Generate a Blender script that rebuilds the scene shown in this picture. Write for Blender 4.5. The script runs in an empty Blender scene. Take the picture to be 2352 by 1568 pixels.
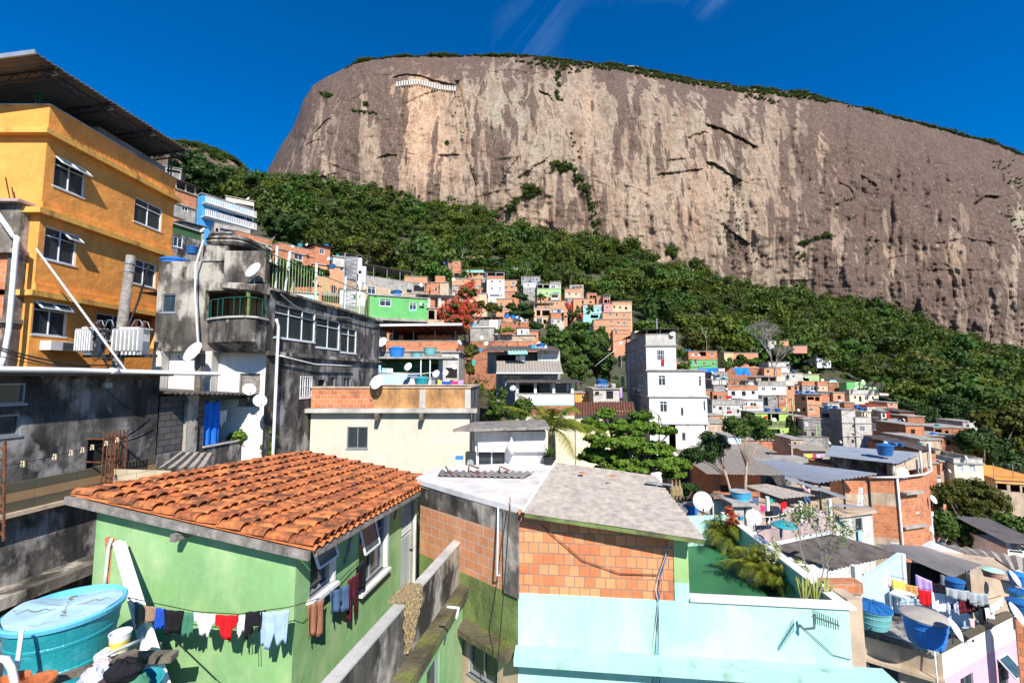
import bpy,math,random
import numpy as np
from mathutils import Vector
rad = math.radians
scene = bpy.context.scene
COL = scene.collection
random.seed(7)
RNG = np.random.default_rng(11)

# ---------------- camera, sky, sun, exposure ----------------
PITCH = rad(4.63)
cam_d = bpy.data.cameras.new('camera'); cam = bpy.data.objects.new('camera',cam_d); COL.objects.link(cam)
cam_d.sensor_width = 36; cam_d.lens = 36*1000/2352; cam_d.clip_end = 5000; cam_d.clip_start = .1
cam.location = (0,0,0); cam.rotation_euler = (rad(90)+PITCH,0,0)
scene.camera = cam
SUN_EL,SUN_AZ = rad(41),rad(17)          # azimuth to the right of straight behind the camera
sun_d = bpy.data.lights.new('sun','SUN'); sun = bpy.data.objects.new('sun',sun_d); COL.objects.link(sun)
sun_d.energy = 5; sun_d.angle = rad(.5); sun_d.color = (1,.95,.87)
S = Vector((math.sin(SUN_AZ)*math.cos(SUN_EL),-math.cos(SUN_AZ)*math.cos(SUN_EL),math.sin(SUN_EL)))
sun.rotation_euler = S.to_track_quat('Z','Y').to_euler(); sun.location = (10,-20,40)
W = bpy.data.worlds.new('World'); scene.world = W; W.use_nodes = True
nt = W.node_tree; nt.nodes.clear()
sky = nt.nodes.new('ShaderNodeTexSky'); sky.sky_type = 'NISHITA'; sky.sun_disc = False
sky.sun_elevation = SUN_EL; sky.sun_rotation = rad(180)-SUN_AZ
sky.air_density = 1.0; sky.dust_density = .15; sky.ozone_density = 6; sky.altitude = 400
hs = nt.nodes.new('ShaderNodeHueSaturation'); hs.inputs['Saturation'].default_value = 1.42; hs.inputs['Hue'].default_value = .506
tc = nt.nodes.new('ShaderNodeTexCoord')
mp = nt.nodes.new('ShaderNodeMapping'); mp.inputs['Rotation'].default_value = (0,rad(-38),rad(25)); mp.inputs['Scale'].default_value = (7,1.2,1.4)
nz = nt.nodes.new('ShaderNodeTexNoise'); nz.inputs['Scale'].default_value = 2.2; nz.inputs['Detail'].default_value = 7; nz.inputs['Roughness'].default_value = .6; nz.inputs['Distortion'].default_value = .5
n2 = nt.nodes.new('ShaderNodeTexNoise'); n2.inputs['Scale'].default_value = 2.3; n2.inputs['Detail'].default_value = 2
rp = nt.nodes.new('ShaderNodeValToRGB'); rp.color_ramp.elements[0].position = .44; rp.color_ramp.elements[1].position = .88
r2 = nt.nodes.new('ShaderNodeValToRGB'); r2.color_ramp.elements[0].position = .48; r2.color_ramp.elements[1].position = .7
mu = nt.nodes.new('ShaderNodeMath'); mu.operation = 'MULTIPLY'
m3 = nt.nodes.new('ShaderNodeMath'); m3.operation = 'MULTIPLY'; m3.inputs[1].default_value = .7
mx = nt.nodes.new('ShaderNodeMixRGB'); mx.inputs[2].default_value = (5,7.4,9.6,1)
bg = nt.nodes.new('ShaderNodeBackground'); bg.inputs[1].default_value = .108
wo = nt.nodes.new('ShaderNodeOutputWorld')
L = nt.links.new
L(sky.outputs[0],hs.inputs['Color']); vd = Vector((.52,1,.82)).normalized(); va = Vector((.72,-.2,.62)); va = (va-vd*va.dot(vd)).normalized(); vb = va.cross(vd); cx3 = nt.nodes.new('ShaderNodeCombineXYZ')
for i_,(vv,kk) in enumerate(((vb,13),(va,1.6))):
    d_ = nt.nodes.new('ShaderNodeVectorMath'); d_.operation = 'DOT_PRODUCT'; d_.inputs[1].default_value = vv*kk; L(tc.outputs['Generated'],d_.inputs[0]); L(d_.outputs['Value'],cx3.inputs[i_])
L(cx3.outputs[0],nz.inputs[0]); L(tc.outputs['Generated'],n2.inputs[0])
L(nz.outputs[0],rp.inputs[0]); L(n2.outputs[0],r2.inputs[0]); L(rp.outputs[0],mu.inputs[0]); L(r2.outputs[0],mu.inputs[1])
dt = nt.nodes.new('ShaderNodeVectorMath'); dt.operation = 'DOT_PRODUCT'; dt.inputs[1].default_value = Vector((.58,1,.78)).normalized(); L(tc.outputs['Generated'],dt.inputs[0])
mr_ = nt.nodes.new('ShaderNodeMapRange'); mr_.inputs[1].default_value = .89; mr_.inputs[2].default_value = .985; L(dt.outputs['Value'],mr_.inputs[0]); m4 = nt.nodes.new('ShaderNodeMath'); m4.operation = 'MULTIPLY'; L(mr_.outputs[0],m4.inputs[0]); L(mu.outputs[0],m4.inputs[1])
L(m4.outputs[0],m3.inputs[0]); L(m3.outputs[0],mx.inputs[0]); L(hs.outputs[0],mx.inputs[1]); L(mx.outputs[0],bg.inputs[0]); L(bg.outputs[0],wo.inputs[0])
scene.view_settings.view_transform = 'Standard'; scene.view_settings.look = 'None'; scene.view_settings.exposure = .62; scene.view_settings.gamma = 1
scene.render.engine = 'CYCLES'
scene.cycles.max_bounces = 5; scene.cycles.diffuse_bounces = 3; scene.cycles.glossy_bounces = 2; scene.cycles.transmission_bounces = 3; scene.cycles.transparent_max_bounces = 6
scene.cycles.use_denoising = True

# ---------------- measuring helpers: where a sight line meets a distance, a level or a wall ----------------
CP,SP = math.cos(PITCH),math.sin(PITCH)
CR = dict(P=(0,0,1),A=(0,88.9,.3211),B=(0,533.2,.3211),C=(0,1007.1,.3577),D=(533.2,1007.1,.3577),E=(325.8,385.1,.3211),
          F=(799.8,533.2,.3401),G=(1333,681.3,.3211),H=(1777.3,740.5,.3023),I=(1066.4,1007.1,.3577),J=(1540.3,1036.8,.26447),
          K=(1878,1125.6,.28227),L=(918.3,562.8,.14358),M=(1184.8,592.4,.14358),N=(1570,787.9,.14358),O=(1806.9,829.4,.15871),
          Q=(592.4,503.6,.17),R=(533.2,88.9,.3778),S=(1421.8,148.1,.4724),T=(2073.5,888.6,.3023),U=(0,385.1,.3023))
def pp(c,x,y):
    a = CR[c]; return a[0]+a[2]*x,a[1]+a[2]*y
def ray(c,x,y):
    x,y = pp(c,x,y); h = (x-1176)/1000; v = (784-y)/1000; fw = CP-v*SP
    return Vector((h/fw,1,(SP+v*CP)/fw))
def at(c,x,y,Y): return ray(c,x,y)*Y
def atz(c,x,y,z):
    r = ray(c,x,y); return r*(z/r.z)
def hit(c,x,y,p,n):
    r = ray(c,x,y); return r*(n.dot(p)/n.dot(r))
def proj(p):
    f = p[1]*CP+p[2]*SP; u = -p[1]*SP+p[2]*CP
    return 1176+1000*p[0]/f,784-1000*u/f

# ---------------- materials ----------------
MATS = {}
def mat(name,col,rough=.85,metal=0,var=.12,vscale=1.5,stain=None,samt=.0,sscale=.7,stretch=(1,1,.35),bump=.15,bscale=12,streak=0,spec=.3,col2=None,c2amt=.5,c2scale=.5):
    """plaster / paint / metal with soft mottling, dirt patches and rain streaks"""
    if name in MATS: return MATS[name]
    m = bpy.data.materials.new(name); m.use_nodes = True; t = m.node_tree; b = t.nodes['Principled BSDF']
    b.inputs['Roughness'].default_value = rough; b.inputs['Metallic'].default_value = metal; b.inputs['Specular IOR Level'].default_value = spec
    g = t.nodes.new('ShaderNodeNewGeometry')
    def noise(sc,det=4,st=None,rg=.55):
        n = t.nodes.new('ShaderNodeTexNoise'); n.inputs['Scale'].default_value = sc; n.inputs['Detail'].default_value = det; n.inputs['Roughness'].default_value = rg
        if st:
            mp = t.nodes.new('ShaderNodeMapping'); mp.inputs['Scale'].default_value = st
            t.links.new(g.outputs['Position'],mp.inputs[0]); t.links.new(mp.outputs[0],n.inputs[0])
        else: t.links.new(g.outputs['Position'],n.inputs[0])
        return n.outputs[0]
    def ramp(src,a,c):
        r = t.nodes.new('ShaderNodeMapRange'); r.inputs['From Min'].default_value = a; r.inputs['From Max'].default_value = c
        t.links.new(src,r.inputs[0]); return r.outputs[0]
    def mix(fac,a,c,mode='MIX'):
        x = t.nodes.new('ShaderNodeMixRGB'); x.blend_type = mode
        if isinstance(fac,(int,float)): x.inputs[0].default_value = fac
        else: t.links.new(fac,x.inputs[0])
        for i,q in ((1,a),(2,c)):
            if isinstance(q,tuple): x.inputs[i].default_value = (*q[:3],1)
            else: t.links.new(q,x.inputs[i])
        return x.outputs[0]
    def mul(src,k):
        x = t.nodes.new('ShaderNodeMath'); x.operation = 'MULTIPLY'; t.links.new(src,x.inputs[0])
        if isinstance(k,(int,float)): x.inputs[1].default_value = k
        else: t.links.new(k,x.inputs[1])
        return x.outputs[0]
    lo = tuple(max(0,c*(1-var*1.6)) for c in col); hi = tuple(min(1,c*(1+var)) for c in col)
    c = mix(ramp(noise(vscale,5),.3,.7),lo,hi)
    if stain:
        c = mix(mul(ramp(noise(sscale,7,stretch,.62),.62-samt*.35,.8-samt*.3),min(1,.55+samt*.5)),c,stain)
    if col2: c = mix(mul(ramp(noise(c2scale,7,(1,1,.6),.62),.5,.6),c2amt),c,col2)
    if streak:
        c = mix(mul(ramp(noise(1,5,(7,7,.35),.6),.5,.75),streak),c,stain or (.05,.045,.04))
    t.links.new(c,b.inputs['Base Color'])
    if bump:
        bm = t.nodes.new('ShaderNodeBump'); bm.inputs['Strength'].default_value = bump; bm.inputs['Distance'].default_value = .05
        t.links.new(noise(bscale,4),bm.inputs['Height']); t.links.new(bm.outputs[0],b.inputs['Normal'])
    MATS[name] = m; return m
def brick(name,c1,c2,mortar,bw=.3,rh=.2,mw=.012,dark=(.09,.05,.035),damt=.25,bump=.5):
    """hollow clay blocks, laid out in metres through the wall's UVs"""
    if name in MATS: return MATS[name]
    m = bpy.data.materials.new(name); m.use_nodes = True; t = m.node_tree; b = t.nodes['Principled BSDF']
    b.inputs['Roughness'].default_value = .9; b.inputs['Specular IOR Level'].default_value = .2
    uv = t.nodes.new('ShaderNodeUVMap')
    wn = t.nodes.new('ShaderNodeTexNoise'); wn.inputs['Scale'].default_value = 3; t.links.new(uv.outputs[0],wn.inputs[0])
    wa = t.nodes.new('ShaderNodeVectorMath'); wa.operation = 'MULTIPLY_ADD'; wa.inputs[1].default_value = (.025,.025,0)
    t.links.new(wn.outputs['Color'],wa.inputs[0]); t.links.new(uv.outputs[0],wa.inputs[2])
    br = t.nodes.new('ShaderNodeTexBrick'); br.inputs['Scale'].default_value = 1; br.inputs['Brick Width'].default_value = bw; br.inputs['Row Height'].default_value = rh
    br.inputs['Mortar Size'].default_value = mw; br.inputs['Mortar Smooth'].default_value = .2; br.inputs['Bias'].default_value = -.25
    br.inputs['Color1'].default_value = (*c1,1); br.inputs['Color2'].default_value = (*c2,1); br.inputs['Mortar'].default_value = (*mortar,1)
    t.links.new(wa.outputs[0],br.inputs['Vector'])
    g = t.nodes.new('ShaderNodeNewGeometry')
    n = t.nodes.new('ShaderNodeTexNoise'); n.inputs['Scale'].default_value = .9; n.inputs['Detail'].default_value = 7; n.inputs['Roughness'].default_value = .62
    t.links.new(g.outputs['Position'],n.inputs[0])
    r = t.nodes.new('ShaderNodeMapRange'); r.inputs['From Min'].default_value = .56; r.inputs['From Max'].default_value = .72; r.inputs['To Max'].default_value = damt*2.4
    t.links.new(n.outputs[0],r.inputs[0])
    x = t.nodes.new('ShaderNodeMixRGB'); x.inputs[2].default_value = (*dark,1); t.links.new(r.outputs[0],x.inputs[0])
    n3 = t.nodes.new('ShaderNodeTexNoise'); n3.inputs['Scale'].default_value = 2.5; n3.inputs['Detail'].default_value = 3; t.links.new(g.outputs['Position'],n3.inputs[0])
    y = t.nodes.new('ShaderNodeMixRGB'); y.blend_type = 'OVERLAY'; y.inputs[0].default_value = .35
    t.links.new(br.outputs['Color'],y.inputs[1]); t.links.new(n3.outputs[0],y.inputs[2]); t.links.new(y.outputs[0],x.inputs[1])
    t.links.new(x.outputs[0],b.inputs['Base Color'])
    bm = t.nodes.new('ShaderNodeBump'); bm.inputs['Strength'].default_value = bump; bm.inputs['Distance'].default_value = .02; bm.invert = True
    t.links.new(br.outputs['Fac'],bm.inputs['Height']); t.links.new(bm.outputs[0],b.inputs['Normal'])
    MATS[name] = m; return m
def leafmat(name,c1,c2,c3=None,trans=.25,rough=.6,attr=False):
    if name in MATS: return MATS[name]
    m = bpy.data.materials.new(name); m.use_nodes = True; t = m.node_tree; b = t.nodes['Principled BSDF']
    b.inputs['Roughness'].default_value = rough; b.inputs['Specular IOR Level'].default_value = .25
    g = t.nodes.new('ShaderNodeNewGeometry')
    x = t.nodes.new('ShaderNodeMixRGB'); x.inputs[1].default_value = (*c1,1); x.inputs[2].default_value = (*c2,1)
    t.links.new(g.outputs['Random Per Island'],x.inputs[0]); out = x.outputs[0]
    n = t.nodes.new('ShaderNodeTexNoise'); n.inputs['Scale'].default_value = .35; n.inputs['Detail'].default_value = 2; t.links.new(g.outputs['Position'],n.inputs[0])
    r = t.nodes.new('ShaderNodeMapRange'); r.inputs['From Min'].default_value = .4; r.inputs['From Max'].default_value = .65; t.links.new(n.outputs[0],r.inputs[0])
    y = t.nodes.new('ShaderNodeMixRGB'); y.inputs[2].default_value = (*(c3 or tuple((a+c)/2*1.1 for a,c in zip(c1,c2))),1)
    t.links.new(r.outputs[0],y.inputs[0]); t.links.new(out,y.inputs[1]); out = y.outputs[0]
    if attr:
        a = t.nodes.new('ShaderNodeAttribute'); a.attribute_name = 'tint'
        z = t.nodes.new('ShaderNodeMixRGB'); z.blend_type = 'MULTIPLY'; z.inputs[0].default_value = 1
        t.links.new(out,z.inputs[1]); t.links.new(a.outputs['Color'],z.inputs[2]); out = z.outputs[0]
    t.links.new(out,b.inputs['Base Color'])
    tr = t.nodes.new('ShaderNodeBsdfTranslucent'); t.links.new(out,tr.inputs[0])
    ms = t.nodes.new('ShaderNodeMixShader'); ms.inputs[0].default_value = trans
    o = t.nodes['Material Output']; t.links.new(b.outputs[0],ms.inputs[1]); t.links.new(tr.outputs[0],ms.inputs[2]); t.links.new(ms.outputs[0],o.inputs[0])
    MATS[name] = m; return m
def plain(name,col,rough=.5,metal=0,spec=.4):
    return mat(name,col,rough,metal,var=.06,vscale=4,bump=0,spec=spec,stain=tuple(c*.5+.02 for c in col),samt=.12,sscale=1.3)

DIRT = (.035,.03,.026)
mat('yellow',(.86,.345,.075),var=.1,stain=(.5,.24,.06),samt=.35,sscale=1.2,bump=.7,bscale=2.5,streak=.12)
mat('yellow_trim',(.74,.40,.09),var=.1,stain=(.12,.08,.04),samt=.35,sscale=2,stretch=(1,1,.2),bump=.3)
mat('dark_concrete',(.21,.18,.15),var=.35,stain=(.022,.02,.017),samt=.75,sscale=1.1,bump=.5,bscale=5,streak=.6,col2=(.5,.45,.38),c2amt=.8,c2scale=1.1)
mat('black_concrete',(.13,.12,.11),var=.4,stain=(.014,.013,.013),samt=.65,sscale=1.3,bump=.5,bscale=5,streak=.65,col2=(.4,.37,.34),c2amt=.7,c2scale=1.2)
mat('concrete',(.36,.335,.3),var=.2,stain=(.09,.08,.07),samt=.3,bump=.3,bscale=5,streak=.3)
mat('pale_concrete',(.5,.47,.42),var=.15,stain=(.14,.12,.1),samt=.25,bump=.25,bscale=5,streak=.25)
mat('grey_plaster',(.3,.28,.26),var=.15,stain=(.12,.11,.1),samt=.25,bump=.3,bscale=5,streak=.2)
mat('beige',(.7,.57,.44),var=.09,stain=(.42,.32,.24),samt=.3,bump=.2,streak=.12,col2=(.62,.5,.4),c2amt=.5,c2scale=.7)
mat('cream',(.74,.62,.44),var=.08,stain=(.35,.28,.2),samt=.15,bump=.1,streak=.1)
mat('white',(.72,.7,.665),var=.07,stain=(.38,.35,.31),samt=.28,sscale=1.2,bump=.15,streak=.2)
mat('old_white',(.56,.53,.49),var=.1,stain=(.13,.12,.11),samt=.3,sscale=1,bump=.2,streak=.4)
mat('stained_white',(.74,.7,.66),var=.06,stain=(.2,.12,.09),samt=.12,bump=.1,streak=.65)
mat('tan_wall',(.5,.38,.27),var=.15,stain=(.1,.07,.05),samt=.28,bump=.2,streak=.3)
mat('orange_wall',(.5,.26,.1),var=.25,stain=(.1,.06,.035),samt=.45,sscale=1.4,bump=.4,bscale=7,streak=.3)
mat('green_wall',(.225,.42,.17),var=.08,stain=(.42,.54,.28),samt=.42,sscale=1.3,bump=.35,bscale=3,stretch=(1,1,.6),streak=.12,col2=(.17,.32,.15),c2amt=.45,c2scale=.9)
mat('green_paint',(.13,.42,.13),var=.06,stain=(.08,.2,.08),samt=.1,bump=.1)
mat('dark_green_wall',(.05,.12,.045),var=.15,stain=(.02,.04,.02),samt=.2,bump=.1)
mat('lime_wall',(.4,.55,.13),var=.1,stain=(.1,.13,.04),samt=.22,bump=.1,streak=.35)
mat('pale_green',(.33,.5,.2),var=.12,stain=(.5,.48,.38),samt=.25,bump=.1,streak=.1)
mat('mint',(.37,.63,.54),var=.05,stain=(.52,.7,.62),samt=.5,sscale=.8,bump=.2,bscale=4,stretch=(1,1,.35),streak=.1,col2=(.3,.55,.46),c2amt=.4,c2scale=1.1)
mat('mint_trim',(.37,.62,.53),var=.08,stain=(.11,.12,.09),samt=.22,sscale=2.2,bump=.2)
mat('teal_wall',(.3,.66,.6),var=.06,stain=(.5,.7,.66),samt=.2,bump=.1)
mat('terrace_green',(.035,.15,.062),rough=.6,var=.12,stain=(.02,.09,.04),samt=.2,bump=.05)
mat('moss_green',(.17,.23,.07),var=.3,stain=(.05,.045,.03),samt=.5,sscale=1.5,bump=.4)
mat('moss',(.12,.1,.06),var=.4,stain=(.17,.22,.02),samt=.35,sscale=1.7,bump=.8,bscale=14,stretch=(1,1,1))
mat('pink_wall',(.66,.42,.5),var=.05,stain=(.5,.3,.36),samt=.1,bump=.08)
mat('rose_wall',(.46,.35,.34),var=.12,stain=(.2,.14,.13),samt=.3,bump=.15,streak=.4)
mat('salmon_wall',(.62,.25,.2),var=.08,stain=(.4,.18,.14),samt=.15,bump=.1)
mat('peach_wall',(.72,.44,.28),var=.1,stain=(.55,.3,.2),samt=.2,bump=.1)
mat('lilac_wall',(.66,.62,.76),var=.05,stain=(.4,.36,.45),samt=.1,bump=.1)
mat('pale_blue',(.45,.58,.7),var=.06,stain=(.35,.42,.5),samt=.15,bump=.08)
mat('blue_wall',(.07,.32,.66),var=.08,stain=(.04,.2,.42),samt=.1,bump=.05)
mat('red_wall',(.3,.05,.04),var=.15,bump=.1)
mat('white_roof',(.66,.62,.57),var=.12,stain=(.28,.21,.16),samt=.28,sscale=1.1,stretch=(1,1,1),bump=.15)
mat('asbestos',(.34,.295,.25),var=.18,vscale=6,stain=(.15,.125,.1),samt=.25,sscale=10,stretch=(.5,2.2,1),bump=.3,bscale=20)
mat('dark_asbestos',(.12,.1,.09),var=.3,stain=(.04,.035,.03),samt=.4,sscale=2,stretch=(1,1,1),bump=.3,bscale=20)
mat('metal_roof',(.33,.36,.4),rough=.45,metal=.35,var=.08,stain=(.2,.2,.2),samt=.15,bump=.03,spec=.5)
mat('grey_metal_roof',(.23,.21,.2),rough=.55,metal=.2,var=.1,stain=(.1,.1,.1),samt=.2,bump=.03)
mat('dark_steel',(.03,.035,.035),rough=.6,bump=0)
mat('green_steel',(.012,.09,.07),rough=.45,bump=0)
mat('rust',(.16,.06,.03),var=.4,vscale=8,bump=.3)
mat('wood',(.17,.14,.11),var=.35,vscale=5,stain=(.05,.04,.035),samt=.35,sscale=3,bump=.4,bscale=20)
mat('weathered_wood',(.27,.24,.21),var=.3,vscale=6,stain=(.07,.06,.05),samt=.35,sscale=4,bump=.4,bscale=20)
mat('terracotta',(.56,.17,.055),var=.22,vscale=5,stain=(.07,.035,.025),samt=.2,sscale=5.5,stretch=(1,1,1),bump=.15)
mat('old_terracotta',(.2,.08,.05),var=.4,vscale=4,stain=(.05,.03,.025),samt=.4,sscale=3,stretch=(1,1,1),bump=.3)
mat('tile_brown',(.3,.19,.1),rough=.4,var=.1,bump=0); mat('tile_olive',(.1,.09,.06),rough=.4,var=.1,bump=0); mat('tile_cream',(.66,.55,.36),rough=.4,var=.08,bump=0)
mat('ground',(.085,.075,.045),var=.4,vscale=.3,stain=(.03,.05,.015),samt=.6,sscale=.15,stretch=(1,1,1),bump=.4,bscale=1)
plain('pvc',(.74,.74,.72),.4); plain('white_frame',(.72,.73,.74),.4); plain('grey_frame',(.3,.32,.34),.4,.3); plain('appliance',(.7,.69,.66),.5)
plain('blue_tank',(.02,.12,.33),.4); plain('bright_blue',(.03,.2,.6),.4); plain('sky_tank',(.06,.36,.58),.45); plain('teal_tank',(.03,.32,.38),.4); plain('aqua_tank',(.16,.42,.42),.6)
plain('clay_tank',(.42,.24,.17),.8); plain('mint_lid',(.4,.66,.5),.6); plain('dish_white',(.72,.71,.68),.45); plain('black_cable',(.012,.012,.014),.6)
plain('porcelain',(.16,.05,.035),.3); plain('orange_plastic',(.7,.2,.08),.5)
mat('lid_grey',(.42,.37,.32),.7,var=.15,stain=(.2,.17,.15),samt=.3,bump=.1); mat('lid_blue',(.42,.66,.78),.5,var=.1,stain=(.12,.16,.17),samt=.18,sscale=3,stretch=(1,1,1),bump=.1)
brick('brick',(.56,.2,.085),(.4,.12,.05),(.42,.34,.27)); brick('pale_brick',(.6,.27,.13),(.5,.2,.095),(.5,.4,.32),damt=.08)
brick('near_brick',(.76,.29,.13),(.5,.14,.055),(.3,.2,.14),bw=.2,rh=.205,mw=.013,damt=.22); brick('old_brick',(.42,.17,.08),(.3,.11,.06),(.2,.16,.13),damt=.55)
brick('grey_block',(.11,.105,.1),(.075,.07,.07),(.035,.033,.03),bw=.4,rh=.2,dark=(.03,.03,.03),damt=.3)
brick('wall_tile',(.62,.5,.32),(.6,.48,.3),(.3,.25,.18),bw=.45,rh=.3,mw=.006,damt=0)
def glassmat(name,col,rough=.12):
    m = bpy.data.materials.new(name); m.use_nodes = True; b = m.node_tree.nodes['Principled BSDF']
    t = m.node_tree; g = t.nodes.new('ShaderNodeNewGeometry'); n = t.nodes.new('ShaderNodeTexNoise'); n.inputs['Scale'].default_value = 2.2; n.inputs['Detail'].default_value = 1
    mp = t.nodes.new('ShaderNodeMapping'); mp.inputs['Scale'].default_value = (3,3,.3); t.links.new(g.outputs['Position'],mp.inputs[0]); t.links.new(mp.outputs[0],n.inputs[0])
    x = t.nodes.new('ShaderNodeMixRGB'); x.inputs[1].default_value = (*[c*.4 for c in col],1); x.inputs[2].default_value = (*[c*1.7 for c in col],1); t.links.new(n.outputs[0],x.inputs[0]); t.links.new(x.outputs[0],b.inputs['Base Color'])
    b.inputs['Roughness'].default_value = rough; b.inputs['Specular IOR Level'].default_value = .5
    MATS[name] = m
glassmat('glass',(.03,.04,.045)); glassmat('blue_glass',(.04,.075,.09)); glassmat('dark_room',(.01,.009,.009),.9); glassmat('curtain',(.4,.42,.42),.8)  # dark_room: near-black colour stands in for the dark of unlit interiors
leafmat('leaf_dark',(.014,.035,.008),(.05,.1,.018),(.035,.075,.014)); leafmat('leaf_mid',(.028,.065,.01),(.1,.17,.025),(.07,.12,.02))
leafmat('leaf_olive',(.04,.055,.008),(.13,.13,.02),(.1,.1,.015)); leafmat('leaf_bright',(.05,.12,.012),(.17,.28,.03),(.12,.2,.02))
leafmat('leaf_forest',(.02,.045,.006),(.09,.13,.017),(.06,.085,.011),attr=True); leafmat('blossom',(.6,.05,.04),(.85,.24,.13),(.75,.13,.08)); leafmat('leaf_palm',(.09,.13,.012),(.28,.27,.03),(.16,.2,.02))
leafmat('dry_twig',(.2,.17,.15),(.34,.3,.26),trans=0); leafmat('leaf_variegated',(.3,.34,.14),(.55,.52,.3)); leafmat('leaf_red',(.2,.02,.03),(.6,.16,.03)); leafmat('leaf_striped',(.12,.18,.04),(.42,.42,.12))

# ---------------- mesh building ----------------
OFF = {}
def child_off(parent): return OFF.get(parent.name,Vector((0,0,0))) if parent else Vector((0,0,0))
def finish(o,parent,off):
    COL.objects.link(o)
    if parent: o.parent = parent
    OFF[o.name] = off
    return o
def tag(o,label=None,cat=None,group=None,kind=None):
    if label: o['label'] = label
    if cat: o['category'] = cat
    if group: o['group'] = group
    if kind: o['kind'] = kind
    return o
def thing(name,label,cat,loc,group=None,rz=0,sc=1):
    o = bpy.data.objects.new(name,None); o.empty_display_size = .2; o.location = loc; o.rotation_euler = (0,0,rz); o.scale = (sc,)*3
    COL.objects.link(o); OFF[o.name] = Vector(loc); return tag(o,label,cat,group)
def V(*a): return Vector(a)
class MB:
    def __init__(s): s.v = []; s.f = []; s.m = []
    def add(s,vs,fs,m=0):
        b = len(s.v); s.v += [tuple(v) for v in vs]; s.f += [tuple(i+b for i in f) for f in fs]; s.m += [m]*len(fs)
    def quad(s,a,b,c,d,m=0): s.add((a,b,c,d),((0,1,2,3),),m)
    def obox(s,o,x,y,z,m=0):
        """box from corner o with edge vectors x, y, z"""
        o,x,y,z = Vector(o),Vector(x),Vector(y),Vector(z)
        if x.cross(y).dot(z) < 0: x,y = y,x
        v = [o,o+x,o+x+y,o+y,o+z,o+x+z,o+x+y+z,o+y+z]
        s.add(v,((0,3,2,1),(4,5,6,7),(0,1,5,4),(1,2,6,5),(2,3,7,6),(3,0,4,7)),m)
    def box(s,x0,y0,z0,x1,y1,z1,m=0): s.obox((x0,y0,z0),(x1-x0,0,0),(0,y1-y0,0),(0,0,z1-z0),m)
    def bar(s,p,q,w,h=None,m=0,up=(0,0,1)):
        p,q = Vector(p),Vector(q); h = h or w; d = q-p
        if d.length < 1e-5: return
        u = Vector(up)
        if abs(d.normalized().dot(u)) > .95: u = Vector((1,0,0))
        a = d.cross(u).normalized(); b = a.cross(d).normalized()
        s.obox(p-a*w/2-b*h/2,d,a*w,b*h,m)
    def tube(s,pts,r,n=8,m=0,caps=True):
        pts = [Vector(p) for p in pts]; k = len(pts); rs = r if isinstance(r,(list,tuple)) else [r]*k; base = len(s.v); ref = None
        for i,p in enumerate(pts):
            d = (pts[min(i+1,k-1)]-pts[max(i-1,0)]).normalized()
            if ref is None: ref = d.orthogonal().normalized()
            a = (ref-d*ref.dot(d))
            a = a.normalized() if a.length > 1e-4 else d.orthogonal().normalized()
            ref = a; b = d.cross(a)
            for j in range(n):
                t = 2*math.pi*j/n; s.v.append(tuple(p+(a*math.cos(t)+b*math.sin(t))*rs[i]))
        for i in range(k-1):
            for j in range(n):
                s.f.append((base+i*n+j,base+i*n+(j+1) % n,base+(i+1)*n+(j+1) % n,base+(i+1)*n+j)); s.m.append(m)
        if caps:
            s.f.append(tuple(base+j for j in reversed(range(n)))); s.m.append(m)
            s.f.append(tuple(base+(k-1)*n+j for j in range(n))); s.m.append(m)
    def lathe(s,prof,n=28,m=0,c=(0,0,0),wob=None):
        base = len(s.v); k = len(prof)
        for (r,z) in prof:
            for j in range(n):
                t = 2*math.pi*j/n; rr = r*(1+(wob(t,z) if wob else 0)); s.v.append((c[0]+rr*math.cos(t),c[1]+rr*math.sin(t),c[2]+z))
        for i in range(k-1):
            for j in range(n):
                s.f.append((base+i*n+j,base+i*n+(j+1) % n,base+(i+1)*n+(j+1) % n,base+(i+1)*n+j)); s.m.append(m)
    def grid(s,fn,nu,nv,m=0):
        base = len(s.v)
        for j in range(nv+1):
            for i in range(nu+1): s.v.append(tuple(fn(i/nu,j/nv)))
        for j in range(nv):
            for i in range(nu):
                a = base+j*(nu+1)+i; s.f.append((a,a+1,a+nu+2,a+nu+1)); s.m.append(m)
    def build(s,name,mats,parent=None,smooth=False,solid=0):
        off = child_off(parent) if parent else None
        v = np.array(s.v,dtype=np.float64).reshape(-1,3)
        me = bpy.data.meshes.new(name)
        if parent is None:
            off = Vector(((v[:,0].min()+v[:,0].max())/2,(v[:,1].min()+v[:,1].max())/2,v[:,2].min()))
        me.from_pydata((v-np.array(off)).tolist(),[],s.f)
        mats = mats if isinstance(mats,(list,tuple)) else [mats]
        for q in mats: me.materials.append(MATS[q])
        if len(mats) > 1: me.polygons.foreach_set('material_index',s.m)
        uvl = me.uv_layers.new(name='UVMap'); uv = np.zeros((len(me.loops),2)); nl = 0
        for f in s.f:
            a,b,c = v[f[0]],v[f[1]],v[f[2]]; n = np.cross(b-a,c-a); ln = np.linalg.norm(n); n = n/ln if ln > 1e-12 else np.array((0,0,1.))
            P3 = v[list(f)]
            if abs(n[2]) > .8: uv[nl:nl+len(f)] = P3[:,:2]
            else:
                t = np.array((-n[1],n[0])); t /= np.linalg.norm(t); uv[nl:nl+len(f),0] = P3[:,:2]@t; uv[nl:nl+len(f),1] = P3[:,2]
            nl += len(f)
        uvl.data.foreach_set('uv',uv.ravel())
        if smooth: me.shade_smooth()
        me.update()
        o = bpy.data.objects.new(name,me)
        if parent is None: o.location = off
        finish(o,parent,Vector(off))
        if solid:
            md = o.modifiers.new('thickness','SOLIDIFY'); md.thickness = solid; md.offset = 0
        return o
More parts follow.
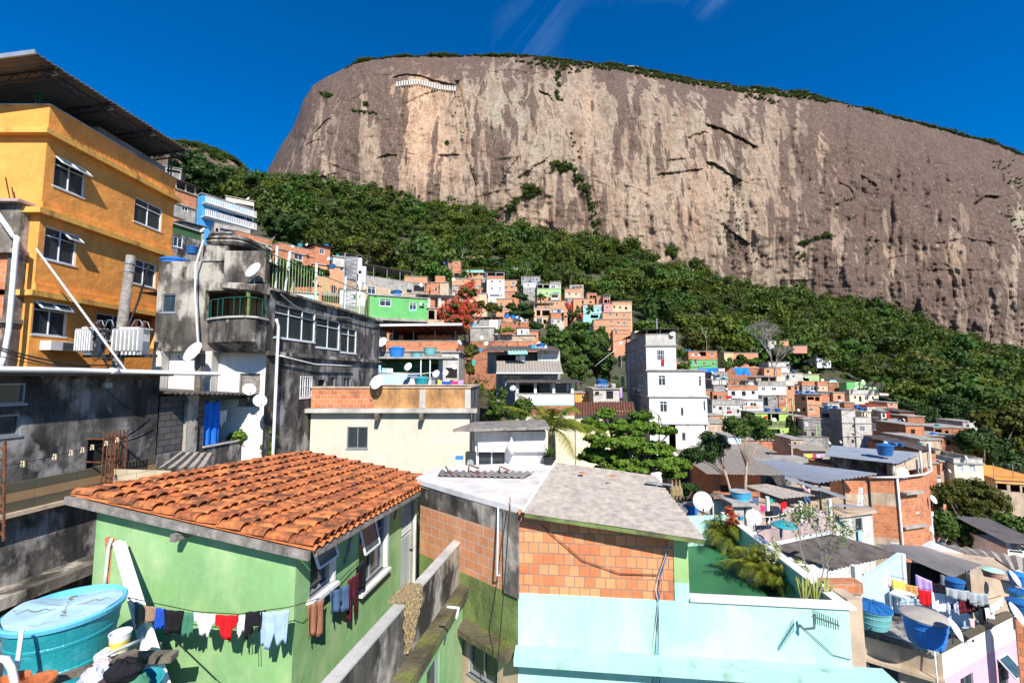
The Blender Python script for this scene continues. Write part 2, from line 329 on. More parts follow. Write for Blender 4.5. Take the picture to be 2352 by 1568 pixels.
def mesh_np(name,v,f,mats,parent=None,tint=None,smooth=False,k=4):
    """mesh from numpy arrays (all faces with k corners)"""
    off = np.array(child_off(parent)) if parent else np.array((v[:,0].mean(),v[:,1].mean(),v[:,2].min()))
    me = bpy.data.meshes.new(name); me.vertices.add(len(v)); me.vertices.foreach_set('co',(v-off).ravel().astype(np.float32))
    me.loops.add(f.size); me.loops.foreach_set('vertex_index',f.ravel().astype(np.int32))
    me.polygons.add(len(f)); me.polygons.foreach_set('loop_start',np.arange(0,f.size,k,dtype=np.int32)); me.polygons.foreach_set('loop_total',np.full(len(f),k,dtype=np.int32))
    for q in (mats if isinstance(mats,(list,tuple)) else [mats]): me.materials.append(MATS[q])
    if tint is not None:
        a = me.color_attributes.new('tint','FLOAT_COLOR','POINT'); a.data.foreach_set('color',np.c_[tint,np.ones(len(tint))].ravel().astype(np.float32))
    me.update(calc_edges=True)
    if smooth: me.shade_smooth()
    o = bpy.data.objects.new(name,me)
    if parent is None: o.location = off
    return finish(o,parent,Vector(off))
def copy_tree(o,parent=None):
    c = o.copy(); COL.objects.link(c); c.parent = parent
    for ch in list(o.children): copy_tree(ch,c)
    return c
def leaf_quads(c,n,size,rng,aspect=1.0,jit=.7):
    """leaf clumps: one quad per centre c, facing roughly along n"""
    N = len(c); d = n+rng.normal(0,jit,(N,3)); d /= np.linalg.norm(d,axis=1)[:,None]+1e-9
    r = rng.normal(0,1,(N,3)); a = np.cross(d,r); a /= np.linalg.norm(a,axis=1)[:,None]+1e-9; b = np.cross(d,a)
    s = (np.asarray(size)*rng.uniform(.6,1.3,N))[:,None]
    a = a*s*.5*aspect; b = b*s*.5
    v = np.stack([c-a*.9-b*.2,c-b*.95+a*.1,c+a+b*.25,c+b-a*.15],1).reshape(-1,3)
    return v,np.arange(4*N).reshape(-1,4)
def blob_points(cen,rad3,n,rng,sub=9,subr=.42,squash=1.0):
    """points on the skins of small clumps that are spread over an ellipsoid"""
    cen = np.array(cen,float); rad3 = np.array(rad3,float)
    u = rng.normal(0,1,(sub,3)); u[:,2] = u[:,2]*.8+.25; u /= np.linalg.norm(u,axis=1)[:,None]
    sc = u*rng.uniform(.3,.88,(sub,1)); k = rng.integers(0,sub,n); q = rng.normal(0,1,(n,3)); q[:,2] += .15; q /= np.linalg.norm(q,axis=1)[:,None]
    rr = (subr*rng.uniform(.7,1.25,sub))[k][:,None]*np.clip(rng.normal(.85,.2,(n,1)),.2,1.4)
    p = sc[k]+q*rr; nn = q+.5*p
    return cen+p*rad3,nn
# ---------------- terrain ----------------
def vnoise(x,y,seed=0):
    r = np.random.default_rng(seed).random((256,256)); xi = np.floor(x).astype(int); yi = np.floor(y).astype(int); fx = x-xi; fy = y-yi
    fx = fx*fx*(3-2*fx); fy = fy*fy*(3-2*fy); g = lambda a,b: r[a % 256,b % 256]
    return (g(xi,yi)*(1-fx)+g(xi+1,yi)*fx)*(1-fy)+(g(xi,yi+1)*(1-fx)+g(xi+1,yi+1)*fx)*fy
def fbm(x,y,o=4,seed=0): return sum(vnoise(x*2**i,y*2**i,seed+i)*.5**i for i in range(o))/sum(.5**i for i in range(o))-.5
TY = [2,12,20,30,45,60,80,110,150,200,340]
TPX = [-900,0,400,650,900,1200,1450,1700,2000,2352,3100]
TP = {-900: (900,860,820,760,700,620,560,500,450),0: (900,850,800,740,680,610,560,510,440),400: (1100,1000,830,700,610,545,500,455,405),
      650: (1150,1090,930,760,650,600,550,500,428),900: (1200,1150,1000,860,765,690,640,590,450),1200: (1300,1200,1080,930,850,770,720,650,520),
      1450: (1350,1320,1230,1110,990,880,795,715,575),1700: (1400,1380,1300,1240,1150,990,880,785,672),2000: (1500,1430,1340,1240,1130,1000,915,835,715),
      2352: (1500,1440,1340,1220,1120,1010,950,915,845),3100: (1600,1500,1330,1230,1150,1080,1030,1000,950)}
TZ = np.array([[-11,-11]+[float(at('P',px,py,Y).z) for Y,py in zip(TY[2:],TP[px])] for px in TPX])
TK = [(px-1176)/1000/.99 for px in TPX]
def ground_z(x,y):
    x,y = np.asarray(x,float),np.asarray(y,float); k = x/y; a = np.interp(k,TK,np.arange(len(TK))); b = np.interp(y,TY,np.arange(len(TY)))
    i = np.clip(a.astype(int),0,len(TK)-2); j = np.clip(b.astype(int),0,len(TY)-2); u = a-i; w = b-j
    return (TZ[i,j]*(1-u)+TZ[i+1,j]*u)*(1-w)+(TZ[i,j+1]*(1-u)+TZ[i+1,j+1]*u)*w
ks = np.linspace(TK[0],TK[-1],150); ys = np.concatenate([np.linspace(2,60,60),np.linspace(62,345,120)])
Kg,Yg = np.meshgrid(ks,ys); Zg = ground_z(Kg*Yg,Yg)+fbm(Kg*Yg*.12,Yg*.12,3,5)*np.clip(Yg*.02,0,3)
v = np.stack([Kg*Yg,Yg,Zg],-1).reshape(-1,3)
# the ground runs on level behind the camera
nx = 150; back = np.stack([ks*900,np.full(nx,-600.),np.full(nx,-11.)],-1)
v = np.concatenate([back,v]); ny = len(ys)+1
ii = (np.arange(ny-1)[:,None]*nx+np.arange(nx-1)[None]).ravel(); f = np.stack([ii,ii+1,ii+nx+1,ii+nx],1)
tag(mesh_np('ground',v,f,'ground',smooth=True),kind='structure')

# ---------------- the granite mountain ----------------
TOPX = [590,599,614,631,647,669,684,696,718,745,783,813,847,911,1024,1157,1232,1289,1364,1422,1526,1611,1752,1861,1989,2130,2272,2352,2700,3200]
TOPY = [440,423,391,361,331,300,266,232,198,180,161,146,138,132,127,127,129,138,146,152,170,187,203,217,250,289,327,358,520,800]
BOTX = [590,722,873,1024,1100,1175,1251,1364,1526,1634,1715,1989,2130,2248,2352,3200]
BOTY = [450,455,478,490,515,540,560,595,620,670,708,740,780,830,875,1000]
LEDGES = [  # overhanging flakes and cracks: polyline, strength in metres, reach in px above
    ([(900,178),(930,170),(962,173),(985,180),(1010,187),(1046,196)],5,9),([(1046,190),(1052,215),(1060,240)],4,14),([(1580,315),(1600,306),(1620,303),(1628,305)],3,8),
    ([(1622,285),(1650,292),(1680,305),(1705,318),(1740,338)],5,12),([(1510,400),(1560,394),(1615,386)],3.5,8),([(1622,371),(1645,376),(1670,395),(1708,417)],5,10),
    ([(1530,368),(1575,362)],2.5,6),([(1708,417),(1780,432),(1830,430),(1910,447)],1.2,4),([(1663,515),(1690,538),(1724,560)],4,9),([(1806,642),(1865,643)],2,6),
    ([(600,412),(680,410),(740,404),(800,428),(880,432)],2.4,7),([(864,362),(890,353),(913,357)],2.5,6),([(1006,356),(1040,355),(1056,352)],2.5,6),
    ([(724,302),(745,280),(762,268)],3,9),([(1143,440),(1163,395),(1196,352)],2.5,7),([(1188,408),(1236,375),(1262,360)],3,8),([(925,239),(985,212),(1015,205)],1.5,6),
    ([(795,185),(850,170),(905,172)],1.5,9),([(1130,165),(1175,160),(1225,170),(1275,155)],2.2,10),([(1236,205),(1262,218),(1272,232)],3.5,8),([(2236,470),(2262,450),(2300,452)],4,9),
    ([(1925,418),(1950,428),(1965,450)],2.5,6),([(1975,402),(2010,420),(2020,448)],2.5,6),([(2125,618),(2260,619)],1.6,5),([(1920,470),(1960,455)],2,6),([(2150,560),(2210,545),(2290,560)],1.5,8)]
nxm,nym = 760,270
Xp = np.concatenate([np.linspace(592,760,120),np.linspace(761,3190,nxm-120)]); top = np.interp(Xp,TOPX,TOPY); bot = np.interp(Xp,BOTX,BOTY)+25
top = top+fbm(Xp*.02,Xp*0+3,4,21)*7*np.clip((Xp-640)/200,0,1); T = np.linspace(0,1,nym)
XX,TT = np.meshgrid(Xp,T); YY = bot[None]+(top-bot)[None]*TT
flute = fbm(XX*.045+fbm(XX*.01,YY*.01,3,3)*2,YY*.006,4,40)+.5*fbm(XX*.11,YY*.02,3,44)
big = fbm(XX*.006,YY*.006,3,60); small = fbm(XX*.13,YY*.13,3,70)
disp = flute*9+big*22+small*2.4+fbm(XX*.05,YY*.05,3,77)*4.5
crack = np.zeros_like(XX)
for pl,hgt,reach in LEDGES:
    xs = np.array([q[0] for q in pl],float); yl = np.array([q[1] for q in pl],float); o_ = np.argsort(xs); xs = xs[o_]; yl = yl[o_]
    line = np.interp(XX,xs,yl)+fbm(XX*.12,XX*0,2,9)*5; fade = np.clip(np.minimum(XX-xs[0],xs[-1]-XX)/6+.2,0,1); dy = line-YY
    disp += np.where(dy > 0,hgt*.75*np.exp(-dy/reach),-hgt*.3*np.exp(dy/5))*fade; crack = np.maximum(crack,np.exp(-((dy+2)/2.0)**2)*fade*min(1,hgt/3))
# steep cleft right of the pale wall, and the detached buttress at the foot
lr = np.random.default_rng(77)
for _ in range(70):
    x0,y0,w_,sl,hg = lr.uniform(620,2450),lr.uniform(140,800),lr.uniform(12,70),lr.uniform(-.7,.7),lr.uniform(.4,1.5); m_ = np.abs(XX-x0) < w_; dy = y0+sl*(XX-x0)+((XX-x0)/w_)**2*lr.uniform(-8,12)-YY
    disp += m_*np.where(dy > 0,hg*np.exp(-np.clip(dy,0,99)/lr.uniform(5,22)),0)*np.clip(1-np.abs(XX-x0)/w_,0,1)**.5
cl = np.interp(YY,[190,240,300,350,420],[1050,1062,1072,1066,1092]); disp -= 7*np.exp(-((XX-cl)/3.5)**2)*((YY > 185) & (YY < 430)); crack = np.maximum(crack,.9*np.exp(-((XX-cl)/1.8)**2)*((YY > 190) & (YY < 420)))
cr = np.interp(YY,[360,395,450,520,570],[1335,1348,1360,1368,1374]); cll = np.interp(YY,[360,400,460,500],[1268,1250,1190,1130])
butt = (XX < cr) & (XX > cll) & (YY > 372+np.abs(XX-1300)*.25); disp += butt*13
disp += 8*np.exp(-((XX-1276)/6)**2)*0
depth = 335+70*TT**2.2+55*np.clip(TT-.86,0,1)/.14*.5+85*np.exp(-(XX-590)/55.)+30*np.exp(-np.abs(XX-1276)/40)*np.clip(TT-.4,0,1)*0
depth = depth+(XX-1500)*.02-disp*np.clip(TT*6+.5,.5,1)*np.clip((XX-592)/30,.2,1)
def at_np(px,py,Y):
    h = (px-1176)/1000; w = (784-py)/1000; fw = CP-w*SP
    return np.stack([h/fw*Y,Y,(SP+w*CP)/fw*Y],-1)
vm = at_np(XX,YY,depth)
last = vm[-1]; rows = [vm[:,:,:].reshape(-1,3)]
for dy_,dz_ in ((40,6),(120,-6),(260,-60),(420,-300)):
    r_ = last.copy(); r_[:,1] += dy_; r_[:,2] = np.minimum(r_[:,2]+dz_-dy_*.0,last[:,2]*(1+dy_/last[:,1])-4 if dy_ < 200 else r_[:,2]+dz_); rows.append(r_)
vm = np.concatenate(rows); nr = nym+4
ii = (np.arange(nr-1)[:,None]*nxm+np.arange(nxm-1)[None]).ravel(); f = np.stack([ii,ii+1,ii+nxm+1,ii+nxm],1)
# what the rock is coloured like: brown lichen film, warm pale scars, grey-green crust
def blob(cx,cy,rx,ry,p=2): return np.exp(-(((XX-cx)/rx)**2+((YY-cy)/ry)**2))
wav = fbm(XX*.02,YY*.006,4,90); wv2 = fbm(XX*.06,YY*.008,4,95)
brown = .28+1.0*np.clip((.2-(YY-top[None])/420.),0,.2)/.2*.75+.85*blob(2010,380,190,120)+.7*blob(2180,420,150,110)+.4*blob(1880,690,90,70)+.5*blob(2180,660,220,60)+.35*blob(2300,760,160,90)+.45*blob(750,330,110,130)+.4*blob(905,330,28,140)+.35*blob(1180,250,30,90)-.35*blob(1240,300,120,120)
brown = np.clip(brown+wav*1.7+wv2*1.8,0,1)
warm = np.clip(1.1*blob(975,300,75,150)+.6*blob(945,200,60,30)+.55*blob(1350,260,20,90)+.7*blob(1890,330,16,90)+.8*blob(1925,400,20,50)+.35*blob(1600,480,200,200)+.4*blob(2100,600,200,90)+.5*blob(1260,500,90,60)+.5*blob(2090,470,9,60)+.3*blob(2180,470,7,50)+wav*.6+wv2*.8,0,1)
brown = np.clip(brown-warm*.55*(blob(975,300,90,170)+blob(1905,360,30,110)+blob(2090,470,9,60)*.8),0,1)
lich = np.clip(.15+.5*blob(1190,270,110,140)+.4*blob(1680,420,60,200)+.6*blob(2330,500,40,120)+.3*blob(1550,300,150,130)+wav*.5,0,1)
brown = np.clip(brown+.22*np.clip((XX-1750)/300,0,1)*(YY < 560)-.2*blob(1500,450,330,170),0,1)
tint = np.stack([brown,warm,lich],-1).reshape(-1,3); tint = np.concatenate([tint]+[np.tile([[.8,.1,.3]],(nxm,1))]*4)
veg = np.clip(1.4-(YY-top[None])/7.,0,1)
def rockmat():
    m = bpy.data.materials.new('granite'); m.use_nodes = True; t = m.node_tree; b = t.nodes['Principled BSDF']; b.inputs['Roughness'].default_value = .9; b.inputs['Specular IOR Level'].default_value = .15
    g = t.nodes.new('ShaderNodeNewGeometry'); a = t.nodes.new('ShaderNodeAttribute'); a.attribute_name = 'tint'; sp = t.nodes.new('ShaderNodeSeparateColor'); t.links.new(a.outputs['Color'],sp.inputs[0])
    def noise(sc,st,det=6,rg=.6):
        mp = t.nodes.new('ShaderNodeMapping'); mp.inputs['Scale'].default_value = st; n = t.nodes.new('ShaderNodeTexNoise'); n.inputs['Scale'].default_value = sc; n.inputs['Detail'].default_value = det; n.inputs['Roughness'].default_value = rg
        t.links.new(g.outputs['Position'],mp.inputs[0]); t.links.new(mp.outputs[0],n.inputs[0]); return n.outputs[0]
    def mr(s,a0,a1,b0=0,b1=1):
        r = t.nodes.new('ShaderNodeMapRange'); r.inputs[1].default_value = a0; r.inputs[2].default_value = a1; r.inputs[3].default_value = b0; r.inputs[4].default_value = b1; t.links.new(s,r.inputs[0]); return r.outputs[0]
    def op(o,x,y):
        q = t.nodes.new('ShaderNodeMath'); q.operation = o; q.use_clamp = True
        for i,k in ((0,x),(1,y)):
            if isinstance(k,(int,float)): q.inputs[i].default_value = k
            else: t.links.new(k,q.inputs[i])
        return q.outputs[0]
    def mix(fac,x,y,mode='MIX'):
        q = t.nodes.new('ShaderNodeMixRGB'); q.blend_type = mode
        if isinstance(fac,(int,float)): q.inputs[0].default_value = fac
        else: t.links.new(fac,q.inputs[0])
        for i,k in ((1,x),(2,y)):
            if isinstance(k,tuple): q.inputs[i].default_value = (*k,1)
            else: t.links.new(k,q.inputs[i])
        return q.outputs[0]
    streak = noise(1,(.15,.09,.006),8); fine = noise(1,(1.3,.6,.05),5); pat = noise(.05,(1,1,.6),8,.65); spots = noise(.55,(1,1,.8),4,.7)
    base = mix(mr(streak,.38,.62),(.19,.13,.095),(.38,.285,.205))
    base = mix(sp.outputs['Green'],base,mix(mr(streak,.4,.6),(.36,.215,.13),(.55,.37,.24)))
    base = mix(op('MULTIPLY',sp.outputs['Blue'],mr(pat,.42,.6)),base,(.32,.3,.22))
    bf = mr(op('ADD',op('MULTIPLY',sp.outputs['Red'],.7),op('MULTIPLY',mr(streak,.38,.62),.6)),.48,.64)
    base = mix(op('MULTIPLY',bf,.88),base,mix(mr(fine,.4,.6),(.05,.03,.025),(.115,.072,.057)))
    base = mix(op('MULTIPLY',mr(fine,.5,.64),.55),base,(.13,.095,.08))
    base = mix(mr(spots,.585,.64,0,.9),base,(.06,.055,.04))
    base = mix(op('MULTIPLY',mr(spots,.34,.4,1,0),.35),base,(.62,.54,.44))
    t.links.new(base,b.inputs['Base Color'])
    bm = t.nodes.new('ShaderNodeBump'); bm.inputs['Strength'].default_value = .9; bm.inputs['Distance'].default_value = 1.6
    hh = op('ADD',op('MULTIPLY',noise(.25,(1,1,.5),9,.65),.7),op('MULTIPLY',streak,.4)); t.links.new(hh,bm.inputs['Height']); t.links.new(bm.outputs[0],b.inputs['Normal'])
    MATS['granite'] = m
rockmat()
tag(mesh_np('mountain',vm,f,'granite',tint=tint,smooth=True),kind='structure')
def rocksurf(px,py):
    """point on the cliff seen at a place of the photograph"""
    i = int(np.clip(np.searchsorted(Xp,px),0,nxm-1)); j = int(np.clip((py-bot[i])/(top[i]-bot[i])*(nym-1),0,nym-1)); return Vector(vm[j*nxm+i])
# small rock hill left of it
def hill(u,w):
    a = math.pi*u; px = 440-math.cos(a)*132; hgt = math.sin(a)**.55; zz = 445-(105+18*math.sin(5*u))*hgt*w
    return at('P',px,zz,300+70*w**2+(1-math.sin(a))*60+4*math.sin(u*31)*w+3*math.sin(w*17+u*9))
mb = MB(); mb.grid(hill,60,26); hv = np.array(mb.v); o = mesh_np('hill',hv,np.array(mb.f),'granite',tint=np.tile([[.62,.2,.5]],(len(hv),1)),smooth=True); tag(o,kind='structure')

# ---------------- forest ----------------
protos = []
for k in range(7):
    flat = [1,.75,.6,.9,.5,.8,.7][k]; P_,N_ = blob_points((0,0,0),(1,1,flat),760,RNG,sub=20+k*2,subr=.3)
    protos.append(leaf_quads(P_,N_,.155,RNG,jit=.55)[0])
def forest(name,pts,radii,tints,matn,label=None):
    vs = []; ts = []
    for (x,y,z),r,c in zip(pts,radii,tints):
        p = protos[RNG.integers(0,7)]; a = RNG.uniform(0,6.28); ca,sa = math.cos(a),math.sin(a)
        q = np.stack([p[:,0]*ca-p[:,1]*sa,p[:,0]*sa+p[:,1]*ca,p[:,2]*RNG.uniform(.8,1.25)],1)*r+np.array((x,y,z))
        vs.append(q); ts.append(np.tile(c,(len(q),1)))
    v = np.concatenate(vs); return mesh_np(name,v,np.arange(len(v)).reshape(-1,4),matn,tint=np.concatenate(ts))
HBX = [-50,380,395,470,590,640,760,920,1060,1130,1210,1300,1460,1462,1560,1700,1800,1930,2070,2200,2352,2600]
HBY = [400,400,440,440,475,545,590,640,660,655,665,690,700,800,805,805,840,850,930,945,960,970]
pts = []; rads = []; tn = []
n = 0
while n < 1900:
    y = RNG.uniform(60,345)**1.0; k = RNG.uniform(TK[1],1.45); x = k*y; z = float(ground_z(x,y))
    if RNG.random() > (y/345)**1: continue
    px,py = proj((x,y,z+3))
    if py > np.interp(px,HBX,HBY): continue
    if px < 600 and y > 250 and px > 100 and RNG.random() < .3: continue
    r = RNG.uniform(2.6,6.6) if RNG.random() < .82 else RNG.uniform(7,10.5)
    if y < 130: r = min(r,5)
    pts.append((x,y,z+r*.55+RNG.uniform(0,2.5))); rads.append(r); n += 1
    h = RNG.random(); s_ = RNG.uniform(.75,1.35)
    c = np.array((1,1,1.))*s_ if h < .55 else np.array((1.3,1.15,.75))*s_ if h < .8 else np.array((.75,1.1,1.0))*s_ if h < .97 else np.array((1.5,1.0,1.2))*s_
    tn.append(c)
tag(forest('forest',pts,rads,tn,'leaf_forest'),'dense green forest covering the slope below the granite cliff','forest',kind='stuff')
pts = []; rads = []; tn = []
while len(pts) < 420:
    y = RNG.uniform(38,190); x = y*RNG.uniform(-.62,1.2); px,py = proj((x,y,float(ground_z(x,y))))
    if py < np.interp(px,HBX,HBY)-10: continue
    r = RNG.uniform(.8,2.0); pts.append((x,y,float(ground_z(x,y))+r*.4)); rads.append(r); tn.append(np.array((1.1,1.2,.9))*RNG.uniform(.7,1.3))
tag(forest('undergrowth',pts,rads,tn,'leaf_forest'),'weeds and low bushes growing in the gaps between the slope houses','undergrowth',kind='stuff')
# shrubs along the summit and in the cracks of the face
pts = []; rads = []; tn = []
def bush(px,py,r,back=0,n=1,spread=4):
    for _ in range(n):
        qx,qy = px+RNG.normal(0,spread),py+RNG.normal(0,spread*.6); p = rocksurf(qx,min(qy,1e4)); pts.append((p.x,p.y-r*.2+back,p.z+r*.35)); rads.append(r*RNG.uniform(.6,1.3)); tn.append(np.array((1,1,1))*RNG.uniform(.7,1.3))
for px in np.arange(790,2420,3.2):
    t_ = float(np.interp(px,Xp,top)); g = .5+.9*max(0,vnoise(np.array([px*.03]),np.array([2.]),5)[0]); bush(px,t_+1,2.6*g,.5,1,1)
    if RNG.random() < .6: bush(px,t_+3,2.0*g,4,2,2)
    if 1230 < px < 1900 and RNG.random() < .75: bush(px,t_+8,2.0,0,3,5)
for u_ in np.arange(.08,.99,.012): p_ = hill(u_,.97); pts.append((p_.x,p_.y,p_.z+1)); rads.append(4); tn.append(np.array((1,1,.9))); p_ = hill(u_,RNG.uniform(.75,.95)) if u_ < .7 else p_; pts.append((p_.x,p_.y-2,p_.z+1)); rads.append(4); tn.append(np.array((.9,1,.9)))
for a,b_,n_,r,s in (((1185,140),(1330,165),40,2,6),((730,214),(760,222),12,2.4,4),((808,256),(870,262),18,1.6,3),((835,238),(838,242),5,2.6,2),((1278,168),(1284,236),22,2.4,3),((1262,380),(1310,388),22,3.2,6),((1305,385),(1350,440),24,2.6,5),
        ((1345,440),(1378,560),26,2.6,4),((1205,430),(1235,442),14,3.4,6),((1180,468),(1215,450),12,3,6),((1115,492),(1190,480),20,2.6,7),((1835,562),(1905,538),26,2.4,3),((1832,575),(1838,600),8,2,3),((1750,668),(1810,660),16,2.4,5),
        ((885,432),(960,462),14,2.2,7),((715,415),(742,418),8,3,4),((1535,575),(1545,590),8,4,5),((1590,600),(1620,640),18,4,8),((2290,370),(2330,430),30,1.5,12),((2310,480),(2350,560),30,1.4,14),((1725,222),(1785,240),20,2,7),((1020,325),(1032,335),5,1.6,2),
        ((1310,300),(1325,370),10,1.4,5),((1040,210),(1062,330),14,1,4),((1655,400),(1710,640),90,1.0,18),((1820,700),(1990,710),40,2.6,9),((1100,480),(1110,500),6,3,6),((2010,540),(1990,610),6,1.2,5),((1965,455),(1945,460),6,1.3,5),((1700,228),(1720,215),8,1.6,4)):
    for q in range(n_):
        u = RNG.random(); bush(a[0]+(b_[0]-a[0])*u,a[1]+(b_[1]-a[1])*u,r,0,1,s)
o = forest('shrubs',pts,rads,tn,'leaf_forest'); tag(o,'low shrubs and grass growing on the summit and in cracks of the cliff','shrubs',kind='stuff')
# row of pale supports under the overhang, small ruins on the summit
rt = thing('retaining_pillars','row of pale concrete pillars shoring the dark overhang on the upper cliff','retaining wall',tuple(rocksurf(962,190)))
for i in range(24):
    u = i/23; px = 912+u*133; py = float(np.interp(px,[912,930,962,985,1010,1046],[193,190,188,193,200,203])); p = at('P',px,py,rocksurf(px,py+6).y-3.0); h_ = 3.4
    mb = MB(); mb.obox(p+V(-.5,0,-h_*.6),(.95,0,0),(0,5,0),(0,0,h_)); mb.obox(p+V(-.7,-.2,h_*.4),(1.35,0,0),(0,5.5,0),(0,0,.6)); mb.build('pillar','white',rt)
for k,(px,py,lab) in enumerate(((1150,128,'tiny roofless stone shelter on the mountain top, left of its twin'),(1200,131,'tiny open stone shelter on the mountain top, middle one'),(1452,153,'small stone shelter with posts near the right shoulder of the summit'))):
    p = at('P',px,py+5,rocksurf(px,py+6).y+4); r = thing('stone_shelter',lab,'ruin',p)
    m1 = MB(); m2 = MB()
    for q in range(4): m1.obox(p+V(q*3-5,0,-4),(.9,0,0),(0,.9,0),(0,0,6.2))
    m2.obox(p+V(-5.6,-.4,2.2),(11.5,0,0),(0,3,0),(0,0,.8)); m1.build('pillar','pale_concrete',r); m2.build('lintel','pale_concrete',r)
# ---------------- walls, windows, houses ----------------
class Wall:
    """upright wall seen from outside: a = left end, r = direction to the right end, n = outward"""
    def __init__(s,a,r,ln): s.a = Vector((a[0],a[1],0)); s.r = Vector((r[0],r[1],0)).normalized(); s.n = Vector((s.r.y,-s.r.x,0)); s.ln = ln
    def uz(s,c,x,y):
        p = hit(c,x,y,s.a,s.n); return (p-s.a).dot(s.r),p.z
    def pt(s,u,z,o=0): return s.a+s.r*u+s.n*o+V(0,0,z)
    def rect(s,c,x0,y0,x1,y1):
        u0,z1 = s.uz(c,x0,y0); u1,z0 = s.uz(c,x1,y1); return min(u0,u1),min(z0,z1),max(u0,u1),max(z0,z1)
    def boxon(s,mb,u0,z0,u1,z1,o0,o1,m=0): mb.obox(s.pt(u0,z0,o0),s.r*(u1-u0),s.n*(o1-o0),(0,0,z1-z0),m)
def wall_cells(mb,w,z0,z1,holes,bands,t=.16):
    us = {0.0,w.ln}; zs = {z0,z1}
    hh = []
    for h in holes:
        a,b,c,d = max(h[0],.02),max(h[1],z0+.01),min(h[2],w.ln-.02),min(h[3],z1-.01)
        if c-a < .04 or d-b < .04: continue
        hh.append((a,b,c,d)); us |= {a,c}; zs |= {b,d}
    for bz,_ in bands[:-1]:
        if z0 < bz < z1: zs.add(bz)
    us = sorted(us); zs = sorted(zs)
    for i in range(len(us)-1):
        for j in range(len(zs)-1):
            um,zm = (us[i]+us[i+1])/2,(zs[j]+zs[j+1])/2
            if any(a < um < c and b < zm < d for a,b,c,d in hh): continue
            m = bands[-1][1]
            for bz,mi in bands:
                if zm > bz: m = mi; break
            mb.quad(w.pt(us[i],zs[j]),w.pt(us[i+1],zs[j]),w.pt(us[i+1],zs[j+1]),w.pt(us[i],zs[j+1]),m)
    for a,b,c,d in hh:
        m = bands[-1][1]
        for bz,mi in bands:
            if (b+d)/2 > bz: m = mi; break
        for p,q in (((a,b),(c,b)),((c,b),(c,d)),((c,d),(a,d)),((a,d),(a,b))):
            mb.quad(w.pt(*p),w.pt(*q),w.pt(*q,-t),w.pt(*p,-t),m)
def window(parent,w,r,kind='w',name=None):
    """r = (u0, z0, u1, z1); kinds: w white sliding, g grey, b barred, d dark opening, D door, c curtain, s shutter, o left open"""
    a,b,c,d = r; W_,H_ = c-a,d-b
    if kind == 'o' or W_ < .05 or H_ < .05: return None
    f = max(.03,min(.034+w.a.y*.0006,W_*.08)); fm = MB()
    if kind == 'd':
        p = MB(); w.boxon(p,a,b,c,d,-.2,-.13); return p.build('window','dark_room',parent)  # near-black panel paints the unlit room behind the hole
    fmat = {'w': 'white_frame','g': 'grey_frame','b': 'white_frame','D': 'weathered_wood','c': 'white_frame','s': 'weathered_wood','y': 'white_frame'}.get(kind,'white_frame')
    o0,o1 = -.12,-.03
    for q in ((a,b,c,b+f),(a,d-f,c,d),(a,b+f,a+f,d-f),(c-f,b+f,c,d-f)): w.boxon(fm,*q,o0,o1)
    npn = 1 if W_ < .7 else 2 if W_ < 1.5 else int(W_/.75)
    if kind == 'D': npn = 1
    for i in range(1,npn):
        u = a+W_*i/npn; w.boxon(fm,u-f*.4,b+f,u+f*.4,d-f,o0,o1-.02)
    if H_ > 1.0 and kind in 'wgc': w.boxon(fm,a+f,d-H_*.27-f*.4,c-f,d-H_*.27+f*.4,o0+.01,o1-.01)
    w.boxon(fm,a-.03,b-.05,c+.03,b,-.12,.03)
    o = fm.build(name or ('door' if kind == 'D' else 'window'),fmat,parent)
    if kind == 'b':
        bm = MB(); k = max(3,int(W_/.16))
        for i in range(k+1): u = a+W_*i/k; w.boxon(bm,u-.014,b,u+.014,d,.0,.028)
        for z in (b+.03,(b+d)/2,d-.05): w.boxon(bm,a,z,c,z+.025,.004,.032)
        bm.build('window_bars','rust' if W_ > 3 else 'white_frame',o)
    pm = MB(); w.boxon(pm,a+f*.6,b+f*.6,c-f*.6,d-f*.6,-.13,-.085)
    pm.build('pane',{'D': 'weathered_wood','c': 'curtain','s': 'wood','y': 'lime_wall'}.get(kind,'glass'),o)
    return o
def corrug(mb,A,B,C,D,wl=.18,amp=.03,m=0,along='AB',nu=None):
    """corrugated sheet over the quad A B C D; ridges run from edge AB to edge DC, the waves march along AB"""
    A,B,C,D = map(Vector,(A,B,C,D)); ln = (B-A).length; nrm = (B-A).cross(D-A).normalized()
    k = max(4,int(ln/wl*4)); k = min(k,900)
    mb.grid(lambda u,v: (A*(1-u)+B*u)*(1-v)+(D*(1-u)+C*u)*v+nrm*(amp*math.sin(u*k/4*2*math.pi)+.006*math.sin(v*9+u*31)),k,5,m)
class House: pass
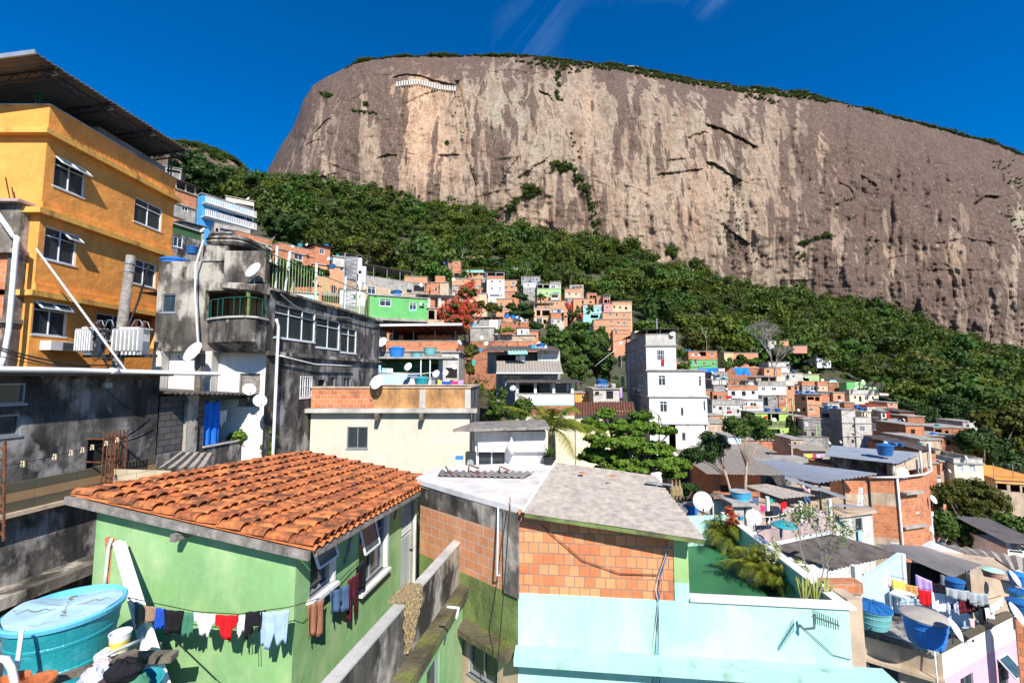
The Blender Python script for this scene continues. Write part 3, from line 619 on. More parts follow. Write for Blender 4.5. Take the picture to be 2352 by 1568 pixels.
def house(lab,c,xa,xb,yt,yb,Y,yaw=0,side=None,D=6,down=6,m='white',bands=None,win=(),swin=(),slabs=(),roof='slab',smat=None,name='house',cat='house',open_top=False,sbands=None,ov=.18,group=None,slabm='concrete'):
    """a house whose front shows from column xa to column xb; side = column where its visible side wall ends"""
    yw = rad(yaw); r = V(math.cos(yw),-math.sin(yw),0); d = V(math.sin(yw),math.cos(yw),0)
    A = at(c,xa,yt,Y); zt = A.z; ym = yt; B = hit(c,xb,yt,A,-d); ln = (B-A).dot(r); A0 = V(A.x,A.y,0)
    z0 = hit(c,xa,yb,A,-d).z-down
    if side is not None:
        if side < xa: q = hit(c,side,yt,A0,r); D = abs((q-A0).dot(d))
        else: q = hit(c,side,yt,A0+r*ln,r); D = abs((q-A0-r*ln).dot(d))
        D = min(max(D,1.5),14)
    H = House(); H.front = Wall(A0,r,ln); H.right = Wall(A0+r*ln,d,D); H.back = Wall(A0+r*ln+d*D,-r,ln); H.left = Wall(A0+d*D,-d,D)
    H.zt,H.z0,H.r,H.d,H.ln,H.D,H.A = zt,z0,r,d,ln,D,A0
    H.side = H.left if (side is not None and side < xa) else H.right
    mats = []
    def mi(q):
        if q not in mats: mats.append(q)
        return mats.index(q)
    def bz(bs,w):
        out = [((w.uz(c,x,y)[1] if y is not None else -99),mi(q)) for x,y,q in bs]; return out
    fb = bz([(xa,y,q) for y,q in bands],H.front) if bands else [(-99,mi(m))]
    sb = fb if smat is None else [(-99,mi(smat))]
    root = thing(name,lab,cat,tuple(A0+r*ln/2+V(0,0,z0)),group); H.root = root
    fh = [(H.front.rect(c,*w[:4]),(w[4] if len(w) > 4 else 'w')) for w in win]; sh = [(H.side.rect(c,*w[:4]),(w[4] if len(w) > 4 else 'w')) for w in swin]
    mb = MB(); wall_cells(mb,H.front,z0,zt,[q for q,_ in fh],fb); wall_cells(mb,H.side,z0,zt,[q for q,_ in sh],sb)
    wall_cells(mb,H.left if H.side is H.right else H.right,z0,zt,[],sb); wall_cells(mb,H.back,z0,zt,[],sb)
    z1 = zt-.06 if roof != 'parapet' else zt-.8
    mb.quad(A0+V(0,0,z1),A0+r*ln+V(0,0,z1),A0+r*ln+d*D+V(0,0,z1),A0+d*D+V(0,0,z1),sb[0][1])
    mb.build('wall',mats,root)
    for q,k in fh: window(root,H.front,q,k)
    for q,k in sh: window(root,H.side,q,k)
    if slabs:
        for y in slabs:
            z = H.front.uz(c,xa,y)[1]; s_ = MB(); s_.obox(A0-r*.12-d*.14+V(0,0,z-.07),r*(ln+.24),d*(D+.26),(0,0,.14)); s_.build('floor_slab',slabm,root)
    if roof == 'slab':
        s_ = MB(); s_.obox(A0-r*ov-d*ov+V(0,0,zt),r*(ln+2*ov),d*(D+2*ov),(0,0,.14)); s_.build('roof',slabm,root)
    elif roof == 'parapet':
        s_ = MB()
        for w in (H.front,H.right,H.back,H.left): s_.obox(w.pt(-.05,zt,.05),w.r*(w.ln+.1),-w.n*.2,(0,0,.07)) if w in (H.front,H.back) else s_.obox(w.pt(.155,zt,.05),w.r*(w.ln-.31),-w.n*.2,(0,0,.07))
        s_.build('coping',slabm,root)
    elif roof in ('tin','asbestos','dark'):
        mm = {'tin': 'metal_roof','asbestos': 'asbestos','dark': 'dark_asbestos'}[roof]; s_ = MB(); o = .4
        corrug(s_,A0-r*o-d*o+V(0,0,zt+.12),A0+r*(ln+o)-d*o+V(0,0,zt+.12),A0+r*(ln+o)+d*(D+o)+V(0,0,zt+.5),A0-r*o+d*(D+o)+V(0,0,zt+.5),wl=max(.18,Y*.006)); s_.build('roof',mm,root,solid=.03)
    return H
def canopy(H,h,c=None,front=.5,ovs=.4,m='metal_roof',rise=.25,posts=3,inset=.15,u0=0,u1=None,parent=None,depth=None,post_m='pale_concrete',pw=.14,name='canopy'):
    """sheet roof on posts above a house's top"""
    root = H.root; u1 = H.ln if u1 is None else u1; D = depth or H.D; A = H.A; z = H.zt
    p = MB(); corrug(p,A+H.r*(u0-ovs)-H.d*front+V(0,0,z+h),A+H.r*(u1+ovs)-H.d*front+V(0,0,z+h),A+H.r*(u1+ovs)+H.d*(D+.3)+V(0,0,z+h+rise),A+H.r*(u0-ovs)+H.d*(D+.3)+V(0,0,z+h+rise),wl=max(.2,A.y*.006)); o = p.build(name,m,root,solid=.03)
    for i in range(posts):
        u = u0+inset+(u1-u0-2*inset)*i/max(1,posts-1); q = MB(); q.obox(A+H.r*(u-pw/2)+H.d*.06+V(0,0,z),H.r*pw,H.d*pw,(0,0,h-.03)); q.build('post',post_m,root); q = MB(); q.obox(A+H.r*(u-pw/2)+H.d*(D-.3)+V(0,0,z),H.r*pw,H.d*pw,(0,0,h+rise-.06)); q.build('post',post_m,root)
def ac_unit(lab,w,r,group=None):
    u0,z0,u1,z1 = r; p = w.pt(u0,z0,.0); t = thing('air_conditioner',lab,'air conditioner',tuple(p),group)
    m = MB(); w.boxon(m,u0,z0,u1,z1,.002,.4); b = m.build('casing','appliance',t); g = MB(); uu = u0+(u1-u0)*.42
    w.boxon(g,uu,z0+.03,u1-.03,z1-.03,.401,.41); g.build('grille','dark_steel',b)
    s = MB(); k = 7
    for i in range(k): zz = z0+.04+(z1-z0-.08)*i/(k-1); w.boxon(s,uu,zz-.008,u1-.03,zz+.008,.411,.425)
    s.build('slats','grey_frame',b); return t
# ---------------- water tanks ----------------
def tank_proto(key,body,lid,lidm='dome',squat=1):
    t = thing('water_tank','x','water tank',(0,0,0)); h = .62*squat; b = MB()
    b.lathe([(.0,0),(.355,0),(.36,.01),(.40,h*.32),(.41,h*.33),(.412,h*.36),(.405,h*.37),(.438,h*.66),(.45,h*.67),(.452,h*.7),(.442,h*.71),(.465,h*.95),(.498,h*.955),(.5,h),(.47,h),(.46,h*.9)],36)
    b.build('body',body,t,smooth=False)
    l = MB()
    if lidm == 'dome': l.lathe([(.5,h+.004),(.505,h+.03),(.47,h+.05),(.22,h+.13),(.08,h+.165),(0,h+.17)],36)
    elif lidm == 'ribbed':
        l.lathe([(.5,h+.004),(.51,h+.03),(.48,h+.05),(.25,h+.12),(.07,h+.17),(0,h+.172)],36)
        for k in range(12): a = k*math.pi/6; l.bar((.06*math.cos(a),.06*math.sin(a),h+.18),(.49*math.cos(a),.49*math.sin(a),h+.055),.022,.03)
    elif lidm == 'sunk': l.lathe([(.47,h-.01),(.3,h-.03),(.1,h-.015),(0,h-.02)],36,wob=lambda a,z: .0)
    if lidm: l.build('lid',lid,t)
    return t
TANKS = {}
TDEF = dict(blue=('blue_tank','blue_tank','dome',1),bright=('bright_blue','bright_blue','dome',1),sky=('sky_tank','lid_grey','sunk',.95),teal=('teal_tank','teal_tank','dome',.85),aqua=('aqua_tank','aqua_tank','sunk',.8),
            ribbed=('aqua_tank','blue_tank','ribbed',.85),grey=('bright_blue','lid_grey','dome',1.05),clay=('clay_tank','mint_lid','dome',.8),white=('pale_concrete','pale_concrete','dome',.9),open=('bright_blue','dark_room','sunk',1.1))  # open: the near-black lid disc paints the dark inside of the tub
USED = set()
def tank(kind,c,x,y,dpx,Y,lab,group='water tanks on the roofs',name=None):
    """x, y: middle of the tank's foot; dpx: width of its rim"""
    if kind not in TANKS: TANKS[kind] = tank_proto(kind,*TDEF[kind])
    p = at(c,x,y,Y); dia = dpx*CR[c][2]*Y/1000/math.sqrt(1+(p.x/p.y)**2)
    t = TANKS[kind] if kind not in USED else copy_tree(TANKS[kind]); USED.add(kind)
    t.location = p; t.scale = (dia,)*3; t.rotation_euler = (0,0,RNG.uniform(0,6)); tag(t,lab,'water tank',group); return t
# ---------------- satellite dishes ----------------
def dish_proto():
    t = thing('satellite_dish','x','satellite dish',(0,0,0)); m = MB(); tilt = rad(28)
    def dp(r,a,off=0):
        x = r*math.cos(a); z = r*math.sin(a)*1.08; y = .28*r*r*2-.07+off
        return V(x,-(-y*math.cos(tilt)-z*math.sin(tilt))*-1 if 0 else y*math.cos(tilt)+z*math.sin(tilt),-y*math.sin(tilt)+z*math.cos(tilt)+.15)
    n = 32; prof = [0.001,.12,.24,.36,.46,.5]
    for off,rev in ((0,0),(.012,1)):
        base = len(m.v)
        for r in prof:
            for k in range(n): m.v.append(tuple(dp(r,2*math.pi*k/n,-.14*0+off-.0)))
        for i in range(len(prof)-1):
            for k in range(n):
                q = (base+i*n+k,base+i*n+(k+1) % n,base+(i+1)*n+(k+1) % n,base+(i+1)*n+k); m.f.append(q if not rev else q[::-1]); m.m.append(0)
    m.build('reflector','dish_white',t,smooth=True)
    a = MB(); a.tube([dp(.5,-math.pi/2),V(0,-.5,-.25)],.014,6); a.tube([V(0,-.5,-.25),V(0,-.55,-.12)],.035,8); a.build('feed_arm','dark_steel',t)
    p = MB(); p.tube([dp(0,0,.03),V(0,.22,.1),V(0,.22,-.75)],.028,8); p.build('mast','grey_frame',t); return t
DISH = [dish_proto(),0]
def dish(c,x,y,dpx,Y,lab,az=-20,group='satellite dishes on the roofs and walls'):
    """x, y: middle of the reflector"""
    dia = dpx*CR[c][2]*Y/1000; t = DISH[0] if DISH[1] == 0 else copy_tree(DISH[0]); DISH[1] += 1
    p = at(c,x,y,Y); t.location = p-V(0,0,.15*dia); t.scale = (dia,)*3; t.rotation_euler = (0,0,rad(az)); return tag(t,lab,'satellite dish',group)
# ---------------- cloth, cables, posts ----------------
FAB = dict(white=(.75,.74,.73),red=(.55,.015,.02),black=(.015,.015,.018),blue=(.02,.08,.45),green=(.06,.2,.12),brown=(.38,.17,.09),denim=(.35,.47,.62),dkdenim=(.08,.14,.24),lilac=(.48,.34,.66),yellow=(.75,.6,.12),purple=(.13,.03,.3),grey=(.35,.38,.4),dark=(.05,.035,.04),pink=(.7,.05,.2),palepink=(.75,.5,.5),teal=(.05,.4,.35),sky=(.35,.62,.8),camo=(.3,.2,.14),tarp=(.02,.18,.72),maroon=(.12,.02,.03),cream=(.6,.5,.33))
for k_,v_ in FAB.items(): mat('cloth_'+k_,v_,.9,var=.1,vscale=6,bump=.2,bscale=30,spec=.1)
mat('cloth_floral',(.62,.38,.12),.9,var=.1,stain=(.45,.03,.03),samt=.5,sscale=14,stretch=(1,1,1),spec=.1)
mat('cloth_patch',(.35,.22,.15),.9,var=.2,stain=(.7,.66,.6),samt=.45,sscale=9,stretch=(1,1,1),spec=.1); mat('cloth_print',(.6,.62,.68),.9,var=.1,stain=(.1,.12,.35),samt=.5,sscale=22,stretch=(1,1,1),spec=.1)
mat('cloth_pinkprint',(.7,.55,.52),.9,var=.1,stain=(.5,.1,.12),samt=.45,sscale=16,stretch=(1,1,1),spec=.1)
def hang(P,Q,h,shape='sheet',m='cloth_white',lab='',cat='laundry',name='garment',group=None,amp=.03,n=None,seed=None,towards=(0,-1,0),parent=None,tilt=0):
    """cloth pegged between P and Q, hanging h down"""
    P,Q = Vector(P),Vector(Q); w = (Q-P).length; n = n or max(8,int(w/.035)); n = min(n,60); rr = random.Random(seed or name+lab); ph = rr.random()*6; T = Vector(towards); mv = max(6,int(h/.06)); mv = min(mv,24)
    def prof(u):
        if shape == 'shorts': return (1,1) if abs(u-.5) > .06 else (1,.6)
        if shape == 'tee': return (.0,.45) if (u < .12 or u > .88) else (0,1)
        if shape == 'trousers': return (0,1) if abs(u-.5) > .07 else (0,.45)
        if shape == 'rag': return (0,.72+.28*math.sin(u*7+ph)*math.sin(u*3+ph))
        return (0,1)
    def fn(u,v):
        L_ = prof(u)[1]*h*(1+.05*math.sin(u*9+ph)); sag = -.06*w*4*u*(1-u)*.4
        ctr = .5+(u-.5)*(1-(.12 if shape != 'sheet' else .04)*v)
        return P*(1-ctr)+Q*ctr+V(0,0,sag-L_*v+(.05*h*math.sin(u*3+ph)*v))+T*(amp*(math.sin(u*math.pi*5+ph)+.5*math.sin(u*math.pi*11+ph*2))*(.25+.75*v)+.02+tilt*v)+(Q-P).normalized()*(.05*h*tilt*v)
    mb = MB(); mb.grid(fn,n,mv)
    o = mb.build(name,m,parent,smooth=True,solid=.008)
    if parent is None: tag(o,lab,cat,group)
    return o
def cable(pts,r,lab,sag=.0,name='cable',m='black_cable',cat='cable',n=10,group=None,parent=None):
    mb = MB(); out = []
    pts = [Vector(p) for p in pts]
    for a,b in zip(pts[:-1],pts[1:]):
        for i in range(n): t = i/n; out.append(a*(1-t)+b*t-V(0,0,4*sag*t*(1-t)))
    out.append(pts[-1]); mb.tube(out,r,6); o = mb.build(name,m,parent,smooth=True)
    if parent is None: tag(o,lab,cat,group)
    return o
# ---------------- trees and plants ----------------
def tree(name,lab,base,crowns,n,leaf,m,trunk_r=.15,forks=5,group=None,sub=12,subr=.4,cat='tree',bark='wood',jit=.6,aspect=1,trunk_to=None,bend=0,extra=None):
    base = Vector(base); r = thing(name,lab,cat,tuple(base),group); tot = sum(c[1][0]*c[1][1]*c[1][2] for c in crowns); vs = []; ff = []; b = 0
    for cc,rr in crowns:
        k = int(n*rr[0]*rr[1]*rr[2]/tot); p,nn = blob_points(cc,rr,k,RNG,sub=max(9,int(2.2*sub*(rr[0]*rr[1]*rr[2]/tot)**.4)),subr=subr*.72); v,f = leaf_quads(p,nn,leaf,RNG,aspect,jit); vs.append(v); ff.append(f+b); b += len(v)
    mesh_np('crown',np.concatenate(vs),np.concatenate(ff),m,r)
    t = MB(); cen = sum((Vector(c[0]) for c in crowns),Vector())/len(crowns); top = Vector(trunk_to) if trunk_to else base.lerp(cen,.55)
    t.tube([base-V(0,0,.6),base.lerp(top,.5)+V(bend,0,0),top],[trunk_r*1.2,trunk_r,trunk_r*.75],8)
    rr = random.Random(lab)
    for i in range(max(forks,len(crowns))):
        cc,r3 = crowns[i % len(crowns)]; q = Vector(cc)+V(rr.uniform(-.6,.6)*r3[0],rr.uniform(-.6,.6)*r3[1],rr.uniform(-.3,.5)*r3[2]); mid = top.lerp(q,.5)+V(rr.uniform(-.1,.1),0,-.06)*r3[0]
        t.tube([top,mid,q],[trunk_r*.55,trunk_r*.35,trunk_r*.1],5)
    t.build('trunk',bark,r,smooth=True); return r
def pxtree(name,lab,c,boxes,Y,gy,n,leaf,m,gx=None,thick=.9,**k):
    """crown lobes given by the box each fills in the photograph"""
    cr = []; s = CR[c][2]*Y/1000
    for i,(x0,y0,x1,y1) in enumerate(boxes):
        p = at(c,(x0+x1)/2,(y0+y1)/2,Y+((i*37) % 5-2)*.03*(x1-x0)*s); rx = (x1-x0)*s/2; rz = (y1-y0)*s/2; cr.append(((p.x,p.y,p.z),(rx,rx*thick,rz)))
    g = at(c,gx if gx is not None else (boxes[0][0]+boxes[0][2])/2,gy,Y); return tree(name,lab,g,cr,int(n*1.4),leaf*1.25,m,**k)
def frond(mb,base,dirv,ln,droop,nleaf=22,lw=.03,ll=.3,rr=random):
    d = Vector(dirv); side = d.cross(V(0,0,1)); side = side.normalized() if side.length > .01 else V(1,0,0); pts = []
    for i in range(9):
        t = i/8; pts.append(base+d*ln*t*(1-.25*t*droop)+V(0,0,-droop*ln*.55*t*t))
    mb.tube(pts,[lw*.5*(1-.8*i/8) for i in range(9)],4,caps=False)
    for i in range(nleaf):
        t = .12+.88*i/nleaf; x = t*8; j = min(7,int(x)); p = pts[j].lerp(pts[j+1],x-j); tang = (pts[j+1]-pts[j]).normalized(); l = ll*math.sin(math.pi*min(1,t*.85+.15))**.6*(1-.3*t)
        for s in (-1,1):
            q = p+(side*s*.8+tang*.65).normalized()*l+V(0,0,-l*(.25+.25*rr.random())); a = tang*lw*.9
            mb.add((p-a*.5,p+a*.5,q),((0,1,2),))
def palm(name,lab,base,h,nf,ln,m='leaf_palm',trunk_r=.12,droop=.9,up=.7,ll=.5,lw=.05,cat='palm',group=None,nleaf=26,seed=1,parent=None,trunk_m='wood'):
    base = Vector(base); r = parent or thing(name,lab,cat,tuple(base),group); rr = random.Random(seed)
    if h > .3:
        t = MB(); t.tube([base-V(0,0,.4),base+V(.1*h*.3,0,h*.5),base+V(0,0,h)],[trunk_r*1.2,trunk_r,trunk_r*.9],8); t.build('trunk',trunk_m,r,smooth=True)
    f = MB()
    for i in range(nf):
        a = i*2.4+rr.random()*.5; e = up*rr.uniform(.2,1.25)
        frond(f,base+V(0,0,h),V(math.cos(a)*math.cos(e),math.sin(a)*math.cos(e),math.sin(e)),ln*rr.uniform(.75,1.1),droop*rr.uniform(.6,1.2),nleaf,lw,ll,rr)
    f.build('fronds',m,r); return r
def twigs(name,lab,base,h,levels=4,r0=.05,spread=.5,m='dry_twig',seed=3,leafm=None,leafn=0,leaf=.07,cat='tree',up=.8,trunks=1,ntw=3,trunk_m=None):
    base = Vector(base); rt = thing(name,lab,cat,tuple(base)); rr = random.Random(seed); t = MB(); tips = []
    def grow(p,d,l,r,lv):
        q = p+d*l; t.tube([p,p.lerp(q,.5)+V(rr.uniform(-.05,.05),rr.uniform(-.05,.05),0)*l,q],[r,r*.8,r*.62],5 if lv > 1 else 4,caps=False)
        tips.append(q)
        if lv == 0: return
        for i in range(ntw if lv > 1 else ntw+1):
            nd = (d*up+V(rr.uniform(-1,1),rr.uniform(-1,1),rr.uniform(-.25,.8))*spread).normalized(); grow(q,nd,l*rr.uniform(.62,.82),r*.6,lv-1)
    for k in range(trunks): grow(base+V(rr.uniform(-.1,.1)*trunks*.4,rr.uniform(-.1,.1)*trunks*.4,0),V(rr.uniform(-.3,.3)*(trunks > 1)*1.2,rr.uniform(-.2,.2),1).normalized(),h*.36,r0,levels)
    t.build('branches',m,rt)
    if leafm:
        tp = np.array([tuple(p) for p in tips]); k = RNG.integers(0,len(tp),leafn); c = tp[k]+RNG.normal(0,leaf*1.3,(leafn,3)); v,f = leaf_quads(c,RNG.normal(0,1,(leafn,3)),leaf,RNG,.55,.5); mesh_np('leaves',v,f,leafm,rt)
    return rt
# ================= houses far up the slope =================
house('two-storey bare brick house standing alone in the trees, highest of the village','L',1065,1330,182,305,195,6,side=1370,m='pale_brick',win=[(1098,235,1130,268),(1205,235,1240,270),(1262,240,1300,268)],slabs=(222,))
house('lower brick storey under the highest house among the trees','L',1140,1300,305,392,192,4,D=5,m='pale_brick',win=[(1225,330,1255,365)])
house('concrete hut with a blue tank at the forest edge, right of the white block','L',1803,1888,365,450,195,0,D=4,m='pale_concrete'); house('little plain concrete annexe beside the hut at the forest edge','L',1890,1937,395,470,195,0,D=4,m='pale_concrete')
house('tiny brick tower house peeping from the trees left of the slope village','L',5,78,60,165,182,3,D=4,m='pale_brick',win=[(15,72,55,100)]); house('small brick and white house under the tiny tower house in the trees','L',8,100,168,248,178,3,D=4,bands=[(205,'pale_brick'),(None,'white')],win=[(60,215,88,240)])
h_ = house('grey house with a dark flat canopy, left of the brick row in the trees','L',-30,165,300,420,150,-10,side=210,m='grey_plaster',bands=[(335,'pale_concrete'),(None,'grey_plaster')],win=[(20,345,60,380),(120,345,150,385)]); canopy(h_,1.1,m='dark_asbestos',posts=4,ovs=1)
house('low brick row house with a pale lower storey beneath the forest','L',484,780,342,500,168,-4,D=6,bands=[(430,'pale_brick'),(None,'pale_concrete')],win=[(600,390,633,426),(585,455,615,490),(690,455,762,492,'d')],slabs=(432,))
house('narrow brick house with two small windows, left neighbour of the leaning-pole tower','L',772,840,290,500,163,-3,D=6,m='brick',win=[(790,315,826,346),(790,385,820,432)])
house('tall narrow brick tower house with one round-edged window at its top','L',842,975,256,505,160,-3,D=7,m='brick',win=[(885,275,913,316),(870,455,960,495,'d')],slabs=(350,445))
house('cylindrical-looking pale water cistern hut above the brick row','L',500,575,260,345,172,0,D=4,m='pale_concrete')
house('brick terrace house under a teal edged roof, left of the tall white block','L',1090,1385,440,640,160,0,D=7,bands=[(535,'pale_brick'),(630,'grey_plaster'),(None,'pale_brick')],win=[(1100,448,1150,482,'o'),(1165,448,1260,482,'o'),(1275,448,1375,482,'o'),(1185,555,1250,590)],slabs=(535,640),slabm='teal_wall')
house('long low building with a turquoise roof edge behind the terrace house','L',985,1340,398,450,172,0,D=6,m='teal_wall')
house('tall white block with brick parapet and an open roof storey','L',1393,1675,425,900,152,0,side=1310,bands=[(496,'grey_plaster'),(542,'brick'),(None,'white')],smat='concrete',win=[(1405,438,1530,492,'o'),(1540,445,1660,492,'o'),(1455,565,1495,602),(1590,565,1622,602),(1455,675,1493,709),(1590,672,1622,706),(1590,725,1612,742,'d'),(1435,785,1600,826),(1605,793,1640,826)],slabs=(494,543),roof='dark')
house('two-storey brick house with a wide window, leaning on the tall white block','L',1680,1875,565,760,156,2,D=6,m='pale_brick',win=[(1780,580,1842,633),(1685,665,1715,706),(1775,660,1812,702)],slabs=(657,))
house('plain grey box house with a blue window below the forest','M',88,390,300,392,176,3,side=55,m='grey_plaster',win=[(105,320,125,345,'d'),(222,325,240,346,'d'),(262,318,292,370),(315,320,366,370)])
house('white house with small blue shuttered windows under the grey box house','M',120,340,395,540,172,3,D=5,bands=[(470,'white'),(None,'concrete')],win=[(180,415,213,450),(288,425,313,442),(200,488,250,520)])
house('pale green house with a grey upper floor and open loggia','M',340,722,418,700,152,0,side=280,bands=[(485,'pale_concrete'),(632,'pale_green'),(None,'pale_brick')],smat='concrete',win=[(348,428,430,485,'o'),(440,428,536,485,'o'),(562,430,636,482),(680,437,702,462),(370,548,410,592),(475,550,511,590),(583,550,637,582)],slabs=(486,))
house('grey rooftop room above the pale green house','M',548,716,380,418,154,0,D=5,m='concrete',down=0)
hb = house('small balcony box stuck on the pale green house','M',558,688,578,650,149,0,D=2,m='pale_concrete',win=[(572,590,675,632,'o')],down=.5)
house('beige house with brick parapet and timber side wall','M',785,1032,497,680,151,2,side=727,bands=[(545,'pale_brick'),(645,'peach_wall'),(None,'concrete')],smat='tan_wall',win=[(838,555,870,594),(943,560,989,598),(790,655,830,680,'d')],slabs=(546,640))
house('small brick room with sloping roof behind the beige house','M',930,1052,468,560,156,2,D=5,m='pale_brick',win=[(985,485,1020,515)],roof='dark'); house('round-fronted grey roof terrace behind the brick room','M',860,1085,432,500,162,4,D=6,m='concrete',roof='parapet')
house('unfinished brick storey with bare pillars, right of the beige house','M',1135,1292,568,680,149,5,side=1035,m='brick',win=[(1185,600,1225,652,'o'),(1232,600,1280,652,'o')])
house('brick house with one dark doorway below the unfinished storey','M',920,1262,655,790,146,3,side=880,m='pale_brick',win=[(1055,682,1086,732,'d'),(1175,690,1215,720,'d')])
house('brick house with three windows beside the banana plant','M',475,822,690,840,143,2,D=6,m='pale_brick',win=[(545,715,580,750),(640,718,677,754),(760,712,802,752)])
house('brick house with roof terrace frames, behind the pink house','M',1292,1402,612,770,145,2,D=5,m='brick',win=[(1320,665,1353,702)]); hh = house('red walled house with white rooftop pergola','M',1400,1508,640,760,142,3,side=1360,m='salmon_wall',win=[(1412,665,1465,722,'o'),(1472,665,1500,722,'o')]); canopy(hh,1.1,m='pale_concrete',posts=4,ovs=.3,rise=0)
house('pale turquoise house half hidden by the loose tree','M',1075,1380,745,1000,137,4,side=1045,bands=[(787,'pale_concrete'),(None,'teal_wall')],win=[(1298,815,1327,857),(1335,820,1358,840),(1195,912,1320,962,'o')],slabs=(789,895))
house('pink house with one blue window in the hillside cluster','M',1408,1542,735,872,135,2,side=1380,m='salmon_wall',win=[(1443,770,1482,810)])
house('salmon house with brick parapet at the right end of the hillside cluster','M',1542,1852,702,870,136,6,D=8,bands=[(755,'pale_brick'),(None,'peach_wall')],win=[(1560,765,1590,800,'d'),(1655,770,1682,808,'d'),(1745,782,1782,827,'d')])
house('brick house with four windows under the pink house','M',1388,1842,872,1000,133,6,D=8,m='pale_brick',win=[(1437,878,1451,900),(1488,880,1531,932),(1595,886,1631,932),(1708,893,1752,946)],slabs=(873,990))
house('brick house with an arched window near the bottom of the cluster','M',1245,1800,985,1160,131,6,D=8,m='pale_brick',win=[(1508,1005,1546,1036),(1620,1018,1656,1056),(1715,1012,1757,1072),(1290,990,1310,1012)],slabs=(1090,))
house('lowest brick storey of the cluster with one white shuttered window','M',1552,1822,1155,1275,129,6,D=7,m='pale_brick',win=[(1585,1172,1622,1216),(1560,1120,1600,1150)])
cb = house('three-level beige concrete building with open floors under a white canopy','M',290,560,800,1085,133,0,D=7,m='peach_wall',win=[(330,835,395,925,'o'),(420,835,545,925,'o'),(330,958,420,1040,'g'),(440,985,492,1052,'o')],slabs=(803,832,940)); canopy(cb,1.6,m='white_roof',posts=2,ovs=1.2,rise=.3)
house('grey plastered house with brick balcony wall, right of the open floors','M',562,768,880,1088,130,0,D=6,bands=[(965,'brick'),(None,'pale_concrete')],win=[(565,990,606,1036),(660,992,702,1040)],slabs=(966,)); house('pale wall house with laundry above the grey plastered house','M',560,770,820,885,134,0,D=5,m='pale_concrete',win=[(568,838,600,868)])
house('tiny white wall with a window behind the dark round tree','M',85,200,965,1055,118,0,D=4,m='pale_concrete',win=[(128,975,165,1020)])
# mid slope, around the flowering tree
house('long grey brick wall house behind the flowering tree','L',835,1300,540,760,128,-3,D=7,bands=[(640,'pale_brick'),(None,'concrete')],win=[(880,625,925,665),(950,535,985,560),(1000,570,1025,600),(1130,665,1180,700)],slabs=(530,645))
house('pale orange house behind the flowering tree with one narrow door','L',1085,1390,775,960,118,0,D=6,m='peach_wall',win=[(1125,818,1152,872,'d'),(1200,800,1230,830)],slabs=(780,))
house('brick house below the tall white block','L',1545,1800,860,1100,122,3,D=7,m='pale_brick',win=[(1600,925,1640,965),(1625,985,1680,1015)],slabs=(862,1035))
house('brick box on a slab, upper left of the flowering tree','L',567,722,495,602,112,-4,side=765,m='brick',roof='parapet'); house('brick house with one grey window under the brick box','L',490,640,600,800,110,-6,D=5,m='brick',win=[(555,668,594,740)]); house('raw brick wall house left of the grey-window house','L',408,552,612,770,113,-5,D=6,m='brick',down=6)
house('plastered stair house with a tall pillar, left of the flowering tree','L',640,782,600,830,109,-4,side=880,m='tan_wall',smat='pale_concrete'); house('dark loggia with a white railing beside the raw brick house','L',212,404,610,800,111,-5,D=6,m='concrete',win=[(225,640,390,742,'d')])
house('low brick wall building behind the grey parapet roof','L',75,440,500,640,128,-4,D=6,m='pale_brick'); house('little brick hut with white trim in the shrubs','L',235,340,378,430,150,-4,D=4,m='pale_brick')
# right-hand slope
house('brick house with a green lower storey below the forest','N',78,535,132,405,133,6,side=0,bands=[(262,'brick'),(None,'green_paint')],win=[(170,156,216,204),(250,142,362,205,'o'),(435,155,479,203),(166,290,223,350),(308,298,356,350),(445,303,494,352)],slabs=(263,))
house('overgrown brick house with a bright yellow window','N',648,800,150,320,140,5,D=7,m='peach_wall',win=[(677,190,734,264,'y')]); house('long overgrown brick wall house with a junk covered roof','N',805,1190,158,290,142,6,D=6,m='pale_brick')
house('white house with a blue tank behind the bare tree','N',1360,1690,305,520,124,6,D=6,m='old_white',win=[(1640,330,1690,370,'d'),(1660,390,1700,420),(1400,420,1440,460)],slabs=(378,)); house('pale house foot below the bare tree','N',1560,1730,480,600,121,6,D=6,m='pale_concrete',win=[(1650,500,1675,545,'d')])
house('white villa with an open roof terrace alone in the right forest','G',1690,1790,440,480,165,6,D=6,down=1.5,m='white',win=[(1700,448,1730,470)]); hv_ = house('small white rooftop frame on the lone villa in the right forest','G',1690,1752,408,440,166,6,D=5,m='white',win=[(1696,414,1745,434,'o')],down=0)
house('orange roofed hut in the trees above the bare tree','G',1520,1620,352,375,160,6,D=5,down=1.5,m='salmon_wall'); house('small brick hut and wall half hidden in the trees right of the dry tree','G',1425,1490,318,345,165,5,D=4,down=1.5,m='pale_brick'); house('pale hut with an antenna in the trees above the bare tree','G',1340,1400,316,345,165,5,D=4,down=1.5,m='pale_concrete')
house('grey parapet house with a white lower wall under the blue tarpaulin','N',440,700,462,640,117,8,side=338,bands=[(520,'concrete'),(None,'white')],smat='concrete',win=[(473,540,526,602),(585,538,636,582)],roof='parapet',slabs=(521,)); house('mossy brick retaining house behind the blue tarpaulin','N',690,1290,400,520,122,5,D=6,m='old_brick')
tt = house('open terrace house with sheet roof on pillars, behind the white brick-topped house','N',480,1140,675,760,108,5,D=7,m='concrete'); canopy(tt,1.3,m='grey_metal_roof',posts=6,ovs=.5); house('white room inside the open terrace with a red sign','N',1012,1115,612,690,111,5,D=4,m='white')
house('white house topped by a long brick parapet','N',702,1185,678,1000,101,5,side=660,bands=[(745,'brick'),(None,'white')],win=[(763,768,831,836,'d'),(930,768,998,843,'d'),(1087,765,1141,816,'d')],slabs=(747,),roof='parapet')
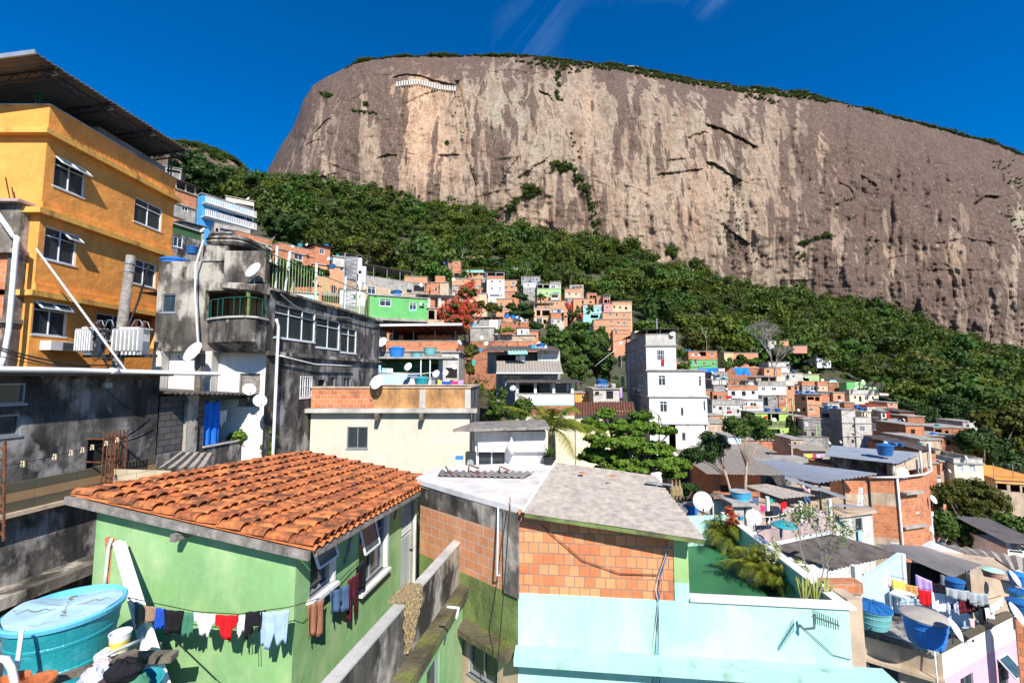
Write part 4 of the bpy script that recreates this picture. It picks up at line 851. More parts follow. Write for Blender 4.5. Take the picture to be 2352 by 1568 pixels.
house('white shopfront house with an orange railing under the long brick parapet','N',985,1262,905,1250,99,5,D=6,m='white',win=[(987,945,1026,996),(1060,945,1171,1012)],slabs=(915,)); hx = house('orange trimmed balcony on the white shopfront house','N',1005,1200,1020,1150,97.5,5,D=1.3,m='white',slabs=(1030,1085),slabm='peach_wall')
house('two-tone plastered house with red bedding on its sill','N',455,985,903,1165,95,5,D=7,bands=[(968,'concrete'),(None,'old_white')],win=[(468,1000,511,1041),(560,1010,616,1072),(690,1013,747,1077),(893,1000,961,1072)],slabs=(975,1160),roof='parapet')
house('brick balcony storey above the two-tone plastered house','N',462,690,778,905,96.5,5,side=455,m='brick',win=[(475,815,540,895,'o'),(550,835,615,900)],roof='parapet')
house('narrow grey house behind the white corner block','N',352,452,745,1020,104,8,D=5,bands=[(820,'brick'),(None,'concrete')],win=[(365,840,412,930)])
house('turquoise tinted white house with a sheet-roofed upper terrace','N',1188,1635,610,838,113,5,side=1150,bands=[(672,'concrete'),(None,'white')],win=[(1250,700,1306,757),(1406,703,1487,758)],slabs=(676,),roof='parapet'); u_ = house('beige rooftop room with laundry on the turquoise tinted house','N',1490,1622,540,612,115,5,D=5,m='cream',roof='none',down=0)
ux = house('covered laundry terrace on the turquoise tinted house','N',1160,1485,545,612,114.5,5,D=5,m='tan_wall',win=[(1240,550,1360,608,'o'),(1375,550,1480,608,'o')],roof='tin',down=0)
house('grey and brick house under the turquoise tinted house','N',1250,1640,838,1060,111,5,D=7,bands=[(None,'grey_plaster')],win=[(1430,865,1486,921),(1545,865,1596,921),(1275,860,1355,1000,'o')]); house('small brick bay with a laundry window beside the grey house','N',1518,1632,838,1010,110.4,5,D=3,m='brick',win=[(1545,865,1597,922)])
lg = house('lime green house with two blue tanks on its roof','N',1142,1668,1120,1640,83,3,side=915,bands=[(1240,'lime_wall'),(1330,'moss_green'),(None,'lime_wall')],smat='dark_green_wall',win=[(1345,1135,1400,1240,'o'),(1410,1135,1530,1240,'o'),(1205,1388,1262,1457),(1496,1375,1547,1447),(1580,1395,1606,1439)],slabs=(1332,))  # dark green on the sides puts the shade of lime walls into colour
house('lower lime green storeys with small barred windows','G',1372,1497,1020,1180,82,3,D=6,m='lime_wall',win=[(1378,1035,1385,1075),(1450,1033,1480,1066),(1436,1130,1467,1162)],slabs=(1105,))
house('brick house with two dark windows right of the turquoise tinted house','N',1635,1845,685,830,119,5,D=6,m='pale_brick',win=[(1668,690,1721,747,'d'),(1775,693,1817,747,'d')]); house('lime and white house with a red roof edge above the brick terraces','O',160,468,190,300,126,5,D=6,m='lime_wall',bands=[(None,'pale_green')],win=[(245,205,320,228),(250,245,325,285,'o')],slabm='salmon_wall')
house('brick topped grey house with wide barred windows','O',220,440,292,470,118,5,side=160,bands=[(350,'brick'),(None,'concrete')],win=[(254,382,300,421),(344,358,433,426)],slabs=(352,),roof='parapet'); house('brick topped beige house beside the wide barred windows','O',442,592,292,470,117,5,D=6,bands=[(345,'brick'),(None,'peach_wall')],win=[(447,368,470,412),(520,370,535,412,'d')],slabs=(347,),roof='parapet')
house('dark red-brown brick house with a mossy top course','O',603,892,305,480,121,5,D=8,m='old_brick',roof='parapet',slabs=(355,)); house('green gable room with a dish on top of the slope row','O',985,1142,298,360,114,5,D=5,m='pale_green',roof='none'); house('green stair flank beside the gable room','O',865,985,305,420,112.5,5,D=3,m='green_paint',roof='none')
gg = house('peach house with a cream parapet and sheet-roofed terrace','O',905,1322,415,600,110,5,side=828,bands=[(472,'pale_concrete'),(None,'cream')],win=[(975,500,1005,540,'d'),(1045,505,1085,585,'d'),(1125,490,1185,557),(1230,503,1266,553)],slabs=(475,),roof='parapet'); canopy(gg,.95,m='metal_roof',posts=4,u0=3.5)
house('lime plastered terrace room under the sheet roof of the peach house','O',1010,1310,372,415,113,5,D=3,m='pale_green',roof='none',win=[(1100,380,1180,414,'o')],down=0)
house('brick corner tower with open top floor and shaded side','O',288,502,487,860,99,3,side=110,m='pale_brick',win=[(300,512,398,560,'o'),(408,512,480,575,'o'),(325,672,384,724)],swin=[(210,510,265,565,'d'),(225,672,268,722,'d')],slabs=(628,800),roof='tin')
house('orange brick house with a small dark side window','O',502,668,470,700,107,4,D=6,m='brick',win=[(622,522,651,581)]); house('brick house with white pillars and one dark square window','O',670,832,455,720,106,4,D=6,m='pale_brick',win=[(735,497,784,550,'d'),(740,640,780,690,'d')],slabs=(605,))
house('striped fairground-coloured terrace house with a red roof edge','O',1165,1448,652,740,99,4,D=6,m='cream',slabm='red_wall'); house('brick house with a white band right of the striped terrace','O',1455,1602,600,830,103,5,D=6,m='pale_brick',win=[(1500,615,1535,650),(1510,740,1540,785)],slabs=(715,))
house('low brick extension with a red tiled ridge','O',832,985,600,700,102,4,D=6,m='old_brick')
g3 = house('grey rendered tower house with three storeys, shaded left side','O',790,988,702,1255,88,3,side=478,bands=[(900,'pale_concrete'),(None,'pale_concrete')],smat='grey_plaster',win=[(945,925,977,963),(930,1128,986,1193)],swin=[(510,742,622,820,'d'),(552,933,636,1008,'b')],slabs=(890,1085))  # darker plaster on the sides is their shade, put into the colour
house('right half of the grey rendered house with its roof terrace','O',988,1222,812,1255,87.6,3,D=6,m='pale_concrete',win=[(1055,935,1141,1008,'b'),(1068,1115,1151,1189,'b')],slabs=(895,1086),roof='parapet')
house('beige room on the roof terrace of the grey rendered house','O',1085,1215,735,815,91,3,D=4,m='cream',win=[(1095,742,1125,812,'o'),(1145,755,1165,812,'d'),(1178,745,1192,772,'d')],down=0)
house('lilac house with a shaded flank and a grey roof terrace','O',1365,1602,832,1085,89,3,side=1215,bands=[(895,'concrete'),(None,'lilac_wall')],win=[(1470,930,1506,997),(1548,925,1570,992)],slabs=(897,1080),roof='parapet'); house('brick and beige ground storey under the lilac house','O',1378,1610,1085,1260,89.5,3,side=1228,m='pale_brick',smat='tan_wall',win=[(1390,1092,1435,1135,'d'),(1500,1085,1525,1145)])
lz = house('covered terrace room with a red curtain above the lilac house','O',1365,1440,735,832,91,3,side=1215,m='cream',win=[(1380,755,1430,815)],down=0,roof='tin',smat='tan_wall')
house('brick hut with white band, right of the lilac terrace','O',1500,1612,722,850,97,4,D=5,bands=[(785,'pale_brick'),(None,'white')],win=[(1510,745,1545,785)])
house('brown brick house in the tree shade','O',1640,1850,740,1000,92,4,D=6,m='old_brick',roof='dark'); house('rust brown brick house with a tall chimney pillar in the shade','O',1750,1990,800,1020,88,4,D=6,m='old_brick')
house('laundry shed with white lower wall next to the lilac house','O',1600,1760,915,1040,86,4,D=4,m='white',win=[(1610,930,1745,985,'d')],roof='dark')
house('small white house with a cream parapet below the brown brick houses','O',1745,1968,1008,1160,74,4,D=6,bands=[(1040,'pale_concrete'),(None,'white')],win=[(1787,1060,1829,1113),(1880,1055,1912,1096)],slabs=(1042,),roof='parapet')
house('dark red shop front in the shade with hanging goods','O',110,250,795,1000,93,4,D=5,m='red_wall',win=[(130,820,170,930,'d'),(180,850,210,940,'d')]); house('dusky pink shaded house left of the grey rendered tower','O',240,490,838,1080,91,4,D=5,m='grey_plaster',win=[(265,870,316,932,'c'),(250,1015,290,1090,'d'),(355,1030,400,1100,'d')],slabs=(985,))
house('long grey retaining wall below the dusky pink house','O',215,610,1105,1290,78,8,D=2,m='concrete',roof='parapet',name='retaining_wall',cat='wall')
sh_ = house('low shed with a sheet roof and bright laundry hung in front','O',240,560,1300,1440,58,4,side=90,m='tan_wall',win=[(260,1335,520,1430,'o')],roof='asbestos')
# more of the packed village where the walls show only in slivers
for a in (('plain brick house between the white corner building and the two-tone house','N',395,620,1180,1330,90,5,'brick',[(430,1215,470,1260),(540,1210,580,1255,'d')]),('grey roofed low house just right of the white corner building','N',390,700,1290,1420,84,5,'pale_concrete',[(450,1320,490,1360)]),
          ('brick house seen under the umbrella crowned tree','N',800,1140,1330,1560,79,4,'brick',[(1000,1400,1050,1450),(860,1400,900,1450)]),('beige wall house left of the lime green house','N',560,900,1420,1600,72,4,'beige',[(700,1470,750,1520)]),
          ('small tan house on the lane above the laundry shed','O',60,240,1130,1290,70,4,'tan_wall',[(100,1170,140,1210,'d')]),('dim brick house beside the green street poles','O',20,200,1000,1140,86,4,'old_brick',[(60,1030,95,1070,'d')]),
          ('red brick house in the shade right of the lilac house foot','O',1610,1760,1060,1240,80,4,'old_brick',[(1650,1090,1690,1130,'d')]),('cream house with two windows below the small white house','O',1760,2010,1150,1290,66,4,'cream',[(1800,1180,1840,1230),(1900,1175,1940,1225)]),
          ('brick hut at the foot of the shaded trees','T',20,160,290,420,66,5,'brick',[(60,320,95,355,'d')]),('pale house corner among the right hand trees','T',455,560,265,330,88,5,'pale_concrete',[(480,280,510,305)]),('low brick shed behind the wire fence trees','T',600,760,470,560,70,6,'brick',[(640,500,680,530,'d')]),
          ('tan walled house beneath the dish above the narrow brick house','T',130,290,400,500,55,5,'tan_wall',[(180,430,215,465,'d')]),('white painted house low behind the brick tower','T',30,200,560,720,52,5,'old_white',[(80,590,115,630)]),
          ('brick house under the bare tree beside the blue tarpaulin','N',1290,1560,400,520,119,5,'pale_brick',[(1330,430,1370,470,'d')]),('concrete house with a low brick wall left of the lime and white house','N',1700,1900,480,600,121,5,'pale_concrete',[(1740,510,1780,550)]),('cream row house below the brown brick terraces','O',590,760,610,700,100,4,'cream',[(620,630,660,665)]),
          ('brick house between the tall white block and the dark layered tree','L',1690,1900,745,880,140,3,'brick',[(1720,780,1760,815),(1800,780,1835,815)]),('pale house below the grey brick wall house','L',840,1080,740,900,115,0,'pale_concrete',[(880,770,920,810)]),('small brick house at the left foot of the green and brick house','N',-150,60,300,430,128,5,'brick',[(-90,330,-50,370)])):
    house(*a[:8],D=6,m=a[8],win=a[9])
# ================= middle distance, left and centre =================
# blue house with two white-railed balconies
bh = house('bright blue house with two long white balcony railings','E',432,800,187,440,70,-59,side=420,m='blue_wall',win=[(487,208,528,240),(548,228,580,246,'g'),(470,300,515,338,'o'),(545,305,650,375,'o'),(662,330,738,400,'o'),(750,352,795,420,'o')],D=6)
def balcony(H,c,xa,ya,dep=1.1,u1=None,u0=0,rail='white',hgt=1.0):
    z = H.front.uz(c,xa,ya)[1]; u1 = H.ln if u1 is None else u1; f = H.front; s = MB(); f.boxon(s,u0,z-.14,u1,z,.002,dep); o = s.build('balcony_floor','white',H.root)
    b = MB(); k = int((u1-u0)/.28)
    for i in range(k+1): u = u0+(u1-u0)*i/k; f.boxon(b,u-.09,z+.05,u+.09 if i < k else u,z+hgt-.06,dep-.05,dep-.02)
    f.boxon(b,u0,z+hgt-.06,u1,z+hgt,dep-.07,dep); f.boxon(b,u0,z+.0,u1,z+.05,dep-.07,dep); b.build('railing','white',H.root)
balcony(bh,'E',480,270,1.4); balcony(bh,'E',480,366,1.6)
house('beige flat house rising behind the blue balconies','E',602,805,205,330,78,-35,D=8,m='cream',win=[(668,250,798,300,'d')])
house('bare concrete house of slabs below the blue house','E',520,780,392,520,62,-40,side=448,m='concrete',win=[(530,430,545,468,'o'),(560,430,680,470,'o')],roof='parapet')
nb = house('brick and grey house with a white pole frame, beside the yellow building','E',236,395,152,350,54,-66,D=6,bands=[(250,'brick'),(None,'concrete')],win=[(288,272,330,318)],slabs=(250,)); canopy(nb,1.2,m='dark_asbestos',posts=3)
house('small brick hut with a pierced wall under the pole frame house','E',215,300,345,430,47,-66,D=4,m='pale_brick'); house('low tin-roofed shed between the pierced brick hut and the concrete tank','E',300,450,395,470,44,-60,D=4,m='concrete',roof='tin')
house('dark green-grey house with one white window behind the yellow building','E',214,430,402,660,38,-70,D=6,m='black_concrete',bands=[(462,'dark_green_wall'),(None,'black_concrete')],win=[(227,488,290,577)])
house('small grey house with a brick stair wall near the forest edge behind the canopy post','A',1135,1300,905,1010,88,-30,D=5,m='concrete',win=[(1190,930,1290,965,'o')])
wb = house('white house with a brick parapet, left of the long brick house','E',682,935,452,720,56,-58,D=6,bands=[(492,'brick'),(560,'pale_concrete'),(None,'white')],win=[(826,540,842,600)],slabs=(500,560),roof='parapet')
lb = house('long brick house climbing the slope with one blue-framed window','Q',290,975,312,620,62,-55,side=175,m='brick',win=[(490,455,602,562)],slabs=(402,),roof='parapet'); rb = house('brick rooftop room with a sheet roof on the long brick house','Q',775,980,345,440,66,-50,D=4,m='brick',win=[(835,390,895,476)],roof='dark')
house('pale cistern box with two tanks, right of the long brick house','Q',1018,1160,502,590,66,-30,D=4,m='pale_concrete'); hd_ = house('dark sheet-roofed building behind the pale cistern box','Q',1120,1340,475,590,72,-30,D=6,m='concrete',roof='dark')
house('low brick and white house with tanks above the round tree','Q',748,1190,605,720,60,-30,D=5,bands=[(None,'pale_brick')],win=[(1110,660,1150,700)],roof='slab')
gp = house('grey parapet house with a long dark sheet canopy on its roof','F',72,440,285,520,76,-40,D=9,bands=[(350,'concrete'),(None,'tan_wall')],win=[(130,362,184,421),(283,383,346,430),(395,385,430,410,'d')],roof='parapet'); canopy(gp,2.0,m='grey_metal_roof',posts=5,front=.3,rise=1.2,post_m='grey_frame',pw=.1)
bb = house('little pink brick box with an air conditioner beside the lattice mast','Q',1038,1415,800,940,66,-25,side=925,m='pale_brick',slabm='dark_asbestos'); ac_unit('small pale air conditioner on the pink brick box by the lattice mast',bb.front,bb.front.rect('Q',1322,835,1380,888))
wh = house('white wall house with a small vent window behind the lattice mast','Q',1112,1450,940,1330,60,-25,D=4,bands=[(1150,'white'),(None,'concrete')],win=[(1285,1012,1336,1075)],slabm='old_terracotta'); gd = house('dark green shop house with a scalloped grey awning','Q',850,1108,915,1300,61,-25,side=780,m='dark_green_wall',slabm='old_terracotta',win=[(870,1025,1100,1200,'o')])
aw = MB(); q0 = gd.front.pt(0,gd.zt-.5,.1); corrug(aw,q0+gd.front.n*1.2-V(0,0,.9),q0+gd.front.r*gd.ln+gd.front.n*1.2-V(0,0,.9),q0+gd.front.r*gd.ln,q0,wl=.6,amp=.05); aw.build('awning','grey_metal_roof',gd.root,solid=.02)
house('turquoise and white shack behind the spiked fence','Q',500,815,985,1120,52,-30,D=4,m='teal_wall',bands=[(1035,'white'),(1060,'teal_wall'),(None,'white')]); house('white walled yard house under a pipe roof behind the spiked fence','Q',150,440,660,990,44,-35,D=5,m='white',win=[(340,750,400,880,'d'),(150,870,250,960,'g')],roof='tin')
gh = house('bright green box house jutting out on concrete pillars','F',145,542,425,572,63,-22,side=113,m='green_paint',win=[(212,447,289,502),(413,474,460,527)],down=0)
ac_unit('white air conditioner on the bright green box house',gh.front,gh.front.rect('F',480,478,512,500))
ul = MB(); ul.obox(gh.A-gh.r*.2-gh.d*.2+V(0,0,gh.z0-.4),gh.r*(gh.ln+.4),gh.d*(gh.D+.2),(0,0,.38)); ul.build('floor_slab','concrete',gh.root)
for i in range(4):
    m_ = MB(); m_.obox(gh.A+gh.r*(.3+i*(gh.ln-1)/3)+gh.d*.5+V(0,0,gh.z0-4.5),gh.r*.4,gh.d*.4,(0,0,4.1)); m_.build('pillar','concrete',gh.root)
house('shaded storey wall behind the pillars of the green box house','F',120,545,590,720,68,-22,D=3,m='concrete',win=[(250,615,300,650,'d'),(350,610,420,650,'d')])
# white canopy frame right of it
wc = house('unfinished frame house under a long white canopy beside the flowering tree','L',450,820,1010,1270,66,-15,D=6,m='tan_wall',win=[(460,1040,555,1190,'o'),(590,1060,800,1200,'o')]); canopy(wc,2.1,m='white_roof',posts=3,ovs=1.8,rise=.3,pw=.4)
# brick terrace with tiled canopy
bt = house('brick terrace house with a large tiled canopy open to the front','F',215,742,735,960,48,0,D=7,bands=[(797,'brick'),(None,'concrete')],win=[(640,860,700,960,'d')],roof='parapet',slabs=(803,))
bw = house('patchwork back wall of the tiled canopy terrace','F',262,742,662,742,54.5,0,D=.4,m='pale_brick',win=[(275,692,340,730,'d'),(372,692,470,730,'d'),(690,690,725,735)],down=1.5,roof='none')
m_ = MB(); z0_ = at('F',215,632,48).z; z1_ = at('F',215,690,54.5).z; xa_ = at('F',196,632,48).x; xb_ = at('F',772,632,48).x
corrug(m_,(xa_,47.8,z0_),(xb_,47.8,z0_+.1),(xb_,54.6,z1_),(xa_,54.6,z1_),wl=.3,amp=.05)
cp_ = thing('tiled_canopy','large brown tiled canopy with a white front gutter over the brick terrace','canopy',(xa_+6,48,z0_-3)); m_.build('tile_sheet','old_terracotta',cp_,solid=.06)
m_ = MB(); m_.bar((xa_,47.65,z0_+.02),(xb_,47.65,z0_+.12),.2,.24); m_.build('gutter','white_frame',cp_)
for i,px in enumerate((204,300,440,585,725)):
    m_ = MB(); a_ = at('F',px,735,48.2); m_.tube([(a_.x,48.2,a_.z-.1),(a_.x,48.2,z0_)],.05,6); m_.build('post','white_frame' if i == 0 else 'dark_steel',cp_)
m_ = MB()
for i in range(12): x_ = xa_+(xb_-xa_)*i/11; m_.bar((x_,48,z0_-.1),(x_,54.4,z1_-.1),.06,.1)
m_.build('rafter','dark_steel',cp_)
house('grey wall house with a dark ground opening beside the brick terrace','F',632,748,812,1010,46,0,D=5,m='pale_concrete',win=[(660,915,735,985,'d')])
gt = house('green house with blue and aqua tanks on its thin roof','F',205,612,858,1010,40,0,side=640,m='dark_green_wall',smat='pale_blue',win=[(232,875,256,892,'g'),(348,878,366,892,'g'),(455,895,472,908,'g'),(545,890,600,985,'d')],roof='none')
m_ = MB(); p_ = gt.A; m_.obox(p_+V(-1.1,-1.6,gt.zt),V(gt.ln+2.6,0,0),V(0,gt.D+1.8,0),(0,0,.16)); m_.build('roof','concrete',gt.root)
for px in (552,490,190):
    m_ = MB(); a_ = at('F',px,950,38.6); m_.tube([(a_.x,38.6,a_.z-2),(a_.x,38.6,gt.zt)],.06,6); m_.build('post','white_frame',gt.root)
house('white parapet terrace with a sloping end in front of the green house','F',400,560,985,1100,33,0,D=4,m='white',roof='parapet'); house('pale blue parapet terrace with laundry behind it, left of the aqua tank','F',178,400,952,1100,33.5,0,D=4,m='pale_blue',roof='parapet')
# beige house, brick parapet
bf = house('large beige house with an orange and brick roof parapet','F',-245,822,1052,1640,20,0,side=888,bands=[(1207,'orange_wall'),(None,'beige')],smat='black_concrete',win=[(-8,1313,131,1460,'g')],roof='parapet',slabm='tan_wall',down=3)  # black_concrete on the sides paints the shade of beige walls
m_ = MB(); bf.front.boxon(m_,-.3,bf.front.uz('F',400,1215)[1],bf.ln+.35,bf.front.uz('F',400,1188)[1],-.02,.35); m_.build('cornice','pale_concrete',bf.root)
m_ = MB(); u_ = bf.front.rect('F',-250,1060,165,1186); bf.front.boxon(m_,max(.0,u_[0]),u_[1],u_[2],u_[3],.002,.03); m_.build('brick_patch','brick',bf.root)
for px in (500,805):
    m_ = MB(); r_ = bf.front.rect('F',px-16,1062,px+22,1186); bf.front.boxon(m_,*r_,.004,.05); m_.build('plaster_strip','pale_concrete',bf.root)
for px in (212,507):
    m_ = MB(); r_ = bf.front.rect('F',px-12,1216,px+12,1262); bf.front.boxon(m_,*r_,-.02,.5); m_.build('beam_end','wood',bf.root)
# grey three-level house with corrugated awning
g4 = house('grey balcony house with a turquoise awning and potted plants','F',1000,1432,870,1180,43,2,side=885,bands=[(918,'concrete'),(None,'grey_plaster')],smat='grey_plaster',win=[(1050,970,1162,1012),(1320,972,1400,1012),(1300,985,1330,1010,'c')],roof='none')
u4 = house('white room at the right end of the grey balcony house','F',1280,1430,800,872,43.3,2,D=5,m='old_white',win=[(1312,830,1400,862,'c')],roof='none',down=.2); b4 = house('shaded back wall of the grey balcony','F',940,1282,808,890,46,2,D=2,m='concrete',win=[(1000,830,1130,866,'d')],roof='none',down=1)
m_ = MB(); a_ = at('F',905,800,42.4); b_ = at('F',1434,800,42.4); corrug(m_,a_,b_,b_+V(0,6.5,.9),a_+V(.4,6.5,.9),wl=.3,amp=.04); m_.build('roof','dark_asbestos',g4.root,solid=.03)
m_ = MB(); a_ = at('F',1080,824,41.6); b_ = at('F',1212,822,41.6); corrug(m_,a_,b_,b_+V(0,1.0,.4),a_+V(0,1.0,.4),wl=.3,amp=.04); m_.build('awning','teal_wall',g4.root,solid=.03)
m_ = MB(); a_ = at('F',1000,948,40.8); b_ = at('F',1450,948,40.8); corrug(m_,a_,b_,b_+V(0,2.2,1.15),a_+V(0,2.2,1.15),wl=.28,amp=.05); m_.build('eave_sheet','asbestos',g4.root,solid=.03)
m_ = MB(); m_.tube([a_+V(0,-.08,-.05),b_+V(0,-.08,-.05)],.07,6); m_.build('gutter','pvc',g4.root)
w5 = house('white walled veranda with a dark sheet roof and turquoise base line','F',1128,1526,1092,1290,37,2,D=6,bands=[(1158,'white'),(1168,'teal_wall'),(1235,'old_brick'),(None,'cream')],win=[(1440,1190,1480,1240)],roof='parapet')
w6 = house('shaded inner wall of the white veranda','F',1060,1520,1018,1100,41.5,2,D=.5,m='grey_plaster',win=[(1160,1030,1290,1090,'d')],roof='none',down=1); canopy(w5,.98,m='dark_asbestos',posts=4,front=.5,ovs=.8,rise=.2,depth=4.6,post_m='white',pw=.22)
bt5 = house('small beige house with a brown tiled roof behind the leafy tree','F',1535,1716,1232,1420,38,2,D=6,m='cream',roof='none'); bt6 = house('beige gabled house with a brown tiled roof, right part','F',1700,1925,1205,1420,39,2,D=6,m='cream',roof='none',win=[(1760,1260,1800,1310,'g')])
for H_,c0,c1,yA,yB in ((bt5,1525,1740,1235,1148),(bt6,1690,1940,1240,1146)):
    m_ = MB(); a_ = at('F',c0,yA,37.6); b_ = at('F',c1,yA-10,37.6); c_ = at('F',c1-15,yB,42.5); d_ = at('F',c0+8,yB,42.5); corrug(m_,a_,b_,c_,d_,wl=.24,amp=.06); m_.build('tile_roof','old_terracotta',H_.root,solid=.05)
house('low white concrete box with two tanks, left of the white corner tower','F',1655,1830,1060,1160,50,2,side=1600,m='pale_concrete',win=[(1667,1075,1694,1100,'d'),(1742,1072,1790,1125,'d')]); house('small yellow wall house peeping beside the low white box','F',1530,1640,1085,1180,54,2,D=4,m='yellow',win=[(1575,1100,1590,1125)])
house('white roof terrace box below the flowering tree','L',1435,1570,1195,1330,78,0,D=5,m='white',roof='none'); house('grey wall house with a white roof slab below the flowering tree','L',1130,1512,1318,1560,74,0,D=6,m='concrete',slabm='white'); dk = house('dark canopy room behind the white roof terrace box','L',1180,1620,1200,1330,82,0,D=5,m='grey_plaster',roof='none'); canopy(dk,.6,m='grey_metal_roof',posts=4)
house('mossy brick parapet house with blue tanks above the green bushes','L',1620,2063,1235,1400,80,0,side=1590,m='old_brick',roof='parapet'); house('white cottage with two small windows under the mossy parapet','M',20,213,1122,1240,76,3,D=5,m='white',win=[(78,1150,107,1206,'g'),(168,1175,186,1208,'g')],slabm='old_brick'); house('brick annexe right of the white cottage','M',215,362,1165,1300,77,3,D=5,m='brick')
fr = house('terrace house with concrete railings and potted plants','F',985,1262,697,760,70,2,D=4,m='tan_wall',win=[(1000,650,1010,660)],roof='slab'); house('long brick wall house behind the dish cluster','F',1075,1262,738,830,62,2,D=5,m='brick',win=[],roof='parapet'); house('old brick wall house right of the tiled canopy terrace','F',770,1075,735,830,64,2,D=5,m='old_brick',roof='parapet')
# white corner tower; the concrete grey of its sides is painted shade
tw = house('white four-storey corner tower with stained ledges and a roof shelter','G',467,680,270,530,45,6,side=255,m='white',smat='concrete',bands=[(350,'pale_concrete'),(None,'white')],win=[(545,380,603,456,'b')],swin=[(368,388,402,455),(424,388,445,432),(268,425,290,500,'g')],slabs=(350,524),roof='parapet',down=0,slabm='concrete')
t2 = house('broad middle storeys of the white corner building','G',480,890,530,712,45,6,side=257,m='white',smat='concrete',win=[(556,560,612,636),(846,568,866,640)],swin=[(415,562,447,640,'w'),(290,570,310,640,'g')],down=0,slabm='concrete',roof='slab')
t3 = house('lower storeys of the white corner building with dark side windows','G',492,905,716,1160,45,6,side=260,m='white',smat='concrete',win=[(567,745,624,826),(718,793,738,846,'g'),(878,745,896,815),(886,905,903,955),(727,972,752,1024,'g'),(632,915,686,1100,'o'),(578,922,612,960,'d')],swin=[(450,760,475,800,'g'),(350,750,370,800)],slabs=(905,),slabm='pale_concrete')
canopy(tw,.5,m='dark_asbestos',posts=3,ovs=.3); rr_ = house('low beige room under the roof shelter of the corner tower','G',390,600,245,300,50,6,D=3,m='cream',roof='none',down=0)
ac_unit('air conditioner on the shaded side of the white corner building',t2.side,t2.side.rect('G',402,650,436,676))
cable([tw.side.pt(3.2,tw.zt-2.2,.1),tw.side.pt(3.2,t2.z0,.12),t3.side.pt(3.0,t3.z0+5,.12)],.06,'white drain pipe down the shaded flank of the corner tower',name='drain_pipe',m='pvc',cat='pipe')
# right middle ground: shacks among the thin trees
house('brick wall house behind the thin trees','G',1150,1372,1025,1180,62,4,D=5,m='brick'); house('white awning house with a pale sheet roof','G',1090,1375,1110,1190,56,4,D=5,m='white',roof='asbestos',win=[(1165,1120,1225,1160,'d'),(1300,1110,1355,1170)]); house('pale blue tarpaulined shed behind the thin trees','G',1055,1150,1000,1120,60,4,D=4,m='pale_blue')
house('grey flat roof house behind the left thin tree','G',905,1080,905,1100,66,4,D=8,m='tan_wall'); house('brick wall with stored planks right of the white corner building','G',920,1020,850,960,80,4,D=4,m='pale_brick')
sw = house('shaded brick shack with one dark window under the thin trees','G',945,1290,1235,1560,31,4,D=6,m='old_brick',win=[(1000,1345,1065,1400,'d')],roof='none'); canopy(sw,.05,m='asbestos',posts=0,front=1.6,ovs=1,rise=.3); house('dim concrete shack wall behind the water tank trees','G',700,950,1215,1500,36,4,D=5,m='black_concrete',roof='none')  # sheet overhang added to cast shade on the shack's brick front
wr = house('low house with a white sheet roof just above the blue metal roof','G',910,1340,1150,1300,40,5,D=3.5,m='concrete',roof='asbestos')
house('pale roofed low house between the trees and the blue metal roof','G',1230,1680,1185,1260,38,5,D=3,m='white')
# pebbled yard wall and brick house at far right
tb = house('brick house with a concrete stair and teal tank among the right trees','T',232,510,308,400,76,6,D=6,bands=[(None,'old_brick')],win=[(245,320,300,365,'o'),(320,330,350,365,'o')]); house('dark brick house in the shade below the concrete stair','T',165,440,372,520,70,6,D=6,m='old_brick',win=[(260,390,300,430,'d'),(330,400,370,440,'d')])
yb_ = house('yellow-beige house with two curtained windows and a grey parapet','T',385,605,542,760,50,6,D=7,bands=[(576,'pale_concrete'),(None,'cream')],win=[(410,590,464,646,'c'),(500,590,554,644,'c'),(418,688,468,720,'c')],slabs=(578,),roof='parapet'); house('brick wing with laundry left of the yellow-beige house','T',280,386,566,760,51,6,D=6,m='pale_brick',win=[(300,588,380,625,'o')]); house('white painted ground room under the brick wing','T',182,288,680,780,44,6,D=5,m='white',win=[(198,690,238,728)])
house('narrow brick house with one dark upper window right of the metal roof tower','T',120,248,482,680,43,6,D=7,m='brick',win=[(180,492,210,532,'d'),(185,585,218,622)],slabs=(573,),roof='dark')
od = house('long ochre building with an orange roof deck at the right edge','T',705,1100,700,1100,52,20,D=10,bands=[(735,'tan_wall'),(None,'tan_wall')],win=[(715,730,795,785,'o'),(815,742,895,800,'o'),(905,755,990,812,'o'),(780,868,800,905,'g')],slabs=(722,),slabm='yellow',down=6)
rm = thing('wire_fence','wire fence on thin posts round the orange roof deck','fence',tuple(od.A+V(0,0,od.zt)))
for i in range(9): m_ = MB(); p_ = od.front.pt(i*1.7,od.zt+.14,-.2); m_.bar(p_,p_+V(0,0,1.7),.06); m_.build('post','grey_frame',rm)
m_ = MB()
for k in range(9): m_.bar(od.front.pt(0,od.zt+.3+k*.18,-.2),od.front.pt(13.6,od.zt+.3+k*.18,-.2),.012)
for k in range(70): m_.bar(od.front.pt(k*.195,od.zt+.25,-.2),od.front.pt(k*.195,od.zt+1.8,-.2),.01)
m_.build('mesh','dark_steel',rm)
